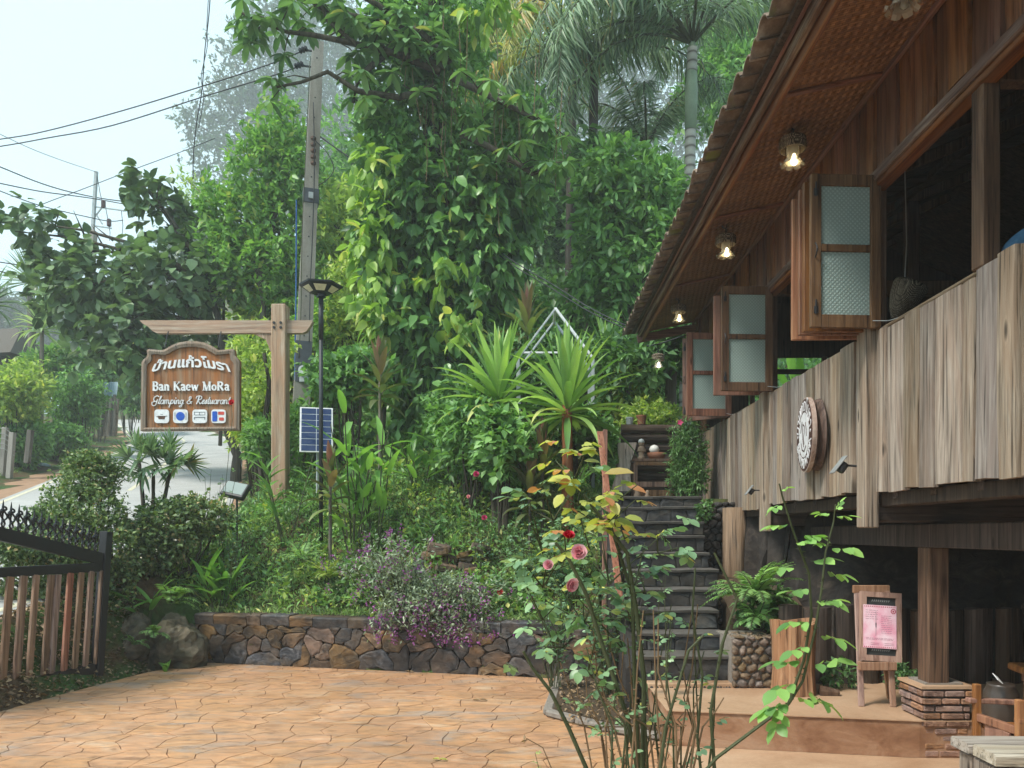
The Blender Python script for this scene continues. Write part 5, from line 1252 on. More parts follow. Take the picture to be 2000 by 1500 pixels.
for i in range(8):
    z = 2.03+.80*i/7; w_ = .11+.03*math.sin(i*1.1); V += [(1.20-w_+i*.015, 10.42, z), (1.20+w_*.8+i*.015, 10.36, z), (1.20+w_*.8+i*.015, 10.42, z), (1.20-w_+i*.015, 10.48, z)]
for i in range(7): k = 4*i; F += [(k, k+1, k+5, k+4), (k+1, k+2, k+6, k+5), (k+2, k+3, k+7, k+6), (k+3, k, k+4, k+7)]
F += [(0, 3, 2, 1), (28, 29, 30, 31)]; mb = MB(); mb.add(V, F); mb.build('slab', M['weathered'], sl_)
def pot(x, y, z, r, h, label, mat='terracotta'):
    t_ = thing('flower_pot', (x, y, z), label, 'pot'); mb = MB(); mb.lathe((x, y, z), [(r*.7, 0), (r*.92, h*.8), (r, h*.82), (r, h), (r*.88, h), (r*.85, h*.85), (0.01, h*.83)], 16); mb.build('pot', M[mat], t_, smooth=False); return t_
pot(1.54, 10.8, 3.13, .075, .13, 'small terracotta pot on top of the log stack')
pot(1.38, 10.85, 3.13, .06, .11, 'grey pot left of the terracotta pot on the log stack', 'greymetal')
pot(1.2, 10.05, 2.03, .10, .12, 'dark wide pot on the ground below the leaning slab', 'darkmortar')
for (x, y, z, s_, lb) in ((1.38, 10.05, 2.05, .05, 'tiny round stone figure by the left foot of the shelf'), (1.50, 9.98, 2.05, .035, 'tiny stone ball in front of the shelf')):
    mb = MB(); mb.lathe((x, y, z), [(s_*.8, 0), (s_, s_), (s_*.6, s_*1.8), (s_*.75, s_*2.3), (s_*.6, s_*3), (.005, s_*3.3)], 10); tag(mb.build('stone_figure', M['statue'], smooth=True), lb, 'figure')

# boards leaning beside the steps
mb = MB(); mb.bar(P(1213, 1190, 7.05), P(1172, 843, 7.75), .062, .022); tag(mb.build('leaning_board', M['redwood']), 'reddish brown board leaning across the left side of the steps', 'board')
mb = MB(); mb.bar((.78, 8.3, .5), (.79, 8.3, 2.72), .06, .05); tag(mb.build('wooden_post', M['furniture']), 'dark orange post standing behind the leaning board', 'post')
# white gabled garden frame
gf = thing('garden_arch', (.6, 11.6, 2.1), 'white metal garden frame with a pointed gable behind the strap-leaved plants', 'arch')
for dy in (0, .7):
    Y = 11.5+dy; xr_ = (1158-PX)*11.5/FX; xl = (1012-PX)*11.5/FX; xm = (xl+xr_)/2; ze = P(0, 700, 11.5).z; za = P(0, 603, 11.5).z
    for x in (xl, xr_): part('upright', (x, Y, 2.0), (x, Y, ze), .05, .05, M['greymetal'], gf)
    part('rafter', (xl, Y, ze), (xm, Y, za), .03, .03, M['greymetal'], gf); part('rafter', (xr_, Y, ze), (xm, Y, za), .05, .04, M['greymetal'] if dy else M['whitepaint'], gf)
    if dy: part('crossbar', (xl, Y, ze+.25), (xr_, Y, ze+.25), .03, .03, M['whitepaint'], gf)
part('ridge_bar', (xm, 11.5, za), (xm, 12.2, za), .04, .04, M['whitepaint'], gf)

# ================================================================== GATE
def GX(Y): return -6.657+.233*Y
def GYp(px): return 9985.5/(1388.5-px)
def G(Y, z, off=0): Y2 = Y+.085*(z-1.2); return Vector((GX(Y2)-off*.97, Y2+off*.23, z))
gate = thing('iron_gate', (-4.8, 7.6, 0), 'black iron gate leaf with upright brown wooden slats and curled spikes', 'gate')
def gbar(name, a, b_, w_, h_, mat='black'): mb = MB(); mb.bar(a, b_, w_, h_, bev=.004); return mb.build(name, M[mat], gate)
gbar('gate_post', G(8.42, .06), G(8.42, 1.62), .10, .09)
gbar('top_rail', G(8.37, 1.325), G(6.1, 1.83), .06, .125); gbar('middle_rail', G(8.37, 1.235), G(6.1, 1.235), .06, .095); gbar('bottom_rail', G(8.37, .145), G(6.1, .145), .06, .11)
for i, px in enumerate([197, 176, 156, 135, 111, 97, 68, 43, 17, -10, -38, -66, -96, -128]):
    Y = GYp(px); a = G(Y, .19, -.02); b_ = G(Y, 1.19+rnd.uniform(-.015, .01), -.02); j = rnd.uniform(-.006, .006); a.y += j
    mb = MB(); mb.bar(a, b_, .028, .088+rnd.uniform(-.01, .012), up=(0, 1, 0), bev=.004)
    o = mb.build('slat', M['redwood'] if i == 3 else M['gatewood'], gate)
    if i == 3: o['label'] = 'bright reddish slat'
def scroll(base, up, fwd, h):
    pts = []
    for k in range(9): t_ = k/8; pts.append(base+up*(h*t_*.75)+fwd*(.030*math.sin(2*PI*t_)))
    c_ = pts[-1]+fwd*.022
    for k in range(1, 8): a = PI-k*R(44); r = .022*(1-.07*k); pts.append(c_+fwd*(r*math.cos(a))+up*(r*math.sin(a)))
    return pts
Y = 6.15; tv = (G(8.37, 1.325)-G(6.1, 1.83)).normalized()
while Y < 8.36:
    base = G(Y, 1.325+(8.37-Y)*.2225+.058); mb = MB(); mb.tube(scroll(base, Vector((0, .1, 1)), tv, .25), .0095, 6)
    q = scroll(base, Vector((0, .1, 1)), -tv, .20); mb.tube([p+Vector((.02, 0, 0)) for p in q], .0085, 6)
    mb.tube([base, base+Vector((0, .02, .2)), base+Vector((0, .025, .27))], [.006, .011, .002], 6); mb.build('curled_spike', M['black'], gate); Y += .085

# ================================================================== WOODEN NAME SIGN
SY = 12.0; k_ = SY/FX/5.556
def S2(u, v, h=0):   # board coordinates: u right, v up, metres; h towards the viewer
    o = P(280, 590+1500/5.556, SY); return Vector((o.x+u, SY-.20-h, o.z+v))
def zp(x, y): return (x*k_, (1500-y)*k_)
gal = thing('sign_gallows', (-3.93, SY, 2.4), 'tall pale wooden post with a long cross beam holding the name board', 'post')
mb = MB(); mb.box((P(548, 0, SY).x, SY, (P(0, 597, SY).z+1.9)/2), (.225, .22, P(0, 597, SY).z-1.9), bev=.012); mb.build('post', M['signwood'], gal)
z0, z1 = P(0, 652, SY).z, P(0, 627, SY).z
out_ = [(P(275, 0, SY).x, z1), (P(281, 0, SY).x, z1-.05), (P(292, 0, SY).x, z1-.10), (P(300, 0, SY).x, z1-.165), (P(309, 0, SY).x, z0), (P(592, 0, SY).x, z0), (P(600, 0, SY).x, z0+.03), (P(606, 0, SY).x, z0+.10), (P(612, 0, SY).x, z1-.02), (P(611, 0, SY).x, z1)]
mb = MB(); mb.prism(out_, lambda u, v, h: (u, SY-h, v), -.045, .045); mb.build('cross_beam', M['signwood_x'], gal)
for (x, y) in ((540, 634), (540, 643), (553, 634), (553, 643)): mb = MB(); q = P(x, y, SY); mb.lathe((q.x, SY-.115, q.z), [(.022, 0), (.02, .012)], 8, Matrix.Rotation(R(90), 3, 'X')); mb.build('bolt', M['black'], gal)
mb = MB(); xb = P(533, 0, SY).x; mb.prism([(xb, z0-.30), (xb-.03, z0-.28), (xb-.10, z0-.10), (xb-.26, z0-.02), (xb-.30, z0), (xb, z0)], lambda u, v, h: (u, SY-h, v), -.03, .03); mb.build('bracket', M['signwood'], gal)
board = thing('name_board', S2(.76, 0), 'carved wooden name board with white lettering and four round-cornered pictograms', 'sign')
outl = [zp(*q) for q in [(50,1420),(1100,1410),(1102,680),(1088,655),(1052,615),(1048,560),(1035,545),(880,560),(820,520),(740,480),(640,463),(540,464),(450,480),(380,508),(320,545),(280,560),(130,548),(115,562),(122,600),(112,635),(72,668),(60,690)]]
mb = MB(); mb.prism(outl, S2, -.06, 0); mb.build('panel', M['signface'], board)
cx_, cy_ = (outl[0][0]+outl[1][0])/2, .65
inn = [(cx_+(u-cx_)*.90, cy_+(v-cy_)*.90) for u, v in outl]
V = []; n = len(outl); mid = [(cx_+(u-cx_)*.955, cy_+(v-cy_)*.955) for u, v in outl]
for lay, hh in ((outl, 0), (outl, .030), (mid, .042), (inn, .030), (inn, .001)): V += [S2(u, v, hh) for u, v in lay]
F = [(j*n+i, j*n+(i+1) % n, (j+1)*n+(i+1) % n, (j+1)*n+i) for j in range(4) for i in range(n)]
mb = MB(); mb.add(V, F); mb.build('frame_moulding', M['boardframe'], board)
for x in (290, 860): mb = MB(); u = x*k_; a = S2(u, zp(0, 520)[1]+.0, -.03); mb.tube([a, Vector((a.x, SY-.06, z0+.02))], .009, 6); mb.build('hanging_rod', M['black'], board)
base = zp(175, 985)
_, xe = letters('Ban Kaew MoRa', 0, 0, .125, S2, .03); sc = (zp(1000, 0)[0]-base[0])/xe
fl = lambda u, v, h: S2(base[0]+u*sc, base[1]+v, h+.002)
for mb in letters('Ban Kaew MoRa', 0, 0, .125, fl, .024, depth=.022)[0]: mb.build('letter', M['whitepaint'], board)
b2 = zp(160, 1130); _, xe = letters('GLAmping & QEstuArant', 0, 0, .12, S2, .013, .25, 0, False); sc2 = (zp(1010, 0)[0]-b2[0])/xe
fl2 = lambda u, v, h: S2(b2[0]+u*sc2, b2[1]+v, h+.002)
GL['a'] = GL['A']; GL['e'] = GL['E']; GL['n'] = GL['N']
for mb in letters('GLamping & Qestuarant', 0, 0, .12, fl2, .0135, .25, 0, False, .018)[0]: mb.build('script_letter', M['whitepaint'], board)
tcx, tcz = zp(595, 0)[0], zp(0, 735)[1]
def fth(x, y, h):
    X = x*.98; a = X*.95; r = 1/.95   # letters follow an arch
    return S2(tcx+X-y*math.sin(a)*.8, tcz-.30*X*X+y*1.0, h+.002)
me = text_mesh('บ้านแก้วโมรา', .205, .010, fth, .006)
bbx = [v.co.x for v in me.vertices]; wd_ = max(bbx)-min(bbx); s_ = (zp(1010, 0)[0]-zp(170, 0)[0])/wd_; mx_ = (max(bbx)+min(bbx))/2
wx = P(280, 590, SY).x+tcx-.01
for v in me.vertices: v.co.x = wx+(v.co.x-mx_)*s_
me.materials.append(M['whitepaint']); link('thai_lettering', me, board)
M['blue'] = plain('blue_print', (.02, .10, .50), .5); M['redprint'] = plain('red_print', (.6, .08, .06), .5); M['brownprint'] = plain('brown_print', (.12, .06, .035), .5); M['greyprint'] = plain('grey_print', (.16, .18, .20), .5)
def rrect(x0, y0, x1, y1, r, n=5):
    o = []
    for (cx, cy2, a0) in ((x1-r, y0+r, -90), (x1-r, y1-r, 0), (x0+r, y1-r, 90), (x0+r, y0+r, 180)):
        for k in range(n): a = R(a0+90*k/(n-1)); o.append((cx+r*math.cos(a), cy2+r*math.sin(a)))
    return o
def circ(cx, cy2, r, n=20): return [(cx+r*math.cos(2*PI*k/n), cy2+r*math.sin(2*PI*k/n)) for k in range(n)]
for q, x in enumerate((195, 395, 600, 800)):
    u0, v0 = zp(x, 1335); u1, v1 = zp(x+155, 1190); cx, cv = (u0+u1)/2, (v0+v1)/2; g = (u1-u0)
    mb = MB(); mb.prism(rrect(u0, v0, u1, v1, g*.2), S2, .002, .022); ic = mb.build('pictogram', M['whitepaint'], board)
    def pr(polys, mat, name, h=.0255):
        mb = MB()
        for p in polys: mb.prism(p, S2, .022, h)
        mb.build(name, M[mat], ic)
    if q == 0: pr([[(cx-.27*g, cv+.02*g), (cx-.2*g, cv-.2*g), (cx+.2*g, cv-.2*g), (cx+.27*g, cv+.02*g)], [(cx-.38*g, cv-.02*g), (cx-.30*g, cv-.06*g), (cx+.38*g, cv-.0*g), (cx+.38*g, cv+.03*g)]], 'brownprint', 'cup_mark'); pr([[(cx-.1*g, cv+.12*g), (cx+.1*g, cv+.12*g), (cx+.1*g, cv+.14*g), (cx-.1*g, cv+.14*g)]], 'greyprint', 'steam_mark')
    if q == 1: pr([circ(cx, cv, .30*g)], 'blue', 'plate_mark'); pr([[(cx+s_*.37*g, cv-.25*g), (cx+s_*.37*g+.03*g, cv-.25*g), (cx+s_*.37*g+.03*g, cv+.27*g), (cx+s_*.37*g, cv+.27*g)] for s_ in (-1.05, 1)], 'greyprint', 'cutlery_mark')
    if q == 2: pr([[(cx-.38*g, cv-.10*g), (cx+.38*g, cv-.10*g), (cx+.38*g, cv-.05*g), (cx-.38*g, cv-.05*g)], [(cx-.38*g, cv-.22*g), (cx-.33*g, cv-.22*g), (cx-.33*g, cv-.1*g), (cx-.38*g, cv-.1*g)], [(cx+.33*g, cv-.22*g), (cx+.38*g, cv-.22*g), (cx+.38*g, cv-.1*g), (cx+.33*g, cv-.1*g)], [(cx-.38*g, cv+.08*g), (cx+.38*g, cv+.08*g), (cx+.38*g, cv+.11*g), (cx-.38*g, cv+.11*g)], [(cx-.38*g, cv+.27*g), (cx+.38*g, cv+.27*g), (cx+.38*g, cv+.3*g), (cx-.38*g, cv+.3*g)], [(cx-.38*g, cv+.1*g), (cx-.35*g, cv+.1*g), (cx-.35*g, cv+.28*g), (cx-.38*g, cv+.28*g)], [(cx+.35*g, cv+.1*g), (cx+.38*g, cv+.1*g), (cx+.38*g, cv+.28*g), (cx+.35*g, cv+.28*g)], [(cx-.02*g, cv+.1*g), (cx+.01*g, cv+.1*g), (cx+.01*g, cv+.28*g), (cx-.02*g, cv+.28*g)]], 'greyprint', 'bed_mark')
    if q == 3: pr([rrect(cx-.42*g, cv-.36*g, cx-.08*g, cv+.34*g, .08*g)], 'blue', 'blue_mark'); pr([rrect(cx-.02*g, cv+.1*g, cx+.4*g, cv+.32*g, .06*g), rrect(cx+.04*g, cv-.3*g, cx+.38*g, cv-.08*g, .06*g)], 'redprint', 'red_mark')

# ================================================================== LAMPS, POLES, CABLES
sl2 = thing('solar_lamp', (-2.91, 10.6, 2.0), 'black solar garden lamp with a wide flat hexagonal head on a thin pole', 'lamp')
x, y = P(627, 0, 10.6).x, 10.6; zt = P(0, 557, 10.6).z
mb = MB(); mb.tube([(x, y, 1.5), (x, y, zt-.16)], .028, 10); mb.tube([(x, y, zt-.75), (x, y, zt-.16)], .034, 10); mb.build('pole', M['blackplastic'], sl2, smooth=True)
mb = MB(); mb.lathe((x, y, zt), [(.06, -.17), (.06, -.12), (.14, -.115), (.295, -.02), (.30, .0), (.12, .012)], 6, Matrix.Rotation(R(12), 3, 'Z')); mb.build('head', M['blackplastic'], sl2)
M['ledpanel'] = plain('pale_led_panel', (.80, .74, .52), .3)
for k in range(6):
    a0, a1 = R(12+60*k+9), R(12+60*k+51); mb = MB(); pts = []
    for (a, r, z) in ((a0, .165, -.112), (a1, .165, -.112), (a1, .262, -.050), (a0, .262, -.050)): kk = math.cos(R(30))/math.cos((a-R(12+60*k))-R(30)); pts.append((x+r*kk*math.cos(a), y+r*kk*math.sin(a), zt+z))
    mb.add(pts, [(0, 1, 2, 3)]); mb.build('led_panel', M['ledpanel'], sl2)
spn = thing('solar_module', P(618, 840, 11.3), 'small blue solar panel in a white frame behind the lamp pole', 'solar panel')
pc = P(618, 840, 11.3); rot = Matrix.Rotation(R(14), 3, 'Z') @ Matrix.Rotation(R(-14), 3, 'X')
mb = MB(); mb.box(pc, (.47, .03, .70), rot, .004); mb.build('frame', M['whitepaint'], spn)
m, t, b = material('blue_silicon', .2, .5); b.inputs['Base Color'].default_value = (.012, .03, .10, 1); M['cell'] = m
for i in range(2):
    for j in range(7): mb = MB(); mb.box(pc+rot @ Vector((-.108+.216*i, -.017, -.288+.096*j)), (.206, .004, .086), rot); mb.build('cell', m, spn)
mb = MB(); mb.tube([pc+Vector((0, .05, 0)), Vector((pc.x, pc.y+.05, 2.2))], .02, 6); mb.build('stand', M['greymetal'], spn)
fl_ = thing('flood_light', P(460, 960, 11), 'square flood light with a pale glass face tilted up in the garden', 'flood light')
pc = P(460, 958, 11.0); rot = Matrix.Rotation(R(18), 3, 'Y') @ Matrix.Rotation(R(-32), 3, 'X') @ Matrix.Rotation(R(-12), 3, 'Z')
mb = MB(); mb.box(pc, (.36, .09, .25), rot, .012); mb.build('housing', M['blackplastic'], fl_)
m, t, b = material('lamp_glass_face', .6, .3); b.inputs['Base Color'].default_value = (.24, .30, .29, 1)
mb = MB(); mb.box(pc+rot @ Vector((0, -.047, .012)), (.31, .006, .19), rot); mb.build('glass', m, fl_)
mb = MB(); mb.tube([pc+Vector((0, .05, -.05)), Vector((pc.x, pc.y+.06, 1.5))], .015, 6); mb.build('stake', M['blackplastic'], fl_)

m, t, b = material('pole_concrete', .85, .2); n1 = nz(t, coords(t, (3, 3, .6)), 1.5, 6); n2 = nz(t, coords(t), 25, 4)
c = ramp(t, n1, [(.3, (.24, .215, .19)), (.7, (.40, .37, .33))]); t.links.new(mixc(t, .4, c, ramp(t, n2, [(.3, (.7,)*3), (.7, (1.1,)*3)]), 'MULTIPLY'), b.inputs['Base Color']); bump(t, b, n2, .3, .01); M['pole'] = m
up_ = thing('utility_pole', (-4.5, 15, 2.5), 'near square concrete utility pole rising through the tree leaves', 'utility pole')
a = P(583, 905, 15); b_ = P(621, 84, 15)
def pole_at(t_, dx=0, dy=0): return a.lerp(b_, t_)+Vector((dx, dy, 0))
V = []; rot = Matrix.Rotation(R(20), 3, 'Z')
for t_, w_ in ((-.06, .17), (0, .165), (1, .105)):
    for (sx, sy) in ((-1, -1), (1, -1), (1, 1), (-1, 1)): q = rot @ Vector((sx*w_, sy*w_*.8, 0)); V.append(a.lerp(b_, t_)+q)
mb = MB(); mb.add(V, [(0,1,5,4),(1,2,6,5),(2,3,7,6),(3,0,4,7),(4,5,9,8),(5,6,10,9),(6,7,11,10),(7,4,8,11),(8,9,10,11)]); mb.build('shaft', M['pole'], up_)
for k in range(15):
    t_ = .30+k*.047; w_ = .165-.06*t_; q = a.lerp(b_, t_)+rot @ Vector((-.01, -w_*.8-.002, 0)); mb = MB(); mb.lathe(q, [(.014, -.004), (.014, .004)], 8, rot @ Matrix.Rotation(R(90), 3, 'X')); mb.build('bolt_hole', M['black'], up_)
for (y0, y1, gr) in ((372, 400, .04), (668, 748, .012)):
    t0, t1 = (905-y1)/821, (905-y0)/821; q = a.lerp(b_, (t0+t1)/2); w_ = .165-.06*(t0+t1)/2; mb = MB(); mb.box(q, (2*w_+gr, 1.6*w_+gr, (t1-t0)*(b_-a).length), rot, .006); mb.build('metal_band', plain('dark_grey_sheet', (.09, .10, .12), .5), up_)
q = a.lerp(b_, (905-388)/821)+rot @ Vector((0, -.16, 0)); mb = MB(); mb.box(q, (.10, .03, .12), rot, .005); mb.build('clamp_plate', M['greymetal'], up_)
q = P(592, 728, 15)+rot @ Vector((0, -.2, 0)); mb = MB(); mb.lathe(q+Vector((0, 0, 0)), [(.10, -.05), (.11, .0), (.09, .06)], 14, Matrix.Rotation(R(80), 3, 'X')); mb.box(q+Vector((0, .05, -.14)), (.17, .12, .16), None, .01); mb.build('electric_meter', M['greymetal'], up_)
mb = MB(); mb.tube([P(588, 395, 15)+Vector((-.06, -.1, 0)), P(585, 560, 15)+Vector((-.03, -.12, 0)), P(582, 745, 15)+Vector((-.02, -.14, 0))], .014, 7); mb.build('blue_pipe', plain('blue_plastic_pipe', (.03, .12, .36), .4), up_)
for (px, py) in ((592, 97), (584, 127)):
    q = P(px, py, 14.9); mb = MB(); mb.lathe(q, [(.03, -.09), (.06, -.06), (.04, -.03), (.065, 0), (.04, .03), (.06, .06), (.03, .09)], 10, Matrix.Rotation(R(70), 3, 'Y')); mb.bar(q+Vector((.02, 0, 0)), q+Vector((.3, .05, -.02)), .03, .03); mb.build('insulator', M['blackplastic'], up_)
mb = MB(); q = P(612, 270, 14.85)
for k in range(5): mb.lathe(q+Vector((0, 0, -.12*k)), [(.02, -.04), (.05, -.02), (.05, .02), (.02, .04)], 9)
mb.build('insulator_string', plain('rusty_brown', (.10, .055, .035), .6), up_)
def cable(pts, r, label, Y0=15, Y1=None, mat='wire', name='cable', cat='cable', group=None):
    P3 = []; n = len(pts)
    for i, q in enumerate(pts):
        Y = q[2] if len(q) > 2 else Y0+((Y1 or Y0)-Y0)*i/(n-1); P3.append(P(q[0], q[1], Y))
    # smooth
    o = []
    for i in range(n-1):
        p0, p1, p2, p3 = P3[max(i-1, 0)], P3[i], P3[i+1], P3[min(i+2, n-1)]
        for k in range(5):
            t_ = k/5; o.append(.5*((2*p1)+(p2-p0)*t_+(2*p0-5*p1+4*p2-p3)*t_*t_+(3*p1-p0-3*p2+p3)*t_**3))
    o.append(P3[-1]); mb = MB(); mb.tube(o, r, 5); return tag(mb.build(name, M[mat], smooth=True), label, cat, group)
cable([(590, 100), (520, 128), (400, 167), (240, 216), (90, 256), (0, 272), (-200, 300)], .013, 'upper of the two thick cables running left from the near pole', 15, 19)
cable([(584, 130), (520, 152), (400, 188), (220, 245), (90, 270), (0, 286), (-200, 316)], .013, 'lower of the two thick cables running left from the near pole', 15, 19)
cable([(412, -30), (408, 30), (400, 100), (396, 160), (391, 200), (384, 240), (378, 300), (377, 350)], .010, 'frayed vertical cable hanging against the sky', 14)
cable([(409, -30), (404, 50), (405, 90), (393, 150), (398, 190), (388, 250)], .007, 'thinner loose strand twisted round the vertical hanging cable', 13.98)
cable([(0, 262), (60, 290), (120, 313), (188, 336)], .011, 'thin faint cable from the left edge to the top of the far pole', 24, 32)
cable([(-40, 312), (0, 326), (80, 358), (150, 378), (230, 392), (330, 400)], .022, 'cable passing the far pole, uppermost of three', 24, 36)
cable([(-40, 350), (0, 358), (80, 374), (170, 386), (250, 400), (330, 416)], .020, 'cable passing the far pole, middle of three', 24, 36)
cable([(-40, 355), (0, 373), (80, 402), (172, 424), (215, 432), (240, 430)], .018, 'cable passing the far pole, lowest of three', 24, 33)
cable([(20, 425), (90, 396), (160, 370), (250, 335), (350, 298), (420, 270)], .012, 'thin cable rising from the left trees to the hazy tree', 24, 26)
cable([(-30, 508), (0, 512), (60, 522), (130, 540)], .02, 'low cable near the left palm, upper one', 26, 30)
cable([(-30, 524), (0, 530), (60, 546), (120, 566)], .02, 'low cable near the left palm, lower one', 26, 30)
cable([(618, 262), (660, 292), (700, 320), (745, 352), (800, 385), (870, 430)], .014, 'cable running down right from the near pole to the vine tree', 15, 14.5)
cable([(616, 275), (640, 300), (652, 330), (640, 350), (622, 362)], .009, 'slack loop of cable on the right side of the near pole', 14.9)
cable([(612, 200), (614, 330), (610, 470), (606, 560), (604, 668)], .010, 'black cable running down the face of the near pole', 14.8)
cable([(606, 110), (602, 200), (596, 330), (590, 450), (588, 600), (584, 700)], .009, 'green cable along the left side of the near pole', 14.8, mat='stem')
cable([(960, 480), (1010, 515), (1080, 556), (1150, 600), (1222, 636)], .010, 'upper of two thin cables reaching the roof corner', 14, 11.6)
cable([(960, 488), (1010, 523), (1080, 565), (1150, 608), (1222, 642)], .010, 'lower of two thin cables reaching the roof corner', 14, 11.6)
fp = thing('utility_pole', P(172, 560, 32), 'far slender utility pole with metal brackets against the sky', 'utility pole')
a2, b2_ = P(170, 640, 32), P(188, 335, 32); mid = a2.lerp(b2_, .62)
mb = MB(); mb.bar(a2, mid, .30, .26); mb.build('shaft', M['pole'], fp); mb = MB(); mb.bar(a2.lerp(b2_, .56), b2_, .13, .11); mb.build('steel_extension', M['greymetal'], fp)
for (p, q) in (((180, 403), (246, 412)), ((178, 440), (218, 446)), ((182, 405), (182, 440)), ((184, 425), (200, 404)), ((186, 416), (200, 438))):
    mb = MB(); mb.bar(P(*p, 32), P(*q, 32), .05, .05); mb.build('bracket', M['greymetal'], fp)
for (x, y) in ((202, 399), (213, 435)): mb = MB(); mb.lathe(P(x, y, 32), [(.05, -.16), (.09, -.13), (.09, .12), (.05, .16)], 9); mb.build('insulator', plain('brown_insulator', (.10, .05, .05), .4), fp)
for pts in ([(206, 404), (210, 425), (212, 440)], [(213, 440), (215, 455), (214, 470)], [(237, 412), (240, 440), (238, 470)], [(190, 345), (196, 380), (201, 398)]):
    mb = MB(); mb.tube([P(*q, 32) for q in pts], .014, 5); mb.build('jumper_wire', M['wire'], fp)

# ================================================================== ACROSS THE ROAD
hut = thing('thatched_hut', P(35, 690, 34), 'grey thatched hut roof among trees at the left edge', 'hut')
c0 = P(12, 668, 34)
mb = MB(); x, y, z = c0.x, 34, c0.z; mb.add([(x-3, y-1.5, z-1.0), (x+1.2, y-1.5, z-.8), (x+.5, y+.3, z+.7), (x-2.2, y+.3, z+.6), (x+1.2, y+2, z-.8), (x-3, y+2, z-1)], [(0,1,2,3), (1,4,2), (4,5,3,2), (5,0,3), (0,5,4,1)])
mb.build('roof', plain('grey_thatch', (.13, .115, .10), .95, n=40, bmp=1), hut); mb = MB(); mb.box((x-.9, y+.2, z-2.2), (3.2, 2.4, 2.6)); mb.build('wall', M['darkwood'], hut)
ban = thing('tin_sheet', P(217, 770, 31), 'pale blue corrugated sheet standing above wooden stakes by the road', 'sheet')
V = []; F = []
for i in range(13):
    u = i/12; px = 203+28*u
    for v in range(5): V.append(P(px+v*-.8, 746+v*7, 31+.06*(i % 2)+.3*math.sin(u*3)))
for i in range(12):
    for v in range(4): k = 5*i+v; F.append((k, k+1, k+6, k+5))
mb = MB(); mb.add(V, F); mb.build('sheet', plain('pale_blue_tin', (.42, .55, .62), .4), ban)
stk = thing('stake_fence', P(214, 845, 31), 'bundle of weathered upright stakes beside the road bend', 'fence')
for k in range(9):
    x0 = 199+k*3.4; a3 = P(x0-1+rnd.uniform(-1.5, 1), 852, 31+rnd.uniform(-.2, .3)); b3 = P(x0+3+rnd.uniform(-1, 2), 772+rnd.uniform(-4, 8), 31); mb = MB(); mb.tube([a3, b3], rnd.uniform(.035, .065), 6, jit=.1); mb.build('stake', M['weathered'] if k % 3 else M['bark'], stk)
for (x, y0, y1, lb) in ((22, 845, 935, 'leaning concrete fence post by the verge at the left edge'), (8, 835, 930, 'pale fence post at the very left edge'), (57, 840, 905, 'short old wooden stake in the roadside bushes')):
    a3, b3 = P(x-4, y1, 20.5), P(x+3, y0, 20.5); mb = MB(); mb.bar(a3, b3, .13, .13, bev=.01); tag(mb.build('fence_post', M['pole'] if x < 40 else M['bark']), lb, 'post')
mb = MB()
for k in range(5): mb.tube([P(-30, 838+k*9, 20.3), P(8, 836+k*10, 20.4), P(28, 850+k*10, 20.5)], .008, 5)
tag(mb.build('wire_fence', M['rope']), 'sagging pale wires between the posts at the left edge', 'fence')
V = []; F = []; c0 = P(82, 914, 23.6)
for i in range(7):
    for k in range(10): e = -PI/2+PI*i/6; a3 = 2*PI*k/10; s_ = .20*(1+.35*mnoise.noise(Vector((i*.9, k*.8, 3)))); V.append((c0.x+s_*1.4*math.cos(a3)*math.cos(e), c0.y+s_*math.sin(a3)*math.cos(e), c0.z+s_*.7*math.sin(e)))
for i in range(6):
    for k in range(10): F.append((i*10+k, i*10+(k+1) % 10, (i+1)*10+(k+1) % 10, (i+1)*10+k))
mb = MB(); mb.add(V, F); tag(mb.build('litter_bag', plain('blue_grey_plastic', (.25, .32, .42), .4)), 'crumpled blue-grey plastic bag on the far verge', 'bag')

# ================================================================== TREES AND PLANTS
TL = T5(.42, .07, .12); TN = T5(.24, .04, .15); TW = T5(.62, .08, .10)
TBIG = TR(.80, .06, .22, (.46, .5, .30)); TVINE = TR(.52, .05, .30, (.44, .46, .24)); TLONG = TR(.34, .04, .30, (.30, .5, .42), (.2, .5, .8)); TROSE = TR(.68, .05, .14, (.40, .5, .34))
TPIN = T5(.075, .01, .35)
def H(x, y): return tz(x, y)
def trunk(parent, pts, rad, mat='bark', n=10, name='trunk', jit=.04):
    o = []; r = []; m_ = len(pts)
    for i in range(m_-1):
        for k in range(4): t_ = k/4; o.append(Vector(pts[i]).lerp(Vector(pts[i+1]), t_)+Vector((rnd.uniform(-1, 1), rnd.uniform(-1, 1), 0))*rad[i]*.12*(k > 0)); r.append(rad[i]+(rad[i+1]-rad[i])*t_)
    o.append(Vector(pts[-1])); r.append(rad[-1]); mb = MB(); mb.tube(o, r, n, jit=jit); return mb.build(name, M[mat], parent, smooth=True)
def limbs(parent, base, ends, r0, mat='bark', sag=.3):
    mb = MB()
    for e in ends:
        e = Vector(e); b_ = Vector(base)+Vector((rnd.uniform(-.1, .1), rnd.uniform(-.1, .1), rnd.uniform(-.6, .3)))*min(1, r0*5); d = e-b_; p = [b_, b_+d*.35+Vector((0, 0, d.length*.08)), b_+d*.7+Vector((0, 0, d.length*.06)), e]
        mb.tube(p, [r0, r0*.7, r0*.45, r0*.15], 7)
        for q in range(3):
            s_ = p[1].lerp(p[3], .3+.25*q); t_ = s_+Vector((rnd.uniform(-1, 1), rnd.uniform(-1, 1), rnd.uniform(-.3, 1))).normalized()*d.length*.13; mb.tube([s_, t_], [r0*.35, r0*.08], 5)
    return mb.build('limbs', M[mat], parent, smooth=True)
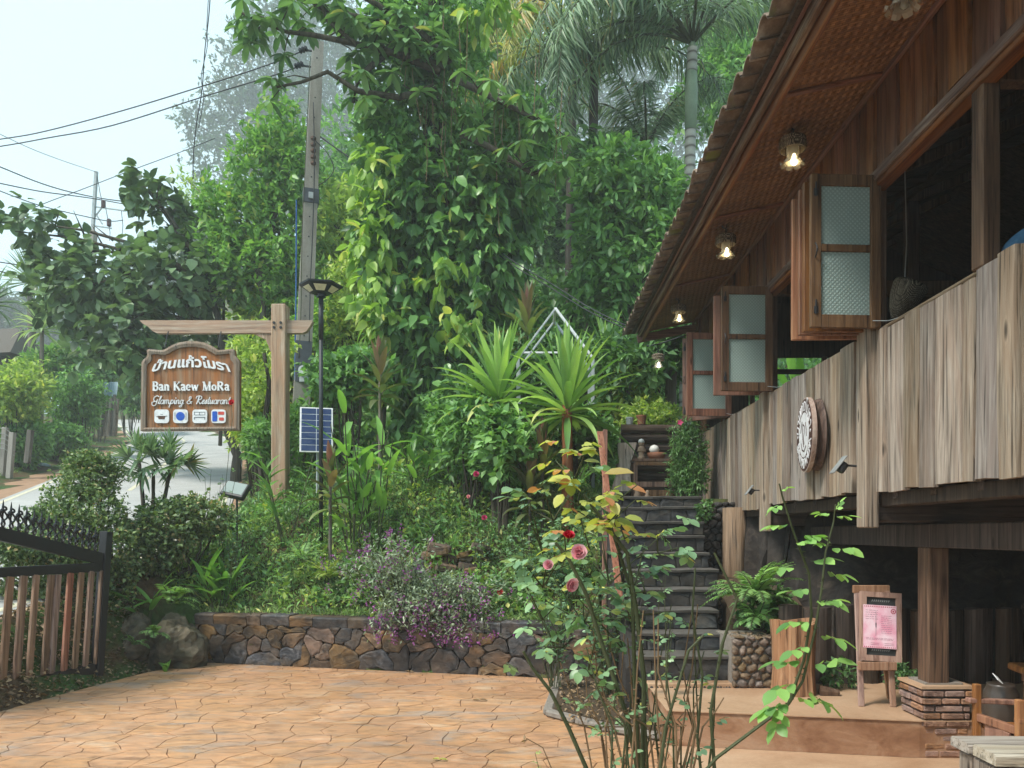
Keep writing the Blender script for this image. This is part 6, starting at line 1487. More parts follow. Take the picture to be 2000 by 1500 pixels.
def pb(px, py, Y, rx, rz, ry=None):
    """a leafy blob from its place in the photo: radii in photo pixels"""
    k = Y/FX; return (tuple(P(px, py, Y)), (rx*k, (ry or (rx+rz)/2)*k, rz*k))
def tree(name, label, cat, blobs, twigs, kk, size, T, mat, tr=None, tw=.15, tmat='bark', group=None, extra=None, **kw):
    c0 = np.mean([b[0] for b in blobs], 0)
    x, y = (tr[0][0], tr[0][1]) if tr else (c0[0], c0[1]); z = H(x, y)
    t_ = thing(name, (x, y, z), label, cat, group)
    low = min(b[0][2] for b in blobs)
    pts = tr or [(x, y, z-.3), (x+(c0[0]-x)*.3, y, z+(low-z)*.6), (c0[0], c0[1], max(low, z+.5))]
    trunk(t_, pts, [tw]+[tw*(.85-.35*i/(len(pts)-1)) for i in range(1, len(pts))], tmat)
    limbs(t_, pts[-1], [b[0] for b in blobs], tw*.5, tmat)
    lm = LM(); crown(lm, blobs, twigs, kk, size, T, **kw); lm.build('crown', M[mat], t_)
    if extra: extra(t_)
    return t_
# --- far trees fading into the cloud
far = [('tall hazy tree standing against the sky left of the near pole', [(520, 150, 90, 110), (470, 230, 80, 70), (560, 60, 70, 80), (430, 330, 60, 60), (600, 250, 90, 110), (390, 245, 40, 30)], 62),
       ('pale tree at the top in the cloud behind the near pole', [(640, 60, 90, 80), (700, 130, 110, 100), (620, 380, 100, 90), (690, 280, 90, 90)], 70),
       ('faded tree above the vine covered tree', [(950, 60, 110, 90), (1040, 160, 110, 110), (880, 200, 90, 110)], 66),
       ('hazy tree behind the tall palm', [(1200, 120, 110, 90), (1290, 250, 80, 100), (1130, 260, 110, 100)], 64),
       ('faded tree top above the roof edge', [(1420, 60, 80, 80), (1390, 200, 60, 80), (1460, 10, 80, 50)], 60),
       ('low pale treeline tree left of the hazy one', [(330, 560, 80, 60), (420, 520, 90, 90), (240, 620, 80, 50)], 58),
       ('distant round tree beyond the hut at the left edge', [(40, 640, 70, 50), (-40, 620, 60, 60), (130, 640, 60, 45)], 56)]
for lb, bl, Y in far:
    tree('far_tree', lb, 'tree', [pb(x, y, Y*2.1+rnd.uniform(-2, 2), rx, rz) for (x, y, rx, rz) in bl], 3000, 6, .85, TL, 'lf_far', tw=.8, group='hazy trees on the hill', shell=.25, spread=1.2)
# --- forest wall, 24 to 40 m
mid = [('dark forest tree behind the vine covered trunk, left', 700, 330, 120, 150, 34, 'lf_mid'), ('dark forest tree right behind the vine covered trunk', 980, 300, 130, 170, 30, 'lf_forest'),
       ('forest tree between the vine tree and the palms', 1080, 420, 110, 150, 27, 'lf_forest'), ('forest tree low behind the palm trunks', 1190, 480, 110, 140, 25, 'lf_forest'),
       ('broad forest tree low behind the name sign post', 640, 560, 130, 130, 28, 'lf_mid'), ('yellowish tree right of the near pole', 690, 480, 80, 120, 22, 'lf_yellow'),
       ('leafy tree at the top edge beside the vine tree', 960, 90, 90, 100, 26, 'lf_mid'), ('thick dark tree behind the strap-leaved plants', 1000, 600, 150, 120, 24, 'lf_forest'),
       ('dark tree below the roof corner', 1180, 640, 120, 120, 20, 'lf_forest'), ('tree filling the gap behind the far shutter', 1330, 740, 110, 120, 19, 'lf_forest'),
       ('green tree behind the solar lamp head', 560, 640, 100, 110, 22, 'lf_yellow'), ('dark tree behind the solar panel', 760, 660, 130, 110, 20, 'lf_mid'),
       ('green tree seen over the roof edge', 1420, 150, 90, 110, 24, 'lf_mid'), ('bushy tree rising behind the eaves', 1340, 380, 80, 80, 22, 'lf_mid')]
for lb, x, y, rx, rz, Y, mt in mid:
    bl = [pb(x+rnd.uniform(-.55, .55)*rx, y+rnd.uniform(-.6, .6)*rz, Y+rnd.uniform(-1.5, 1.5), rx*.62, rz*.58) for _ in range(6)]
    tree('forest_tree', lb, 'tree', bl, 1300, 6, .30 if Y > 24 else .24, TL, mt, tw=.22, tmat='bark_dark', group='trees of the forest wall', shell=.2, spread=1.1)
# --- left tree with broad dark leaves
bl = [pb(x, y, 20+dy*2, rx*.86, rz*.80) for (x, y, rx, rz, dy) in [(290, 370, 42, 34, 0), (320, 430, 60, 45, .3), (260, 340, 18, 16, .2), (60, 435, 42, 22, -.2), (30, 452, 20, 12, 0), (120, 490, 60, 36, .2), (90, 530, 40, 26, .4), (210, 540, 85, 60, 0), (330, 530, 85, 70, -.4), (400, 500, 50, 60, .3), (130, 600, 60, 40, .5), (250, 630, 90, 55, -.3), (370, 640, 75, 60, .2), (190, 690, 40, 35, 0), (300, 700, 70, 40, -.4), (150, 560, 60, 40, -.3), (420, 570, 45, 50, 0)]]
tree('broadleaf_tree', 'spreading tree with big dark leaves over the road behind the sign', 'tree', bl, 800, 5, .27, TBIG, 'lf_teak', tr=[(P(458,925,20).x, 20, P(0,925,20).z-.5), tuple(P(464, 890, 20)), tuple(P(446, 845, 20)), tuple(P(440, 740, 20)), tuple(P(430, 640, 20)), tuple(P(410, 560, 20))], tw=.15, tmat='bark_dark', droop=.45, shell=.3, spread=.8, flat=.9, up=.15)
# --- fresh green tree left of the pole
bl = [pb(x, y, 20, rx, rz) for (x, y, rx, rz) in [(540, 260, 40, 50), (560, 340, 55, 60), (500, 340, 50, 60), (470, 430, 60, 60), (550, 440, 60, 70), (430, 400, 35, 40), (500, 530, 80, 60), (580, 560, 50, 60), (450, 500, 50, 50), (560, 300, 40, 45)]]
tree('bushy_tree', 'fresh green dense tree between the name sign and the near pole', 'tree', bl, 2300, 6, .20, TL, 'lf_bamboo', tw=.14, shell=.4, droop=.1)
# small twiggy branch with reddish leaves
bl = [pb(x, y, 21, rx, rz) for (x, y, rx, rz) in [(372, 365, 18, 10), (395, 380, 20, 8), (360, 350, 12, 8), (410, 395, 20, 10)]]
tree('slender_tree', 'thin branch tips with reddish leaves beside the fresh green tree', 'tree', bl, 90, 5, .16, TN, 'lf_yellow', tr=[(P(430, 0, 21).x, 21, 4), tuple(P(440, 500, 21)), tuple(P(415, 400, 21))], tw=.05)
# --- tree with drooping long leaves reaching over the pole
tl = thing('long_leaf_tree', (-1.0, 13.2, 2.6), 'branches with long drooping leaves spreading over the near pole from the vine tree', 'tree')
br_ = [[(880, 120), (820, 60), (740, 40), (640, 20), (560, -20)], [(860, 140), (760, 100), (660, 78), (610, 68), (560, 62), (510, 42), (460, 20)], [(870, 130), (790, 108), (700, 90), (640, 40), (620, -10)], [(850, 170), (780, 190), (700, 178), (640, 140), (590, 160), (540, 170)], [(830, 90), (740, 10), (660, -30)], [(880, 150), (960, 190), (1040, 230), (1090, 260)], [(900, 260), (980, 300), (1040, 340), (1070, 330)], [(760, 100), (700, 150), (690, 200)]]
mb = MB(); lm = LM()
for q in br_:
    pts = [P(x, y, 13.4-.08*i) for i, (x, y) in enumerate(q)]; mb.tube(pts, [.055*(1-i/len(pts))+.010 for i in range(len(pts))], 7)
    for i in range(1, len(pts)):
        for _ in range(5):
            s_ = pts[i-1].lerp(pts[i], rnd.random()); e = s_+Vector((rnd.uniform(-1, 1), rnd.uniform(-.8, .8), rnd.uniform(-.35, .5)))*.62
            if -4.25 < e.x < -3.2 and 6.8 < e.z < 10.4: continue   # the pole head stands clear of leaves
            mb.tube([s_, s_.lerp(e, .5)+Vector((0, 0, .06)), e], [.014, .010, .006], 5)
            k = rnd.randint(7, 10); a0 = rnd.uniform(0, 6)
            for j in range(k):
                a = a0+2*PI*j/k; d = (math.cos(a), math.sin(a), rnd.uniform(-.75, .15)); lm.scatter(TLONG, e, d, (rnd.uniform(-.2, .2), rnd.uniform(-.2, .2), 1), rnd.uniform(.24, .36))
mb.build('limbs', M['bark_dark'], tl, smooth=True); lm.build('crown', M['lf_olive'], tl)
# --- the great vine covered tree
vt = thing('vine_covered_tree', (-1.6, 14.3, 2.7), 'great tree wrapped from foot to top in big hanging vine leaves', 'tree')
trunk(vt, [tuple(P(880, 900, 14.5)), tuple(P(868, 700, 14.5)), tuple(P(880, 560, 14.5)), tuple(P(860, 350, 14.5)), tuple(P(845, 120, 14.5)), tuple(P(835, -120, 14.5))], [.30, .27, .27, .26, .24, .2], 'bark_dark', 12)
trunk(vt, [tuple(P(740, 900, 14.2)), tuple(P(750, 760, 14.2)), tuple(P(790, 700, 14.3))], [.08, .07, .06], 'bark', 8, 'aerial_root')
V = [(840, 40, 90, 90), (900, 10, 60, 60), (780, 60, 60, 60), (790, 180, 90, 80), (880, 170, 80, 90), (760, 290, 60, 70), (840, 290, 90, 80), (930, 300, 70, 70), (1000, 280, 70, 60), (990, 340, 70, 50), (1040, 250, 40, 40), (800, 390, 70, 60), (890, 410, 90, 70), (980, 420, 60, 60), (770, 470, 45, 50), (840, 490, 80, 55), (930, 500, 80, 60), (780, 560, 45, 50), (820, 620, 60, 45), (900, 640, 50, 40), (850, 700, 70, 45), (960, 560, 40, 40), (790, 660, 45, 40), (880, 760, 60, 50), (820, 800, 50, 40)]
lm = LM(); crown(lm, [pb(x, y, 14.2, rx*.92, rz, 60) for (x, y, rx, rz) in V if y >= 350], 1450, 6, .26, TVINE, droop=.75, shell=.5, spread=.7, up=-.1); lm.build('vine_leaves', M['lf_vine'], vt)
lm = LM(); crown(lm, [pb(x, y, 14.2, rx*.92, rz, 60) for (x, y, rx, rz) in V if y < 350], 1500, 7, .17, TLONG, droop=.35, shell=.45, spread=.9, up=.2); lm.build('upper_leaves', M['lf_mid'], vt)
lm = LM(); crown(lm, [pb(x, y, 13.6, rx, rz, 40) for (x, y, rx, rz) in [(735, 440, 22, 60), (728, 500, 22, 50), (735, 340, 22, 40), (735, 580, 26, 40), (755, 640, 22, 30), (900, 650, 36, 12), (862, 545, 22, 14), (960, 20, 34, 20)]], 210, 5, .24, TVINE, droop=.9, shell=.3, up=-.1); lm.build('yellow_vine_leaves', M['lf_viney'], vt, 'yellow-green vine leaves')
mb = MB()
for k in range(34):
    x = rnd.uniform(790, 1120); y = rnd.uniform(-20, 300); L = rnd.uniform(60, 220); Y = rnd.uniform(13.2, 13.8); mb.tube([P(x, y, Y), P(x+rnd.uniform(-6, 6), y+L*.5, Y), P(x+rnd.uniform(-12, 12), y+L, Y)], .006, 4)
mb.build('hanging_roots', M['rope'] if False else M['deadstem'], vt)
# right, leafy tree close to the roof
bl = [pb(x, y, 15.5, rx, rz, 60) for (x, y, rx, rz) in [(1220, 340, 60, 40), (1270, 385, 40, 35), (1200, 400, 60, 50), (1280, 420, 60, 60), (1180, 480, 50, 50), (1250, 520, 70, 55), (1180, 560, 50, 40), (1210, 620, 50, 40), (1180, 350, 30, 30), (1290, 480, 40, 50)]]
tree('leafy_tree', 'mid green leafy tree directly beside the roof edge', 'tree', bl, 1400, 6, .22, TLONG, 'lf_mid', tw=.12, shell=.35, droop=.4)
bl = [pb(x, y, 13.2, rx, rz, 50) for (x, y, rx, rz) in [(1300, 690, 60, 30), (1250, 690, 50, 35), (1340, 670, 40, 30), (1200, 700, 30, 26)]]
tree('leafy_tree', 'dark leafy tree with thick trunk at the head of the steps', 'tree', bl, 420, 6, .17, TW, 'lf_forest', tr=[(P(1265,0,13.2).x, 13.2, 2.0), tuple(P(1278, 780, 13.2)), tuple(P(1290, 700, 13.2))], tw=.13, tmat='bark')
for (x0, y0, x1, y1, Y, r, lb) in ((1310, 830, 1313, 690, 13.0, .10, 'straight grey trunk beside the thick trunk behind the steps'), (1210, 900, 1232, 740, 12.4, .06, 'slender leaning trunk behind the log stack'), (1150, 560, 1158, 330, 17, .11, 'dark bare trunk between the palms and the leafy tree')):
    t_ = thing('tree', (P(x0, y0, Y).x, Y, 2), lb, 'tree'); q0 = P(x0, y0, Y); trunk(t_, [(q0.x, Y, 1.9), tuple(q0), tuple(P(x1, y1, Y))], [r*1.2, r, r*.85], 'bark' if r < .11 else 'bark_dark')
    lm = LM(); crown(lm, [pb(x1, y1-20, Y, 40, 34)], 120, 5, .2, TL); lm.build('crown', M['lf_forest'], t_)
# palms
def palm(label, c, base, r0, r1, fr, L, pl, mats, shaft=None, tm='palmtrunk'):
    t_ = thing('palm_tree', (base[0], base[1], H(base[0], base[1])), label, 'palm tree'); c = Vector(c)
    b0 = Vector((base[0], base[1], H(base[0], base[1])-.2)); pts = [b0.lerp(c, k/5) for k in range(6)]; mb = MB()
    o = []; rr = []
    for k in range(60):
        u = k/59; o.append(b0.lerp(c, u)); rr.append((r0+(r1-r0)*u)*(1+(.03 if k % 3 == 0 else 0)))
    mb.tube(o, rr, 14); mb.build('trunk', M[tm], t_, smooth=True)
    if shaft: mb = MB(); mb.tube([c.lerp(b0, shaft/(c-b0).length), c.lerp(b0, shaft*.5/(c-b0).length), c+Vector((0, 0, .15))], [r1*1.15, r1*1.25, r1*.6], 14); mb.build('crown_shaft', M['shaft'], t_, smooth=True)
    for i, (az, el, sag, mt) in enumerate(fr):
        a = R(az); sag *= 1.55 if 130 < az < 270 else 1.15; p = arc(c+Vector((0, 0, .1)), (math.cos(a)*math.cos(R(el)), math.sin(a)*math.cos(R(el)), math.sin(R(el))), L*rnd.uniform(.9, 1.1), sag, 10)
        mb = MB(); mb.tube(p, [.035-.003*k for k in range(10)], 6); st_ = mb.build('frond', M['stem'], t_, smooth=True)
        lm = LM(); frond(lm, p[1:], TPIN, pl, 105, droop=.75, spread=.9, plumose=.9); lm.build('leaflets', M[mats[mt]], st_)
    return t_
m, t, b = material('ringed_palm_trunk', .8, .2); tc = coords(t, (1, 1, 1)); wv = nd(t, 'ShaderNodeTexWave', wave_type='BANDS', bands_direction='Z'); wv.inputs['Scale'].default_value = 1.6; wv.inputs['Distortion'].default_value = 1.5; wv.inputs['Detail'].default_value = 3
t.links.new(tc, wv.inputs['Vector']); n1 = nz(t, tc, 5, 5); c = ramp(t, wv.outputs['Fac'], [(.0, (.13, .115, .10)), (.25, (.33, .32, .29)), (1, (.38, .38, .33))]); t.links.new(mixc(t, .5, c, ramp(t, n1, [(.3, (.6,)*3), (.7, (1.1,)*3)]), 'MULTIPLY'), b.inputs['Base Color']); M['palmtrunk'] = m
M['shaft'] = plain('green_crown_shaft', (.24, .31, .21), .5, n=4)
c1 = P(1352, 95, 16)
palm('tall grey palm with plume fronds right of centre, its trunk beside the roof edge', c1, (P(1336, 0, 16).x, 16), .135, .105, [(170, 40, 1.6, 0), (190, 55, 1.9, 0), (150, 55, 1.6, 0), (215, 35, 1.4, 0), (240, 60, 1.6, 0), (265, 40, 1.5, 0), (10, 50, 1.4, 0), (40, 60, 1.4, 0), (-30, 40, 1.5, 0), (-60, 55, 1.3, 0), (90, 60, 1.4, 0), (180, 20, 1.9, 0), (120, 75, 1.2, 0), (200, 50, 1.7, 0), (175, 62, 1.8, 0)], 5.0, .72, ['lf_palm', 'lf_palmy'], 1.7)
c2 = P(1160, 150, 17.5)
palm('palm with yellowing arching fronds left of the tall grey palm', c2, (P(1152, 0, 17.5).x, 17.5), .12, .10, [(180, 40, 1.5, 1), (200, 25, 1.7, 0), (160, 55, 1.5, 0), (230, 50, 1.7, 1), (250, 30, 1.8, 0), (280, 60, 1.5, 0), (0, 40, 1.7, 0), (20, 60, 1.3, 0), (-40, 45, 1.5, 0), (90, 60, 1.4, 0), (215, 60, 1.8, 1)], 4.2, .68, ['lf_palm', 'lf_palmy'], tm='bark_dark')
c3 = P(1120, -20, 20)
palm('palm whose fronds hang in from the top edge', c3, (P(1110, 0, 20).x, 20), .13, .11, [(180, 30, 1.6, 0), (210, 45, 1.7, 1), (150, 60, 1.4, 0), (240, 30, 1.7, 0), (270, 50, 1.6, 0), (300, 40, 1.7, 0), (0, 40, 1.5, 0), (30, 30, 1.6, 0), (-30, 20, 1.8, 0)], 3.6, .65, ['lf_palm', 'lf_palmy'], tm='bark_dark')
c4 = P(1262, 300, 18.5)
palm('short dark palm behind the tall grey palm', c4, (P(1262, 0, 18.5).x, 18.5), .10, .09, [(180, 65, 1.2, 0), (140, 60, 1.3, 0), (220, 70, 1.0, 0), (260, 60, 1.4, 0), (0, 65, 1.2, 0), (40, 70, 1.1, 0), (-40, 60, 1.3, 0), (90, 60, 1.2, 0)], 2.6, .5, ['lf_palm', 'lf_palmy'])

# strap-leaved plants: yuccas / dracaenas
def strapplant(name, label, cat, base, top, trunk_r, n, L, w_, mat, tmat='bark', up_n=.5, group=None, droop=(.2, 1.6), span=.3):
    t_ = thing(name, base, label, cat, group); top = Vector(top)
    if trunk_r: trunk(t_, [tuple(base), tuple(Vector(base).lerp(top, .5)), tuple(top)], [trunk_r, trunk_r*.9, trunk_r*.8], tmat, 9)
    lm = LM()
    for i in range(n):
        u = i/n; el = R(86-112*u**1.35+rnd.uniform(-8, 8)); a = i*2.4+rnd.uniform(-.2, .2); d = (math.cos(a)*math.cos(el), math.sin(a)*math.cos(el), math.sin(el))
        lm.strap(top+Vector((d[0]*.04, d[1]*.04, (.12-span*u)*1.0)), d, L*rnd.uniform(.8, 1.08)*(1 if u > .08 else .8), w_*rnd.uniform(.85, 1.15), droop[0]+droop[1]*u*rnd.uniform(.6, 1.2), 8)
    lm.build('leaves', M[mat], t_); return t_
b1 = P(980, 760, 10.8)
strapplant('yucca', 'left one of the two big bright strap-leaved plants, trunk hidden', 'plant', (b1.x, 10.8, H(b1.x, 10.8)-.1), P(975, 775, 10.8), .07, 72, 1.08, .108, 'lf_yucca', droop=(.12, 1.35))
b1 = P(1110, 900, 10.2)
strapplant('yucca', 'right one of the two big bright strap-leaved plants, on an orange brown trunk', 'plant', (b1.x, 10.2, H(b1.x, 10.2)-.1), P(1108, 790, 10.2), .085, 72, 1.05, .10, 'lf_yucca', 'redwood', droop=(.12, 1.35))
b1 = P(1180, 770, 13.5)
strapplant('yucca', 'smaller spiky plant farther back left of the log stack', 'plant', (b1.x, 13.5, 2.0), P(1182, 700, 13.5), .05, 40, .8, .05, 'lf_yucca')
b1 = P(62, 560, 33)
strapplant('yucca', 'grey-green spiky head rising above the bushes at far left', 'plant', (b1.x, 33, H(b1.x, 33)), P(62, 545, 33), .18, 90, 1.5, .09, 'lf_palm', droop=(.0, .5))
b1 = P(-10, 640, 30)
strapplant('yucca', 'dark drooping strap leaves cut by the left edge', 'plant', (b1.x, 30, H(b1.x, 30)), P(-20, 590, 30), .16, 60, 1.5, .11, 'lf_palm', droop=(.4, 1.4))
b1 = P(80, 700, 29)
strapplant('dracaena', 'tree-like plant with creamy striped drooping leaves near the hut', 'plant', (b1.x, 29, H(b1.x, 29)), P(82, 640, 29), .09, 60, 1.25, .11, 'lf_variegated', droop=(.6, 1.6))
for (px, py, Y, L, n, mt, lb) in ((1030, 620, 13.0, .62, 34, 'lf_ti', 'red and green ti plant behind the strap-leaved plants'), (742, 720, 11.6, .5, 30, 'lf_ti', 'ti plant with dark red centre left of the vine tree foot'), (1035, 930, 9.9, .42, 30, 'lf_ti', 'dark maroon ti plant below the right strap-leaved plant'), (645, 925, 10.1, .36, 22, 'lf_ti', 'small withered maroon plant on the slope under the solar lamp'), (1060, 880, 10.1, .45, 26, 'lf_ti', 'maroon leaved plant left of the orange brown trunk')):
    q = P(px, py, Y); strapplant('ti_plant', lb, 'plant', (q.x, Y, H(q.x, Y)-.05), q, .025, n, L, .10, mt, up_n=.5, group='ti plants', droop=(.2, 1.4), span=.65)
# gingers: broad upright leaves
def ginger(label, px, py, Y, n, L, w_, mat='lf_ginger', stems=5, group='broad-leaved ginger clumps'):
    q = P(px, py, Y); z = H(q.x, Y); t_ = thing('ginger_plant', (q.x, Y, z), label, 'plant', group); lm = LM(); mb = MB()
    for s_ in range(stems):
        a = rnd.uniform(0, 2*PI); d = Vector((math.cos(a)*.25, math.sin(a)*.25, 1)).normalized(); b_ = Vector((q.x, Y, z))+Vector((math.cos(a), math.sin(a), 0))*rnd.uniform(.03, .16)*L*1.5; h = max(.12, q.z-z)*rnd.uniform(.75, 1.1); mb.tube([b_, b_+d*h], [.012, .007], 5)
        for k in range(n):
            p = b_+d*h*(.35+.65*k/n); aa = a+(k % 2)*PI+rnd.uniform(-.6, .6); el = R(rnd.uniform(15, 70)); lm.strap(p, (math.cos(aa)*math.cos(el), math.sin(aa)*math.cos(el), math.sin(el)), L*rnd.uniform(.75, 1.1), w_*rnd.uniform(.85, 1.15), rnd.uniform(.5, 1.2), 7, .18)
    mb.build('stalks', M['stem'], t_); lm.build('leaves', M[mat], t_)
ginger('bright ginger clump right of the lamp pole', 690, 800, 10.6, 5, .55, .10)
ginger('ginger clump to the right of the solar panel', 690, 860, 10.4, 5, .42, .085)
ginger('ginger beside the foot of the solar lamp', 735, 830, 10.5, 4, .45, .09)
ginger('broad-leaved clump at the left end of the stone wall', 425, 1120, 9.75, 6, .48, .085, stems=7)
ginger('yellow-green flat leaves hanging over the left boulder', 278, 1150, 9.3, 3, .42, .08, stems=3)
ginger('small bright leaf tuft left of the sign post foot', 375, 975, 10.6, 5, .26, .055, stems=6)
ginger('upright broad leaf visible inside the far window of the house', 1572, 715, 14, 5, .9, .16, stems=5)
ginger('low ginger clump on the slope below the lamp', 560, 880, 10.9, 5, .36, .07, stems=5)
ginger('ginger clump at the foot of the vine tree', 820, 850, 11.5, 4, .5, .10)
ginger('young pale-leaved sprout on the wall', 522, 1185, 9.45, 2, .14, .05, stems=2)
ginger('little upright leaves at the boulder foot', 322, 1290, 8.95, 2, .20, .06, stems=2)
# lady palms
def ladypalm(label, base, heads):
    t_ = thing('lady_palm', base, label, 'palm'); lm = LM(); b_ = Vector(base)
    for (h, stemx) in heads:
        h = Vector(h); s0 = b_+Vector((stemx, 0, 0)); trunk(t_, [tuple(s0), tuple(s0.lerp(h, .6)+Vector((.01, 0, 0))), tuple(h)], [.028, .026, .022], 'bark_dark', 7, jit=.12)
        for i in range(11):
            a = i*2.4; el = R(rnd.uniform(-25, 80)); d = Vector((math.cos(a)*math.cos(el), math.sin(a)*math.cos(el), math.sin(el))); f = h+d*rnd.uniform(.14, .24); side = d.cross(Vector((0, 0, 1))).normalized(); up2 = side.cross(d); rr_ = rnd.uniform(-1.2, 1.2); side, up2 = side*math.cos(rr_)+up2*math.sin(rr_), up2*math.cos(rr_)-side*math.sin(rr_)
            for k in range(9): aa = R(-68+17*k); dd = d*math.cos(aa)+side*math.sin(aa)+up2*.05; lm.strap(f, dd, .31*rnd.uniform(.85, 1.1), .042, .25, 5, .3)
    lm.build('fan_leaves', M['lf_palm'], t_)
b1 = P(288, 985, 10.2); ladypalm('small fan palm with two thin stems in front of the name board', (b1.x, 10.2, 1.5), [(tuple(P(272, 905, 10.2)), -.03), (tuple(P(300, 915, 10.2)), .05), (tuple(P(335, 905, 10.4)), .09)])
# hedge and shrubs on the left
def bush(name, label, blobs, n, size, mat, T=TL, k=6, cat='shrub', group=None, twig=True, **kw):
    c0 = np.mean([b[0] for b in blobs], 0); t_ = thing(name, (c0[0], c0[1], H(c0[0], c0[1])), label, cat, group); z = H(c0[0], c0[1])
    if twig:
        mb = MB()
        for b_ in blobs:
            for _ in range(3): e = Vector(b_[0])+Vector((rnd.uniform(-.5, .5)*b_[1][0], rnd.uniform(-.5, .5)*b_[1][1], rnd.uniform(-.2, .7)*b_[1][2])); mb.tube([(b_[0][0]*.6+c0[0]*.4, b_[0][1]*.6+c0[1]*.4, min(z, b_[0][2]-b_[1][2])), (e.x*.8+b_[0][0]*.2, e.y, (z+e.z)/2), e], [.02, .014, .006], 5)
        mb.build('stems', M['bark_dark'], t_)
    lm = LM(); crown(lm, blobs, n, k, size, T, **kw); lm.build('leaves', M[mat], t_); return t_
bush('clipped_hedge', 'dense dark hedge behind the gate post, clipped into rounded steps', [pb(160, 1010, 9.3, 75, 55, 70), pb(215, 1080, 9.3, 55, 60, 70), pb(120, 1060, 9.0, 70, 70, 70), pb(60, 1120, 8.6, 80, 60, 60), pb(215, 1180, 9.2, 40, 80, 50), pb(140, 1180, 8.9, 70, 70, 50), pb(70, 1230, 8.4, 80, 60, 40), pb(190, 1250, 9.1, 40, 40, 40)], 5200, .048, 'lf_hedge', T=TW, k=6, cat='hedge', shell=.72, spread=1.1)
bush('round_shrub', 'small round topped shrub with reddish tips above the hedge', [pb(180, 930, 9.6, 48, 42, 50), pb(175, 910, 9.6, 30, 22, 30)], 900, .045, 'lf_hedge', T=TW, shell=.6)
bush('round_shrub', 'low dark shrub between the hedge and the stone wall', [pb(330, 1030, 10.0, 70, 45, 60), pb(290, 1075, 9.8, 50, 45, 50), pb(390, 1010, 10.2, 60, 35, 50)], 1500, .06, 'lf_hedge', T=TW, shell=.55)
bush('ivy_tangle', 'dark ivy hanging over the far side of the gate', [pb(25, 1065, 8.2, 60, 20, 30), pb(110, 1085, 8.6, 50, 18, 30)], 500, .05, 'lf_hedge', T=TW, cat='ivy', twig=False)
# roadside bushes across the road
ac = [('tall bush left of the road bend, darkest and nearest the stakes', 150, 790, 50, 60, 27, 'lf_mid'), ('yellow-green bushes at the far left of the road', 60, 760, 60, 50, 25, 'lf_yellow'), ('bright bush behind the left fence posts', 20, 780, 50, 60, 22, 'lf_yellow'),
      ('low bush on the verge below the stakes', 110, 855, 45, 30, 25.5, 'lf_mid'), ('light bushes on the skyline left of the big tree', 110, 720, 60, 35, 31, 'lf_bamboo'), ('dark bush beyond the tin sheet', 252, 760, 34, 36, 40, 'lf_mid'), ('bush just behind the tin sheet', 190, 740, 50, 40, 35, 'lf_mid'), ('low bush at the left edge above the verge', 40, 865, 40, 30, 22.5, 'lf_mid'), ('far bushes closing the road top', 290, 730, 50, 40, 52, 'lf_bamboo'), ('far yellow bush beside the board', 270, 690, 30, 30, 48, 'lf_yellow')]
for lb, x, y, rx, rz, Y, mt in ac:
    bush('roadside_bush', lb, [pb(x+rnd.uniform(-.5, .5)*rx, y+rnd.uniform(-.4, .5)*rz, Y+rnd.uniform(-.6, .6), rx*.62, rz*.66) for _ in range(5)], 900, .17 if Y < 30 else .3, mt, group='bushes across the road', shell=.3)
# understorey between road and forest
us = [('yellow-green bush between sign post and lamp', 575, 720, 60, 70, 17, 'lf_yellow'), ('light bush behind the solar panel', 650, 640, 70, 70, 16.5, 'lf_bamboo'), ('pale tangled bush left of the vine tree', 690, 600, 45, 90, 16, 'lf_yellow'), ('dark undergrowth bush behind the gingers', 700, 740, 80, 50, 12.8, 'lf_mid'),
      ('dark bush between vine tree and strap-leaved plants', 910, 800, 80, 60, 11.8, 'lf_forest'), ('mid green bush below the left strap-leaved plant', 900, 850, 70, 60, 11.0, 'lf_mid'), ('shadowy bush behind the strap-leaved plants', 1050, 740, 110, 80, 12.8, 'lf_forest'), ('bush left of the sign post base', 500, 800, 40, 70, 15, 'lf_yellow'),
      ('yellow bush in the gap under the cross beam', 490, 700, 40, 60, 18, 'lf_yellow'), ('bush right of the white arch', 1230, 790, 45, 50, 13.0, 'lf_yellow'), ('bush hiding the trunk of the left strap-leaved plant', 975, 880, 50, 60, 10.4, 'lf_mid'), ('dark green bush under the arch', 1130, 850, 60, 40, 11.4, 'lf_mid'), ('small bush between lamp pole and near pole', 610, 840, 40, 40, 13, 'lf_mid'),
      ('low bush beside the road right of the trunk', 520, 860, 28, 30, 13.6, 'lf_mid'), ('bushy undergrowth right of the vine tree', 1000, 660, 90, 60, 14.8, 'lf_mid')]
for lb, x, y, rx, rz, Y, mt in us:
    bush('garden_bush', lb, [pb(x+rnd.uniform(-.5, .5)*rx, y+rnd.uniform(-.5, .5)*rz, Y+rnd.uniform(-.4, .4), rx*.62, rz*.6, 45) for _ in range(5)], 800, .13, mt, T=TL if rnd.random() < .6 else TW, group='bushes of the garden slope', shell=.25, spread=1.1)
bush('needle_bush', 'fine-leaved dark bush beside the parapet end at the head of the steps', [pb(1346, 880, 9.9, 28, 60, 26), pb(1354, 930, 9.9, 22, 36, 26), pb(1338, 930, 10.0, 24, 36, 26)], 1500, .06, 'lf_forest', T=TN, shell=.2)
bush('yellow_bush', 'sunny yellow-green bush just behind the log stack', [pb(1255, 820, 11.6, 34, 26, 30), pb(1300, 815, 11.8, 26, 20, 26)], 320, .08, 'lf_yellow', T=TL, shell=.3)
t_ = thing('flower', P(1328, 825, 10), 'single magenta flower above the dark bush at the steps', 'flower'); lm = LM(); q = P(1328, 825, 9.75)
for k in range(5): a = 2*PI*k/5; lm.scatter(TW, q, (math.cos(a), -.3, math.sin(a)), (0, -1, 0), .045, 1.3)
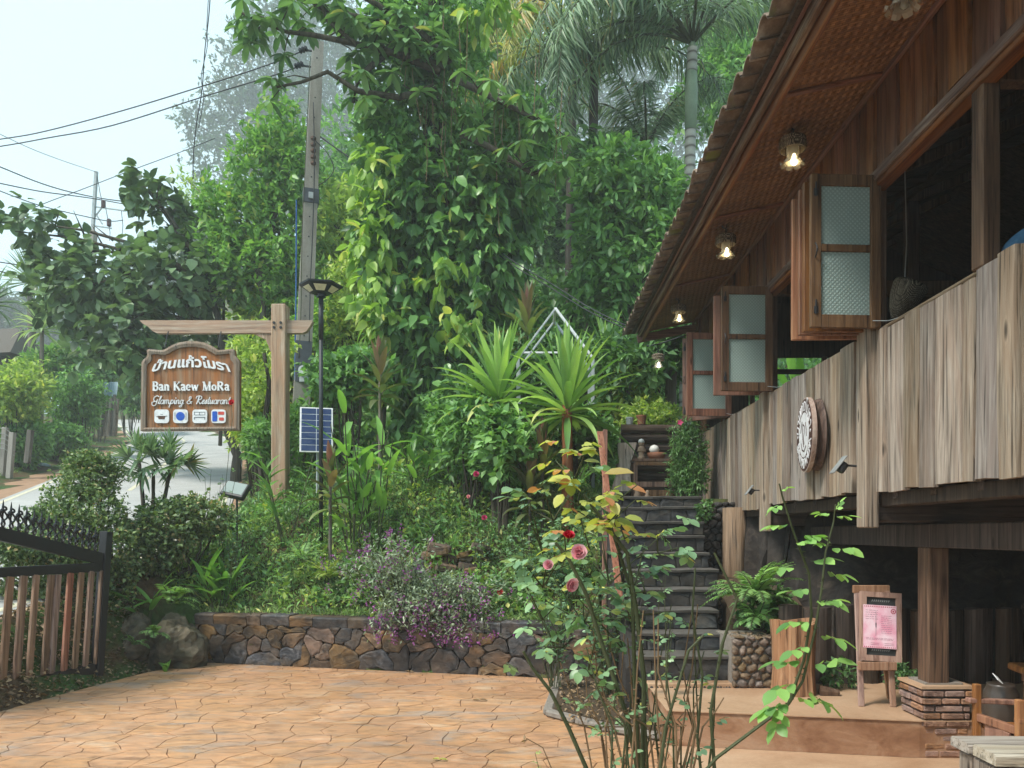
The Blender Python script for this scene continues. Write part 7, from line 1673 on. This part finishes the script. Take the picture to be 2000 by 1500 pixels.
lm.build('petals', M['pt_magenta'], t_)
mb = MB(); mb.tube([q, q+Vector((.02, .05, -.25))], .004, 4); mb.build('stalk', M['stem'], t_)

# ground cover of the slope: nobody could count it
n = 30000; xx = rng.uniform(-4.9, 1.1, n); d_ = rng.random(n)**.8*4.2; yy = wall_y(xx)+.16+d_
ok = (xx > -4.9+.0*yy) & ((xx < .85) | (yy > 10.2)) & (terrain(xx, yy) > .3); xx, yy = xx[ok], yy[ok]; zz = terrain(xx, yy); n = len(xx)
hh = .05+.20*np.array([max(0, mnoise.noise(Vector((a*1.1, b_*1.1, 0)))+.35) for a, b_ in zip(xx, yy)])
nrm = unit(np.array((0, -.5, 1))+.6*rng.normal(size=(n, 3)))
lm = LM(); k = rng.random(n) < .55; pos = np.stack([xx, yy, zz+hh*rng.random(n)], 1)
dd = rdir(n, .45); lm.scatter(TL, pos[k], dd[k], nrm[k], (.045+.06*rng.random(n))[k], 1.1); tag(lm.build('ground_cover', M['lf_ground']), kind='stuff')
lm = LM(); k2 = ~k; lm.scatter(T5(.10, .02, .35), pos[k2]-np.array((0, 0, .03)), unit(rdir(n, 1.1))[k2], rdir(n)[k2], (.07+.13*rng.random(n))[k2]); tag(lm.build('slope_grass', M['lf_grass']), kind='stuff')
# taller weeds on the slope
lm = LM(); mb = MB()
for _ in range(420):
    x = rnd.uniform(-4.6, .7); y = wall_y(x)+.25+rnd.random()**.9*3.0; z = H(x, y); h = rnd.uniform(.15, .5); d = Vector((rnd.uniform(-.25, .25), rnd.uniform(-.3, .1), 1)).normalized()
    if z < .3: continue
    p0 = Vector((x, y, z)); p1 = p0+d*h; mb.tube([p0, p1], [.004, .002], 4, cap=False); m_ = rnd.randint(6, 14)
    pp_ = np.array([tuple(p0.lerp(p1, rnd.uniform(.25, 1))) for _ in range(m_)]); lm.scatter(TN if rnd.random() < .5 else TL, pp_, rdir(m_, .3), rdir(m_, 1.5), rnd.uniform(.05, .11))
tag(lm.build('weed_leaves', M['lf_mid']), kind='stuff'); tag(mb.build('weed_stems', M['stem']), kind='stuff')
lm = LM(); l2 = LM()
for _ in range(900):
    x = rnd.uniform(-4.7, .8); y = wall_y(x)+.22+rnd.random()*3.4; z = H(x, y)
    if z < .3: continue
    m_ = rnd.randint(7, 12); s_ = rnd.uniform(.06, .13); (lm if rnd.random() < .6 else l2).scatter(rnd.choice([TL, TL, TW, TN]), np.array([(x, y, z+.02)])+np.array((.07, .07, .0))*rng.normal(size=(m_, 3))+np.array((0, 0, 1))*rng.random((m_, 1))*rnd.uniform(.08, .34), rdir(m_, .5), rdir(m_, 1.5), s_)
tag(lm.build('slope_weeds', M['lf_mid']), kind='stuff'); tag(l2.build('pale_slope_weeds', M['lf_yellow']), kind='stuff')
# grass of the verges and hillside
n = 26000; yy = rng.uniform(12.5, 34, n)**1.0; side = rng.random(n) < .5; xr = road_x(yy); xx = np.where(side, xr+HW+.3+rng.random(n)*3.2, xr-HW-1.3-rng.random(n)*3); zz = terrain(xx, yy)
lm = LM(); lm.scatter(T5(.12, .02, .3), np.stack([xx, yy, zz], 1), rdir(n, 1.2), rdir(n), .10+.14*rng.random(n)); tag(lm.build('verge_grass', M['lf_grass']), kind='stuff')
n = 22000; xx = rng.uniform(-7, 9, n); yy = rng.uniform(12.5, 26, n); ok = (xx > road_x(yy)+HW+1.0) & ~((xx > .6) & (yy < 13)); xx, yy = xx[ok], yy[ok]; n = len(xx)
lm = LM(); lm.scatter(TL, np.stack([xx, yy, terrain(xx, yy)+rng.random(n)*.5], 1), rdir(n, .5), rdir(n, 1), .12+.16*rng.random(n)); tag(lm.build('undergrowth', M['lf_mid']), kind='stuff')

# ferns
def fern(label, px, py, Y, n, L, z=None, mat='lf_fern', pin=.09, name='fern', face=None, sag=1.0, el=(25, 75)):
    q = P(px, py, Y); q.z = z if z is not None else q.z; t_ = thing(name, q, label, 'fern')
    for i in range(n):
        a = (face if face is not None else 0)+(rnd.uniform(-1.2, 1.2) if face is not None else i*2.4); e = R(rnd.uniform(*el)); p = arc(q, (math.cos(a)*math.cos(e), math.sin(a)*math.cos(e), math.sin(e)), L*rnd.uniform(.7, 1.1), sag, 7)
        lm = LM(); frond(lm, p, T5(.26, .03, .15), pin, 22, droop=.12, spread=1.2, jit=.05)
        mb = MB(); mb.tube(p, [.004]*6+[.002], 4, cap=False); fo_ = mb.build('frond', M['stem'], t_); lm.build('leaflets', M[mat], fo_)
fern('lush feathery fern in the pebble planter beside the log post', 1475, 1165, 7.0, 26, .52, mat='lf_fern', pin=.10, el=(10, 80))
fern('darker fern hanging low right of the pebble planter', 1480, 1215, 6.95, 14, .34, mat='lf_mid', pin=.08, sag=1.6)
fern('arching fern over the left end of the stone wall', 335, 1180, 9.2, 10, .45, face=R(-60), pin=.09, sag=1.3)
fern('small fern growing on the boulder face', 300, 1240, 9.0, 7, .26, face=R(-50), pin=.06, sag=1.5)
fern('tiny fern low behind the gate post', 262, 1260, 8.9, 6, .22, face=R(-50), pin=.05, sag=1.5)
fern('yellow-green fern clump on the wall top left of the purple flowers', 640, 1130, 9.75, 16, .40, mat='lf_yellow', pin=.08)
fern('fern clump beside the yellow one, nearer the purple flowers', 690, 1120, 9.7, 14, .38, mat='lf_mid', pin=.07)
fern('fern in the middle of the slope above the wall', 590, 1090, 9.95, 12, .36, mat='lf_fern', pin=.07)
fern('fine tall fern under the right strap-leaved plant', 1128, 950, 9.5, 12, .42, mat='lf_mid', pin=.06)
bush('small_shrub', 'small dark shrub on the platform between palisade and brick pillar', [pb(1765, 1330, 6.55, 16, 20, 16)], 90, .05, 'lf_forest', T=TL, twig=False)
bush('small_shrub', 'dark seedling in front of the palisade behind the easel', [pb(1640, 1320, 6.6, 20, 18, 16)], 70, .05, 'lf_forest', T=TL, twig=False)
# purple sage
sg = thing('purple_sage', (-1.2, 9.4, .6), 'grey-green shrub full of purple flowers spilling over the stone wall', 'flowering shrub'); lm = LM(); lf = LM(); mb = MB()
for i in range(230):
    px = rnd.gauss(825, 75); py = rnd.choice([rnd.uniform(1040, 1190), rnd.uniform(1100, 1250)]) if px > 720 else rnd.uniform(1030, 1170)
    if px > 850: py = rnd.uniform(1130, 1255)
    Y = rnd.uniform(8.62, 8.80) if py > 1180 else rnd.uniform(8.7, 9.3)
    e = P(px, py, Y); b_ = Vector((P(810+(px-810)*.4, 0, 9.1).x, 9.1, .64)); mid_ = b_.lerp(e, .5)+Vector((0, -.1, .22)); mb.tube([b_, mid_, e], [.005, .004, .002], 4, cap=False)
    m_ = 26; pp_ = np.array([tuple(mid_.lerp(e, rnd.uniform(-.3, 1))) for _ in range(m_)])+.045*rng.normal(size=(m_, 3)); lm.scatter(TN, pp_, rdir(m_, .2), rdir(m_, 1), .05+.02*rnd.random(), 1.3)
    if rnd.random() < .85:
        m_ = 12; pp_ = np.array(tuple(e))+.022*rng.normal(size=(m_, 3))*np.array((1, 1, 1.8)); lf.scatter(TW, pp_, rdir(m_), rdir(m_), .031, 1.2)
mb.build('stems', M['stem'], sg); lm.build('leaves', M['lf_salvia'], sg); lf.build('blossoms', M['pt_purple'], sg)

# roses
LEAF5 = []
def rose_leaf(lm, p, d, s_, T=TROSE):
    """one compound leaf: five leaflets on a stalk"""
    d = unit(np.array(d, float)); side = unit(np.cross(d, (0, 0, 1.0))+1e-6); up = np.cross(side, d); p = np.array(p, float)
    P_ = [p+d*s_*1.15, p+d*s_*.95, p+d*s_*.95, p+d*s_*.45, p+d*s_*.45]; D = [d, d*.45+side, d*.45-side, d*.35+side, d*.35-side]; Z = [1, .88, .88, .7, .7]
    lm.scatter(T, np.array(P_), np.array(D)+np.array((0, 0, -.25))+.14*rng.normal(size=(5, 3)), up+.25*rng.normal(size=(5, 3)), np.array(Z)*s_)
def rose_stem(mb, lm, pts, r0, r1, nodes, s_, T=TROSE, thorns=True, t0=.35, prob=1.0):
    pts = [Vector(p) for p in pts]; n = len(pts); mb.tube(pts, [r0+(r1-r0)*i/(n-1) for i in range(n)], 7)
    cs = [0]
    for i in range(n-1): cs.append(cs[-1]+(pts[i+1]-pts[i]).length)
    def at(t_):
        s = t_*cs[-1]
        for i in range(n-1):
            if s <= cs[i+1]+1e-9: return pts[i].lerp(pts[i+1], (s-cs[i])/max(1e-6, cs[i+1]-cs[i])), (pts[i+1]-pts[i]).normalized()
        return pts[-1], (pts[-1]-pts[-2]).normalized()
    if thorns:
        for k in range(int(cs[-1]/.035)):
            p, d = at(rnd.random()*.95); a = Vector((rnd.uniform(-1, 1), rnd.uniform(-1, 1), .1)).normalized(); r = r0*.8; mb.tube([p+a*r*.6, p+a*(r+.008)], [.0028, .0004], 4, cap=False)
    for k in range(nodes):
        if rnd.random() > prob: continue
        t_ = t0+(1-t0)*(k+.7)/nodes; p, d = at(min(1, t_)); a = k*2.4+rnd.uniform(-.4, .4); q = (d*.4+Vector((math.cos(a), math.sin(a), .15))); rose_leaf(lm, p, q, s_*rnd.uniform(.75, 1.15), T)
def bloom(c, r, mat, parent, facing=(0, -1, .3)):
    f = Vector(facing).normalized(); q = f.to_track_quat('Z', 'Y').to_matrix(); lm = LM(); c = Vector(c); T = TR(.95, .16, -.25, (.42, .56, .46), (.25, .55, .85))
    for ring, (m_, el, s_) in enumerate(((6, 20, 1.0), (6, 42, .92), (5, 60, .8), (4, 75, .62), (3, 84, .45))):
        for k in range(m_):
            a = 2*PI*k/m_+ring*.7; d = q @ Vector((math.cos(a)*math.cos(R(el)), math.sin(a)*math.cos(R(el)), math.sin(R(el)))); nn = q @ Vector((-math.cos(a)*.5, -math.sin(a)*.5, 1)); lm.scatter(T, c-f*r*.35, tuple(d), tuple(nn), r*s_*rnd.uniform(.92, 1.08))
    o = lm.build('bloom', M[mat], parent, smooth=True); mb = MB(); mb.lathe(c-f*r*.45, [(.003, -.012), (r*.22, -.004), (r*.12, r*.2)], 8, q); mb.build('flower_base', M['stem'], parent); return o
# big near rose bush
nr = thing('rose_bush', (.28, 2.35, 0), 'tall sparse foreground rose bush with thorny stems and pink blooms', 'rose bush'); mb = MB(); lm = LM(); ly = LM(); ln = LM()
root = Vector((.27, 2.35, 0))
def st3(q, Y0, Y1=None): return [P(x, y, Y0+((Y1 or Y0)-Y0)*i/(len(q)-1)) for i, (x, y) in enumerate(q)]
thick = [([(1250, 2050), (1245, 1500), (1225, 1400), (1170, 1240), (1145, 1160), (1110, 1090), (1085, 1060)], .0085, 2.3, 2.25),
         ([(1270, 2080), (1255, 1500), (1258, 1330), (1245, 1210), (1225, 1080), (1180, 1020), (1140, 965)], .0090, 2.35, 2.3),
         ([(1240, 2060), (1145, 1500), (1110, 1420), (1075, 1350), (1040, 1305), (1022, 1272)], .0075, 2.25, 2.2),
         ([(1275, 2080), (1240, 1340), (1235, 1160), (1200, 1050), (1185, 1000)], .0072, 2.4, 2.35),
         ([(1260, 2060), (1290, 1500), (1300, 1420), (1345, 1270), (1375, 1240)], .0060, 2.2, 2.2),
         ([(1290, 2080), (1395, 1500), (1388, 1390), (1410, 1260), (1440, 1170), (1395, 1080), (1300, 990)][:6], .0065, 2.3, 2.3),
         ([(1290, 2080), (1368, 1500), (1362, 1440), (1372, 1320), (1352, 1200), (1358, 1110)], .0052, 2.35, 2.35)]
for q, r, Y0, Y1 in thick: rose_stem(mb, lm, st3(q, Y0, Y1), r, r*.55, 0, .05)
mbd = MB()
for _ in range(40):   # many finer canes
    x0 = rnd.uniform(1190, 1350); x1 = x0+rnd.uniform(-150, 120); y1 = rnd.uniform(1180, 1420); Y = rnd.uniform(2.2, 2.8); bx = rnd.uniform(-12, 12); kk = rnd.uniform(-10, 25)
    rose_stem(rnd.choice([mb, mbd]), lm, st3([(x0, 2000), (x0+(x1-x0)*.35+bx, 1560), (x0+(x1-x0)*.62+kk, 1420), (x0+(x1-x0)*.85-bx, (1420+y1)/2), (x1, y1)], Y), rnd.uniform(.0028, .005), .0018, rnd.choice([0, 0, 1, 2, 3]), .030, t0=.72, thorns=rnd.random() < .5)
# leafy tops
def tuft(px, py, Y, n, s_, target, r=40, T=TROSE):
    for _ in range(n):
        p = P(px+rnd.gauss(0, r), py+rnd.gauss(0, r*.8), Y+rnd.uniform(-.12, .12)); rose_leaf(target, p, (rnd.uniform(-1, 1), rnd.uniform(-1, .5), rnd.uniform(-.35, .35)), s_*rnd.uniform(.8, 1.15), T)
        if rnd.random() < .6: mb.tube([P(px, py+r, Y), p], [.0028, .0015], 5, cap=False)
TBR = TR(.80, .05, .16, (.42, .5, .34))
for (px, py, n, r) in ((1140, 1160, 9, 50), (1080, 1210, 8, 40), (1220, 1220, 5, 45), (1160, 1280, 4, 40), (1080, 960, 5, 50), (1060, 1030, 6, 44), (1060, 1080, 4, 36), (1190, 1090, 7, 44), (1240, 1100, 4, 36), (1150, 1190, 8, 34), (1100, 1230, 7, 30), (1190, 1240, 6, 30), (1120, 1140, 5, 26), (1260, 1130, 4, 22), (1060, 1180, 6, 26), (1200, 1310, 3, 24), (1230, 1180, 4, 24), (1285, 1060, 4, 18), (1300, 1040, 3, 16), (1120, 1380, 2, 12), (1010, 1295, 2, 10), (1150, 1280, 4, 24), (1095, 1075, 3, 20), (1060, 1120, 4, 24)): tuft(px, py, 2.45, int(n*(1.25 if py < 1170 else .8)), .043, lm, r*1.15)
for (px, py, Y, s_, a, el) in ((1125, 940, 2.25, .085, 185, 8), (1180, 925, 2.2, .085, 20, 8), (1225, 950, 2.3, .06, -10, -12), (1130, 880, 2.3, .055, 20, 10), (1125, 885, 2.3, .055, 170, 8), (1140, 900, 2.3, .05, -30, 0), (1100, 965, 2.3, .05, 230, -40), (1200, 1015, 2.3, .065, 10, -15), (1180, 1020, 2.3, .06, 190, -10), (1160, 985, 2.35, .055, 150, 10), (1220, 1010, 2.2, .055, -20, -5), (1150, 1000, 2.3, .05, 200, -20)):
    a, el = R(a), R(el); ly.scatter(TBR, tuple(P(px, py, Y)), (math.cos(a)*math.cos(el), -.25, math.sin(el)), (rnd.uniform(-.3, .3), -.45, 1), s_)
for (px, py, n, r) in ((1105, 1062, 4, 14), (1180, 1000, 6, 30), (1130, 960, 5, 26), (1200, 960, 3, 22), (1120, 920, 4, 20), (1130, 880, 4, 18), (1220, 1030, 4, 22), (1150, 1040, 3, 26)): tuft(px, py, 2.28, n, .042, ly, r)
# the long fresh shoots at the right
sh1 = st3([(1290, 2050), (1330, 1560), (1400, 1480), (1480, 1420), (1540, 1375), (1570, 1290), (1585, 1200), (1580, 1120), (1550, 1040), (1528, 970), (1522, 945)], 2.25, 2.05); mbn = MB()
rose_stem(mbn, ln, sh1, .0062, .002, 0, .05)
sh2 = st3([(1540, 1375), (1568, 1330), (1592, 1230), (1605, 1150), (1612, 1080), (1628, 1020), (1632, 985)], 2.08, 2.02); rose_stem(mbn, ln, sh2, .0042, .0018, 0, .05)
for (px, py, a, s_) in ((1545, 1025, 180, .030), (1560, 1045, 0, .030), (1528, 985, 200, .022), (1520, 960, 20, .016), (1545, 1065, 0, .034), (1560, 1110, 180, .034), (1575, 1100, 10, .036), (1580, 1150, 190, .036), (1585, 1175, 15, .036), (1590, 1215, 180, .040), (1625, 1010, 10, .026), (1622, 1005, 170, .022), (1615, 1070, 5, .034), (1612, 1060, 175, .026), (1608, 1115, 0, .034), (1596, 1240, 5, .040), (1580, 1260, 200, .036), (1570, 1290, 200, .044), (1580, 1300, 0, .044), (1560, 1330, 190, .044), (1565, 1345, 340, .046), (1545, 1370, 215, .046), (1555, 1365, 350, .040), (1540, 1380, 180, .038), (1535, 1385, 240, .038), (1600, 1180, 20, .03), (1632, 1000, 60, .018)):
    a = R(a+rnd.uniform(-15, 15)); rose_leaf(ln, P(px, py, 2.07), (math.cos(a), rnd.uniform(-.5, .2), math.sin(a)*.7+rnd.uniform(-.15, .2)), s_*1.35)
mb.build('canes', M['stem'], nr); mbd.build('dry_canes', M['deadstem'], nr); mbn.build('green_shoots', M['stem'], nr); lm.build('leaves', M['lf_rose'], nr); ly.build('young_leaves', M['lf_rosey'], nr, 'yellow and bronze young leaves'); ln.build('fresh_leaves', M['lf_rosen'], nr, 'fresh green leaves of the right shoots')
bloom(P(1131, 1079, 2.02), .027, 'pt_pink', nr, (-.1, -1, .35)); bloom(P(1116, 1142, 2.02), .024, 'pt_pink', nr, (.5, -.8, -.2)); bloom(P(1111, 1046, 2.05), .021, 'pt_red', nr, (.1, -.6, .8)); bloom(P(1072, 1103, 2.0), .017, 'pt_pink', nr, (-.4, -1, .3))
lb_ = LM(); m_ = 420; lb_.scatter(T5(.5, .12, .2), np.stack([rng.uniform(.25, .97, m_), rng.uniform(6.3, 8.2, m_), .07+.03*rng.random(m_)], 1), rdir(m_)*np.array((1, 1, .3)), rdir(m_, 1.5), .03+.04*rng.random(m_)); tag(lb_.build('bed_litter', M['lf_dead']), kind='stuff')
# second rose shrubs behind, around the bed
def rosebush(label, px, Y, z0, z1, n, spread, leaf, nodes=9, cols=('lf_rose',), flowers=()):
    x = P(px, 0, Y).x; t_ = thing('rose_bush', (x, Y, z0), label, 'rose bush'); mb = MB(); l1 = LM()
    for _ in range(n):
        a = rnd.uniform(0, 2*PI); s_ = rnd.uniform(.2, 1)*spread; h = rnd.uniform(.55, 1)*(z1-z0); b_ = Vector((x+rnd.uniform(-.06, .06), Y+rnd.uniform(-.06, .06), z0-.02)); e = b_+Vector((math.cos(a)*s_, math.sin(a)*s_*.7, h)); rose_stem(mb, l1, [b_, b_.lerp(e, .4)+Vector((0, 0, h*.1)), b_.lerp(e, .75)+Vector((rnd.uniform(-.03, .03), 0, h*.05)), e], .005, .002, nodes, leaf, T=TL if leaf < .035 else TROSE, thorns=False, t0=.3)
    mb.build('canes', M['stem'], t_); l1.build('leaves', M[cols[0]], t_)
    for (fx, fy, fY, r, mt) in flowers:
        q = P(fx, fy, fY); mb = MB(); mb.tube([q, Vector((q.x+.01, q.y, q.z-.25)), Vector((x, Y, z0+.2))], .0035, 4); mb.build('flower_stalk', M['stem'], t_); bloom(q, r, mt, t_)
rosebush('bushy rose shrub in the soil bed at the foot of the steps', 1180, 7.3, .1, 1.35, 22, .45, .045)
rosebush('rose shrub at the left corner of the soil bed', 1085, 7.6, .1, 1.15, 15, .35, .042)
rosebush('rose shrub behind the wall with the small deep red bloom', 1000, 9.25, .58, 1.25, 12, .35, .045, flowers=((977, 1156, 9.0, .045, 'pt_red'),))
rosebush('thin rose on the slope with two magenta blooms', 935, 9.8, .95, 1.95, 6, .22, .05, nodes=5, flowers=((930, 926, 9.6, .05, 'pt_magenta'), (946, 1011, 9.6, .042, 'pt_magenta'), (915, 970, 9.7, .03, 'pt_pink')))
rosebush('dense rose shrub left of the leaning board', 1110, 9.0, .62, 1.95, 26, .5, .055)
rosebush('rose shrub above the wall right of the purple flowers', 1040, 9.3, .6, 1.8, 20, .45, .055)
rosebush('tall thin rose in front of the name board', 430, 10.6, 1.3, 2.7, 5, .22, .045, nodes=3, flowers=((452, 786, 10.6, .05, 'pt_red'),))
rosebush('slender rose between the tall thin rose and the lady palm', 402, 10.6, 1.3, 2.55, 3, .15, .03, nodes=3)
rosebush('rose shrub on the slope under the flood light', 455, 10.0, .9, 1.85, 8, .3, .04, nodes=5)
rosebush('rose seedling climbing in front of the dark steps', 1285, 6.3, .05, 1.5, 4, .2, .05, nodes=5)
# dry twigs, dead flower, fallen leaves
t_ = thing('dry_twig', P(1040, 1440, 3.0), 'withered dark flower head on a thin stalk over the paving', 'twig'); mb = MB(); mb.tube(st3([(1028, 1442), (1060, 1460), (1085, 1520), (1100, 1700), (1105, 1843)], 3.0), .0022, 5); mb.build('stalk', M['deadstem'], t_)
lm = LM(); lm.scatter(TW, np.array([tuple(P(1024, 1444, 3.0))]*9), rdir(9), rdir(9), .02); lm.build('flower_head', M['lf_dead'], t_)
t_ = thing('weed', P(1065, 1500, 2.9), 'small bright weed sprouting at the bottom edge', 'weed'); mb = MB(); lm = LM(); rose_stem(mb, lm, st3([(1062, 1760), (1062, 1540), (1045, 1470)], 2.9), .0025, .001, 9, .022, T=TL, thorns=False, t0=.5); mb.build('stalk', M['stem'], t_); lm.build('leaves', M['lf_rosen'], t_)
for (px, py, s_, mt, lb) in ((937, 1369, .075, 'lf_dead', 'curled brown leaf on the paving nearest the planter bed'), (798, 1313, .07, 'lf_dead', 'dark dead leaf on the paving below the stone wall'), (415, 1305, .05, 'lf_dead', 'brown dead leaf on the paving under the left wall end'), (858, 1486, .06, 'lf_palmy', 'yellow fallen leaf at the bottom of the paving'), (983, 1344, .03, 'lf_dead', 'pair of small dry leaf scraps on the paving'), (560, 1338, .05, 'lf_dead', 'small brown leaf in the middle of the paving'), (1035, 1326, .03, 'lf_dead', 'tiny dark leaf scrap near the wall on the right')):
    Y = CZ*FX/(py-PY); lm = LM(); a = rnd.uniform(-.4, .4); lm.scatter(TR(.5, .14, .2), np.array([(P(px, py, Y).x, Y, .010)]*2), np.array([(math.cos(a), math.sin(a), .06), (math.cos(a+2.6), math.sin(a+2.6), .05)]), (0, 0, 1), s_); tag(lm.build('fallen_leaf', M[mt]), lb, 'leaf')
# grass tuft along the wall coping
n = 1500; u = rng.random(n); xx = wa.x+(wb.x-wa.x)*u; yy = wa.y+(wb.y-wa.y)*u+.12+.25*rng.random(n); lm = LM(); lm.scatter(T5(.12, .02, .4), np.stack([xx, yy, np.full(n, .60)], 1), rdir(n, 1.2), rdir(n), .05+.08*rng.random(n)); tag(lm.build('wall_grass', M['lf_grass']), kind='stuff')

# plants hugging the log post and the dark stones
bush('climbing_plant', 'dark creeping leaves on the stones right of the upper steps', [pb(1376, 995, 9.0, 10, 12, 10)], 40, .05, 'lf_forest', T=TW, twig=False)
bush('small_shrub', 'dark leaves filling the corner behind the feathery fern', [pb(1490, 1190, 7.3, 34, 30, 20)], 160, .08, 'lf_forest', T=TL, twig=False)

t_ = thing('slender_tree', (P(512, 0, 13.4).x, 13.4, 2.3), 'thin dark crooked trunk between the name board and its post', 'tree')
trunk(t_, [tuple(P(512, 955, 13.4)), tuple(P(507, 890, 13.4)), tuple(P(519, 810, 13.4)), tuple(P(526, 750, 13.4)), tuple(P(516, 690, 13.4))], [.05, .045, .05, .04, .03], 'bark_dark', 8, jit=.15)
lm = LM(); crown(lm, [pb(510, 680, 13.4, 46, 34), pb(490, 740, 13.4, 30, 30)], 130, 5, .14, TL); lm.build('crown', M['lf_yellow'], t_)

n = 260; u = rng.random(n); k = rng.random(n)**2; xx = wa.x+(wb.x-wa.x)*u; yy = wa.y+(wb.y-wa.y)*u-.07-.5*k; lm = LM()
lm.scatter(T5(.5, .12, .2), np.stack([xx, yy, np.full(n, .008)], 1), rdir(n)*np.array((1, 1, .15)), rdir(n, 2), .012+.022*rng.random(n)); tag(lm.build('wall_foot_litter', M['lf_dead']), kind='stuff')

# ================================================================== THE MISTY AIR
HZ = .0021
if HZ:
    m = bpy.data.materials.new('haze'); m.use_nodes = True; t = m.node_tree; t.nodes.clear(); o_ = t.nodes.new('ShaderNodeOutputMaterial'); pv = t.nodes.new('ShaderNodeVolumePrincipled')
    pv.inputs['Density'].default_value = HZ; pv.inputs['Color'].default_value = (.90, .96, 1, 1); pv.inputs['Anisotropy'].default_value = .0
    t.links.new(pv.outputs[0], o_.inputs['Volume'])
    mb = MB(); mb.box((0, 142, 62), (500, 390, 128)); me = mb.mesh(m); tag(link('haze', me), kind='stuff')
    m.cycles.homogeneous_volume = True
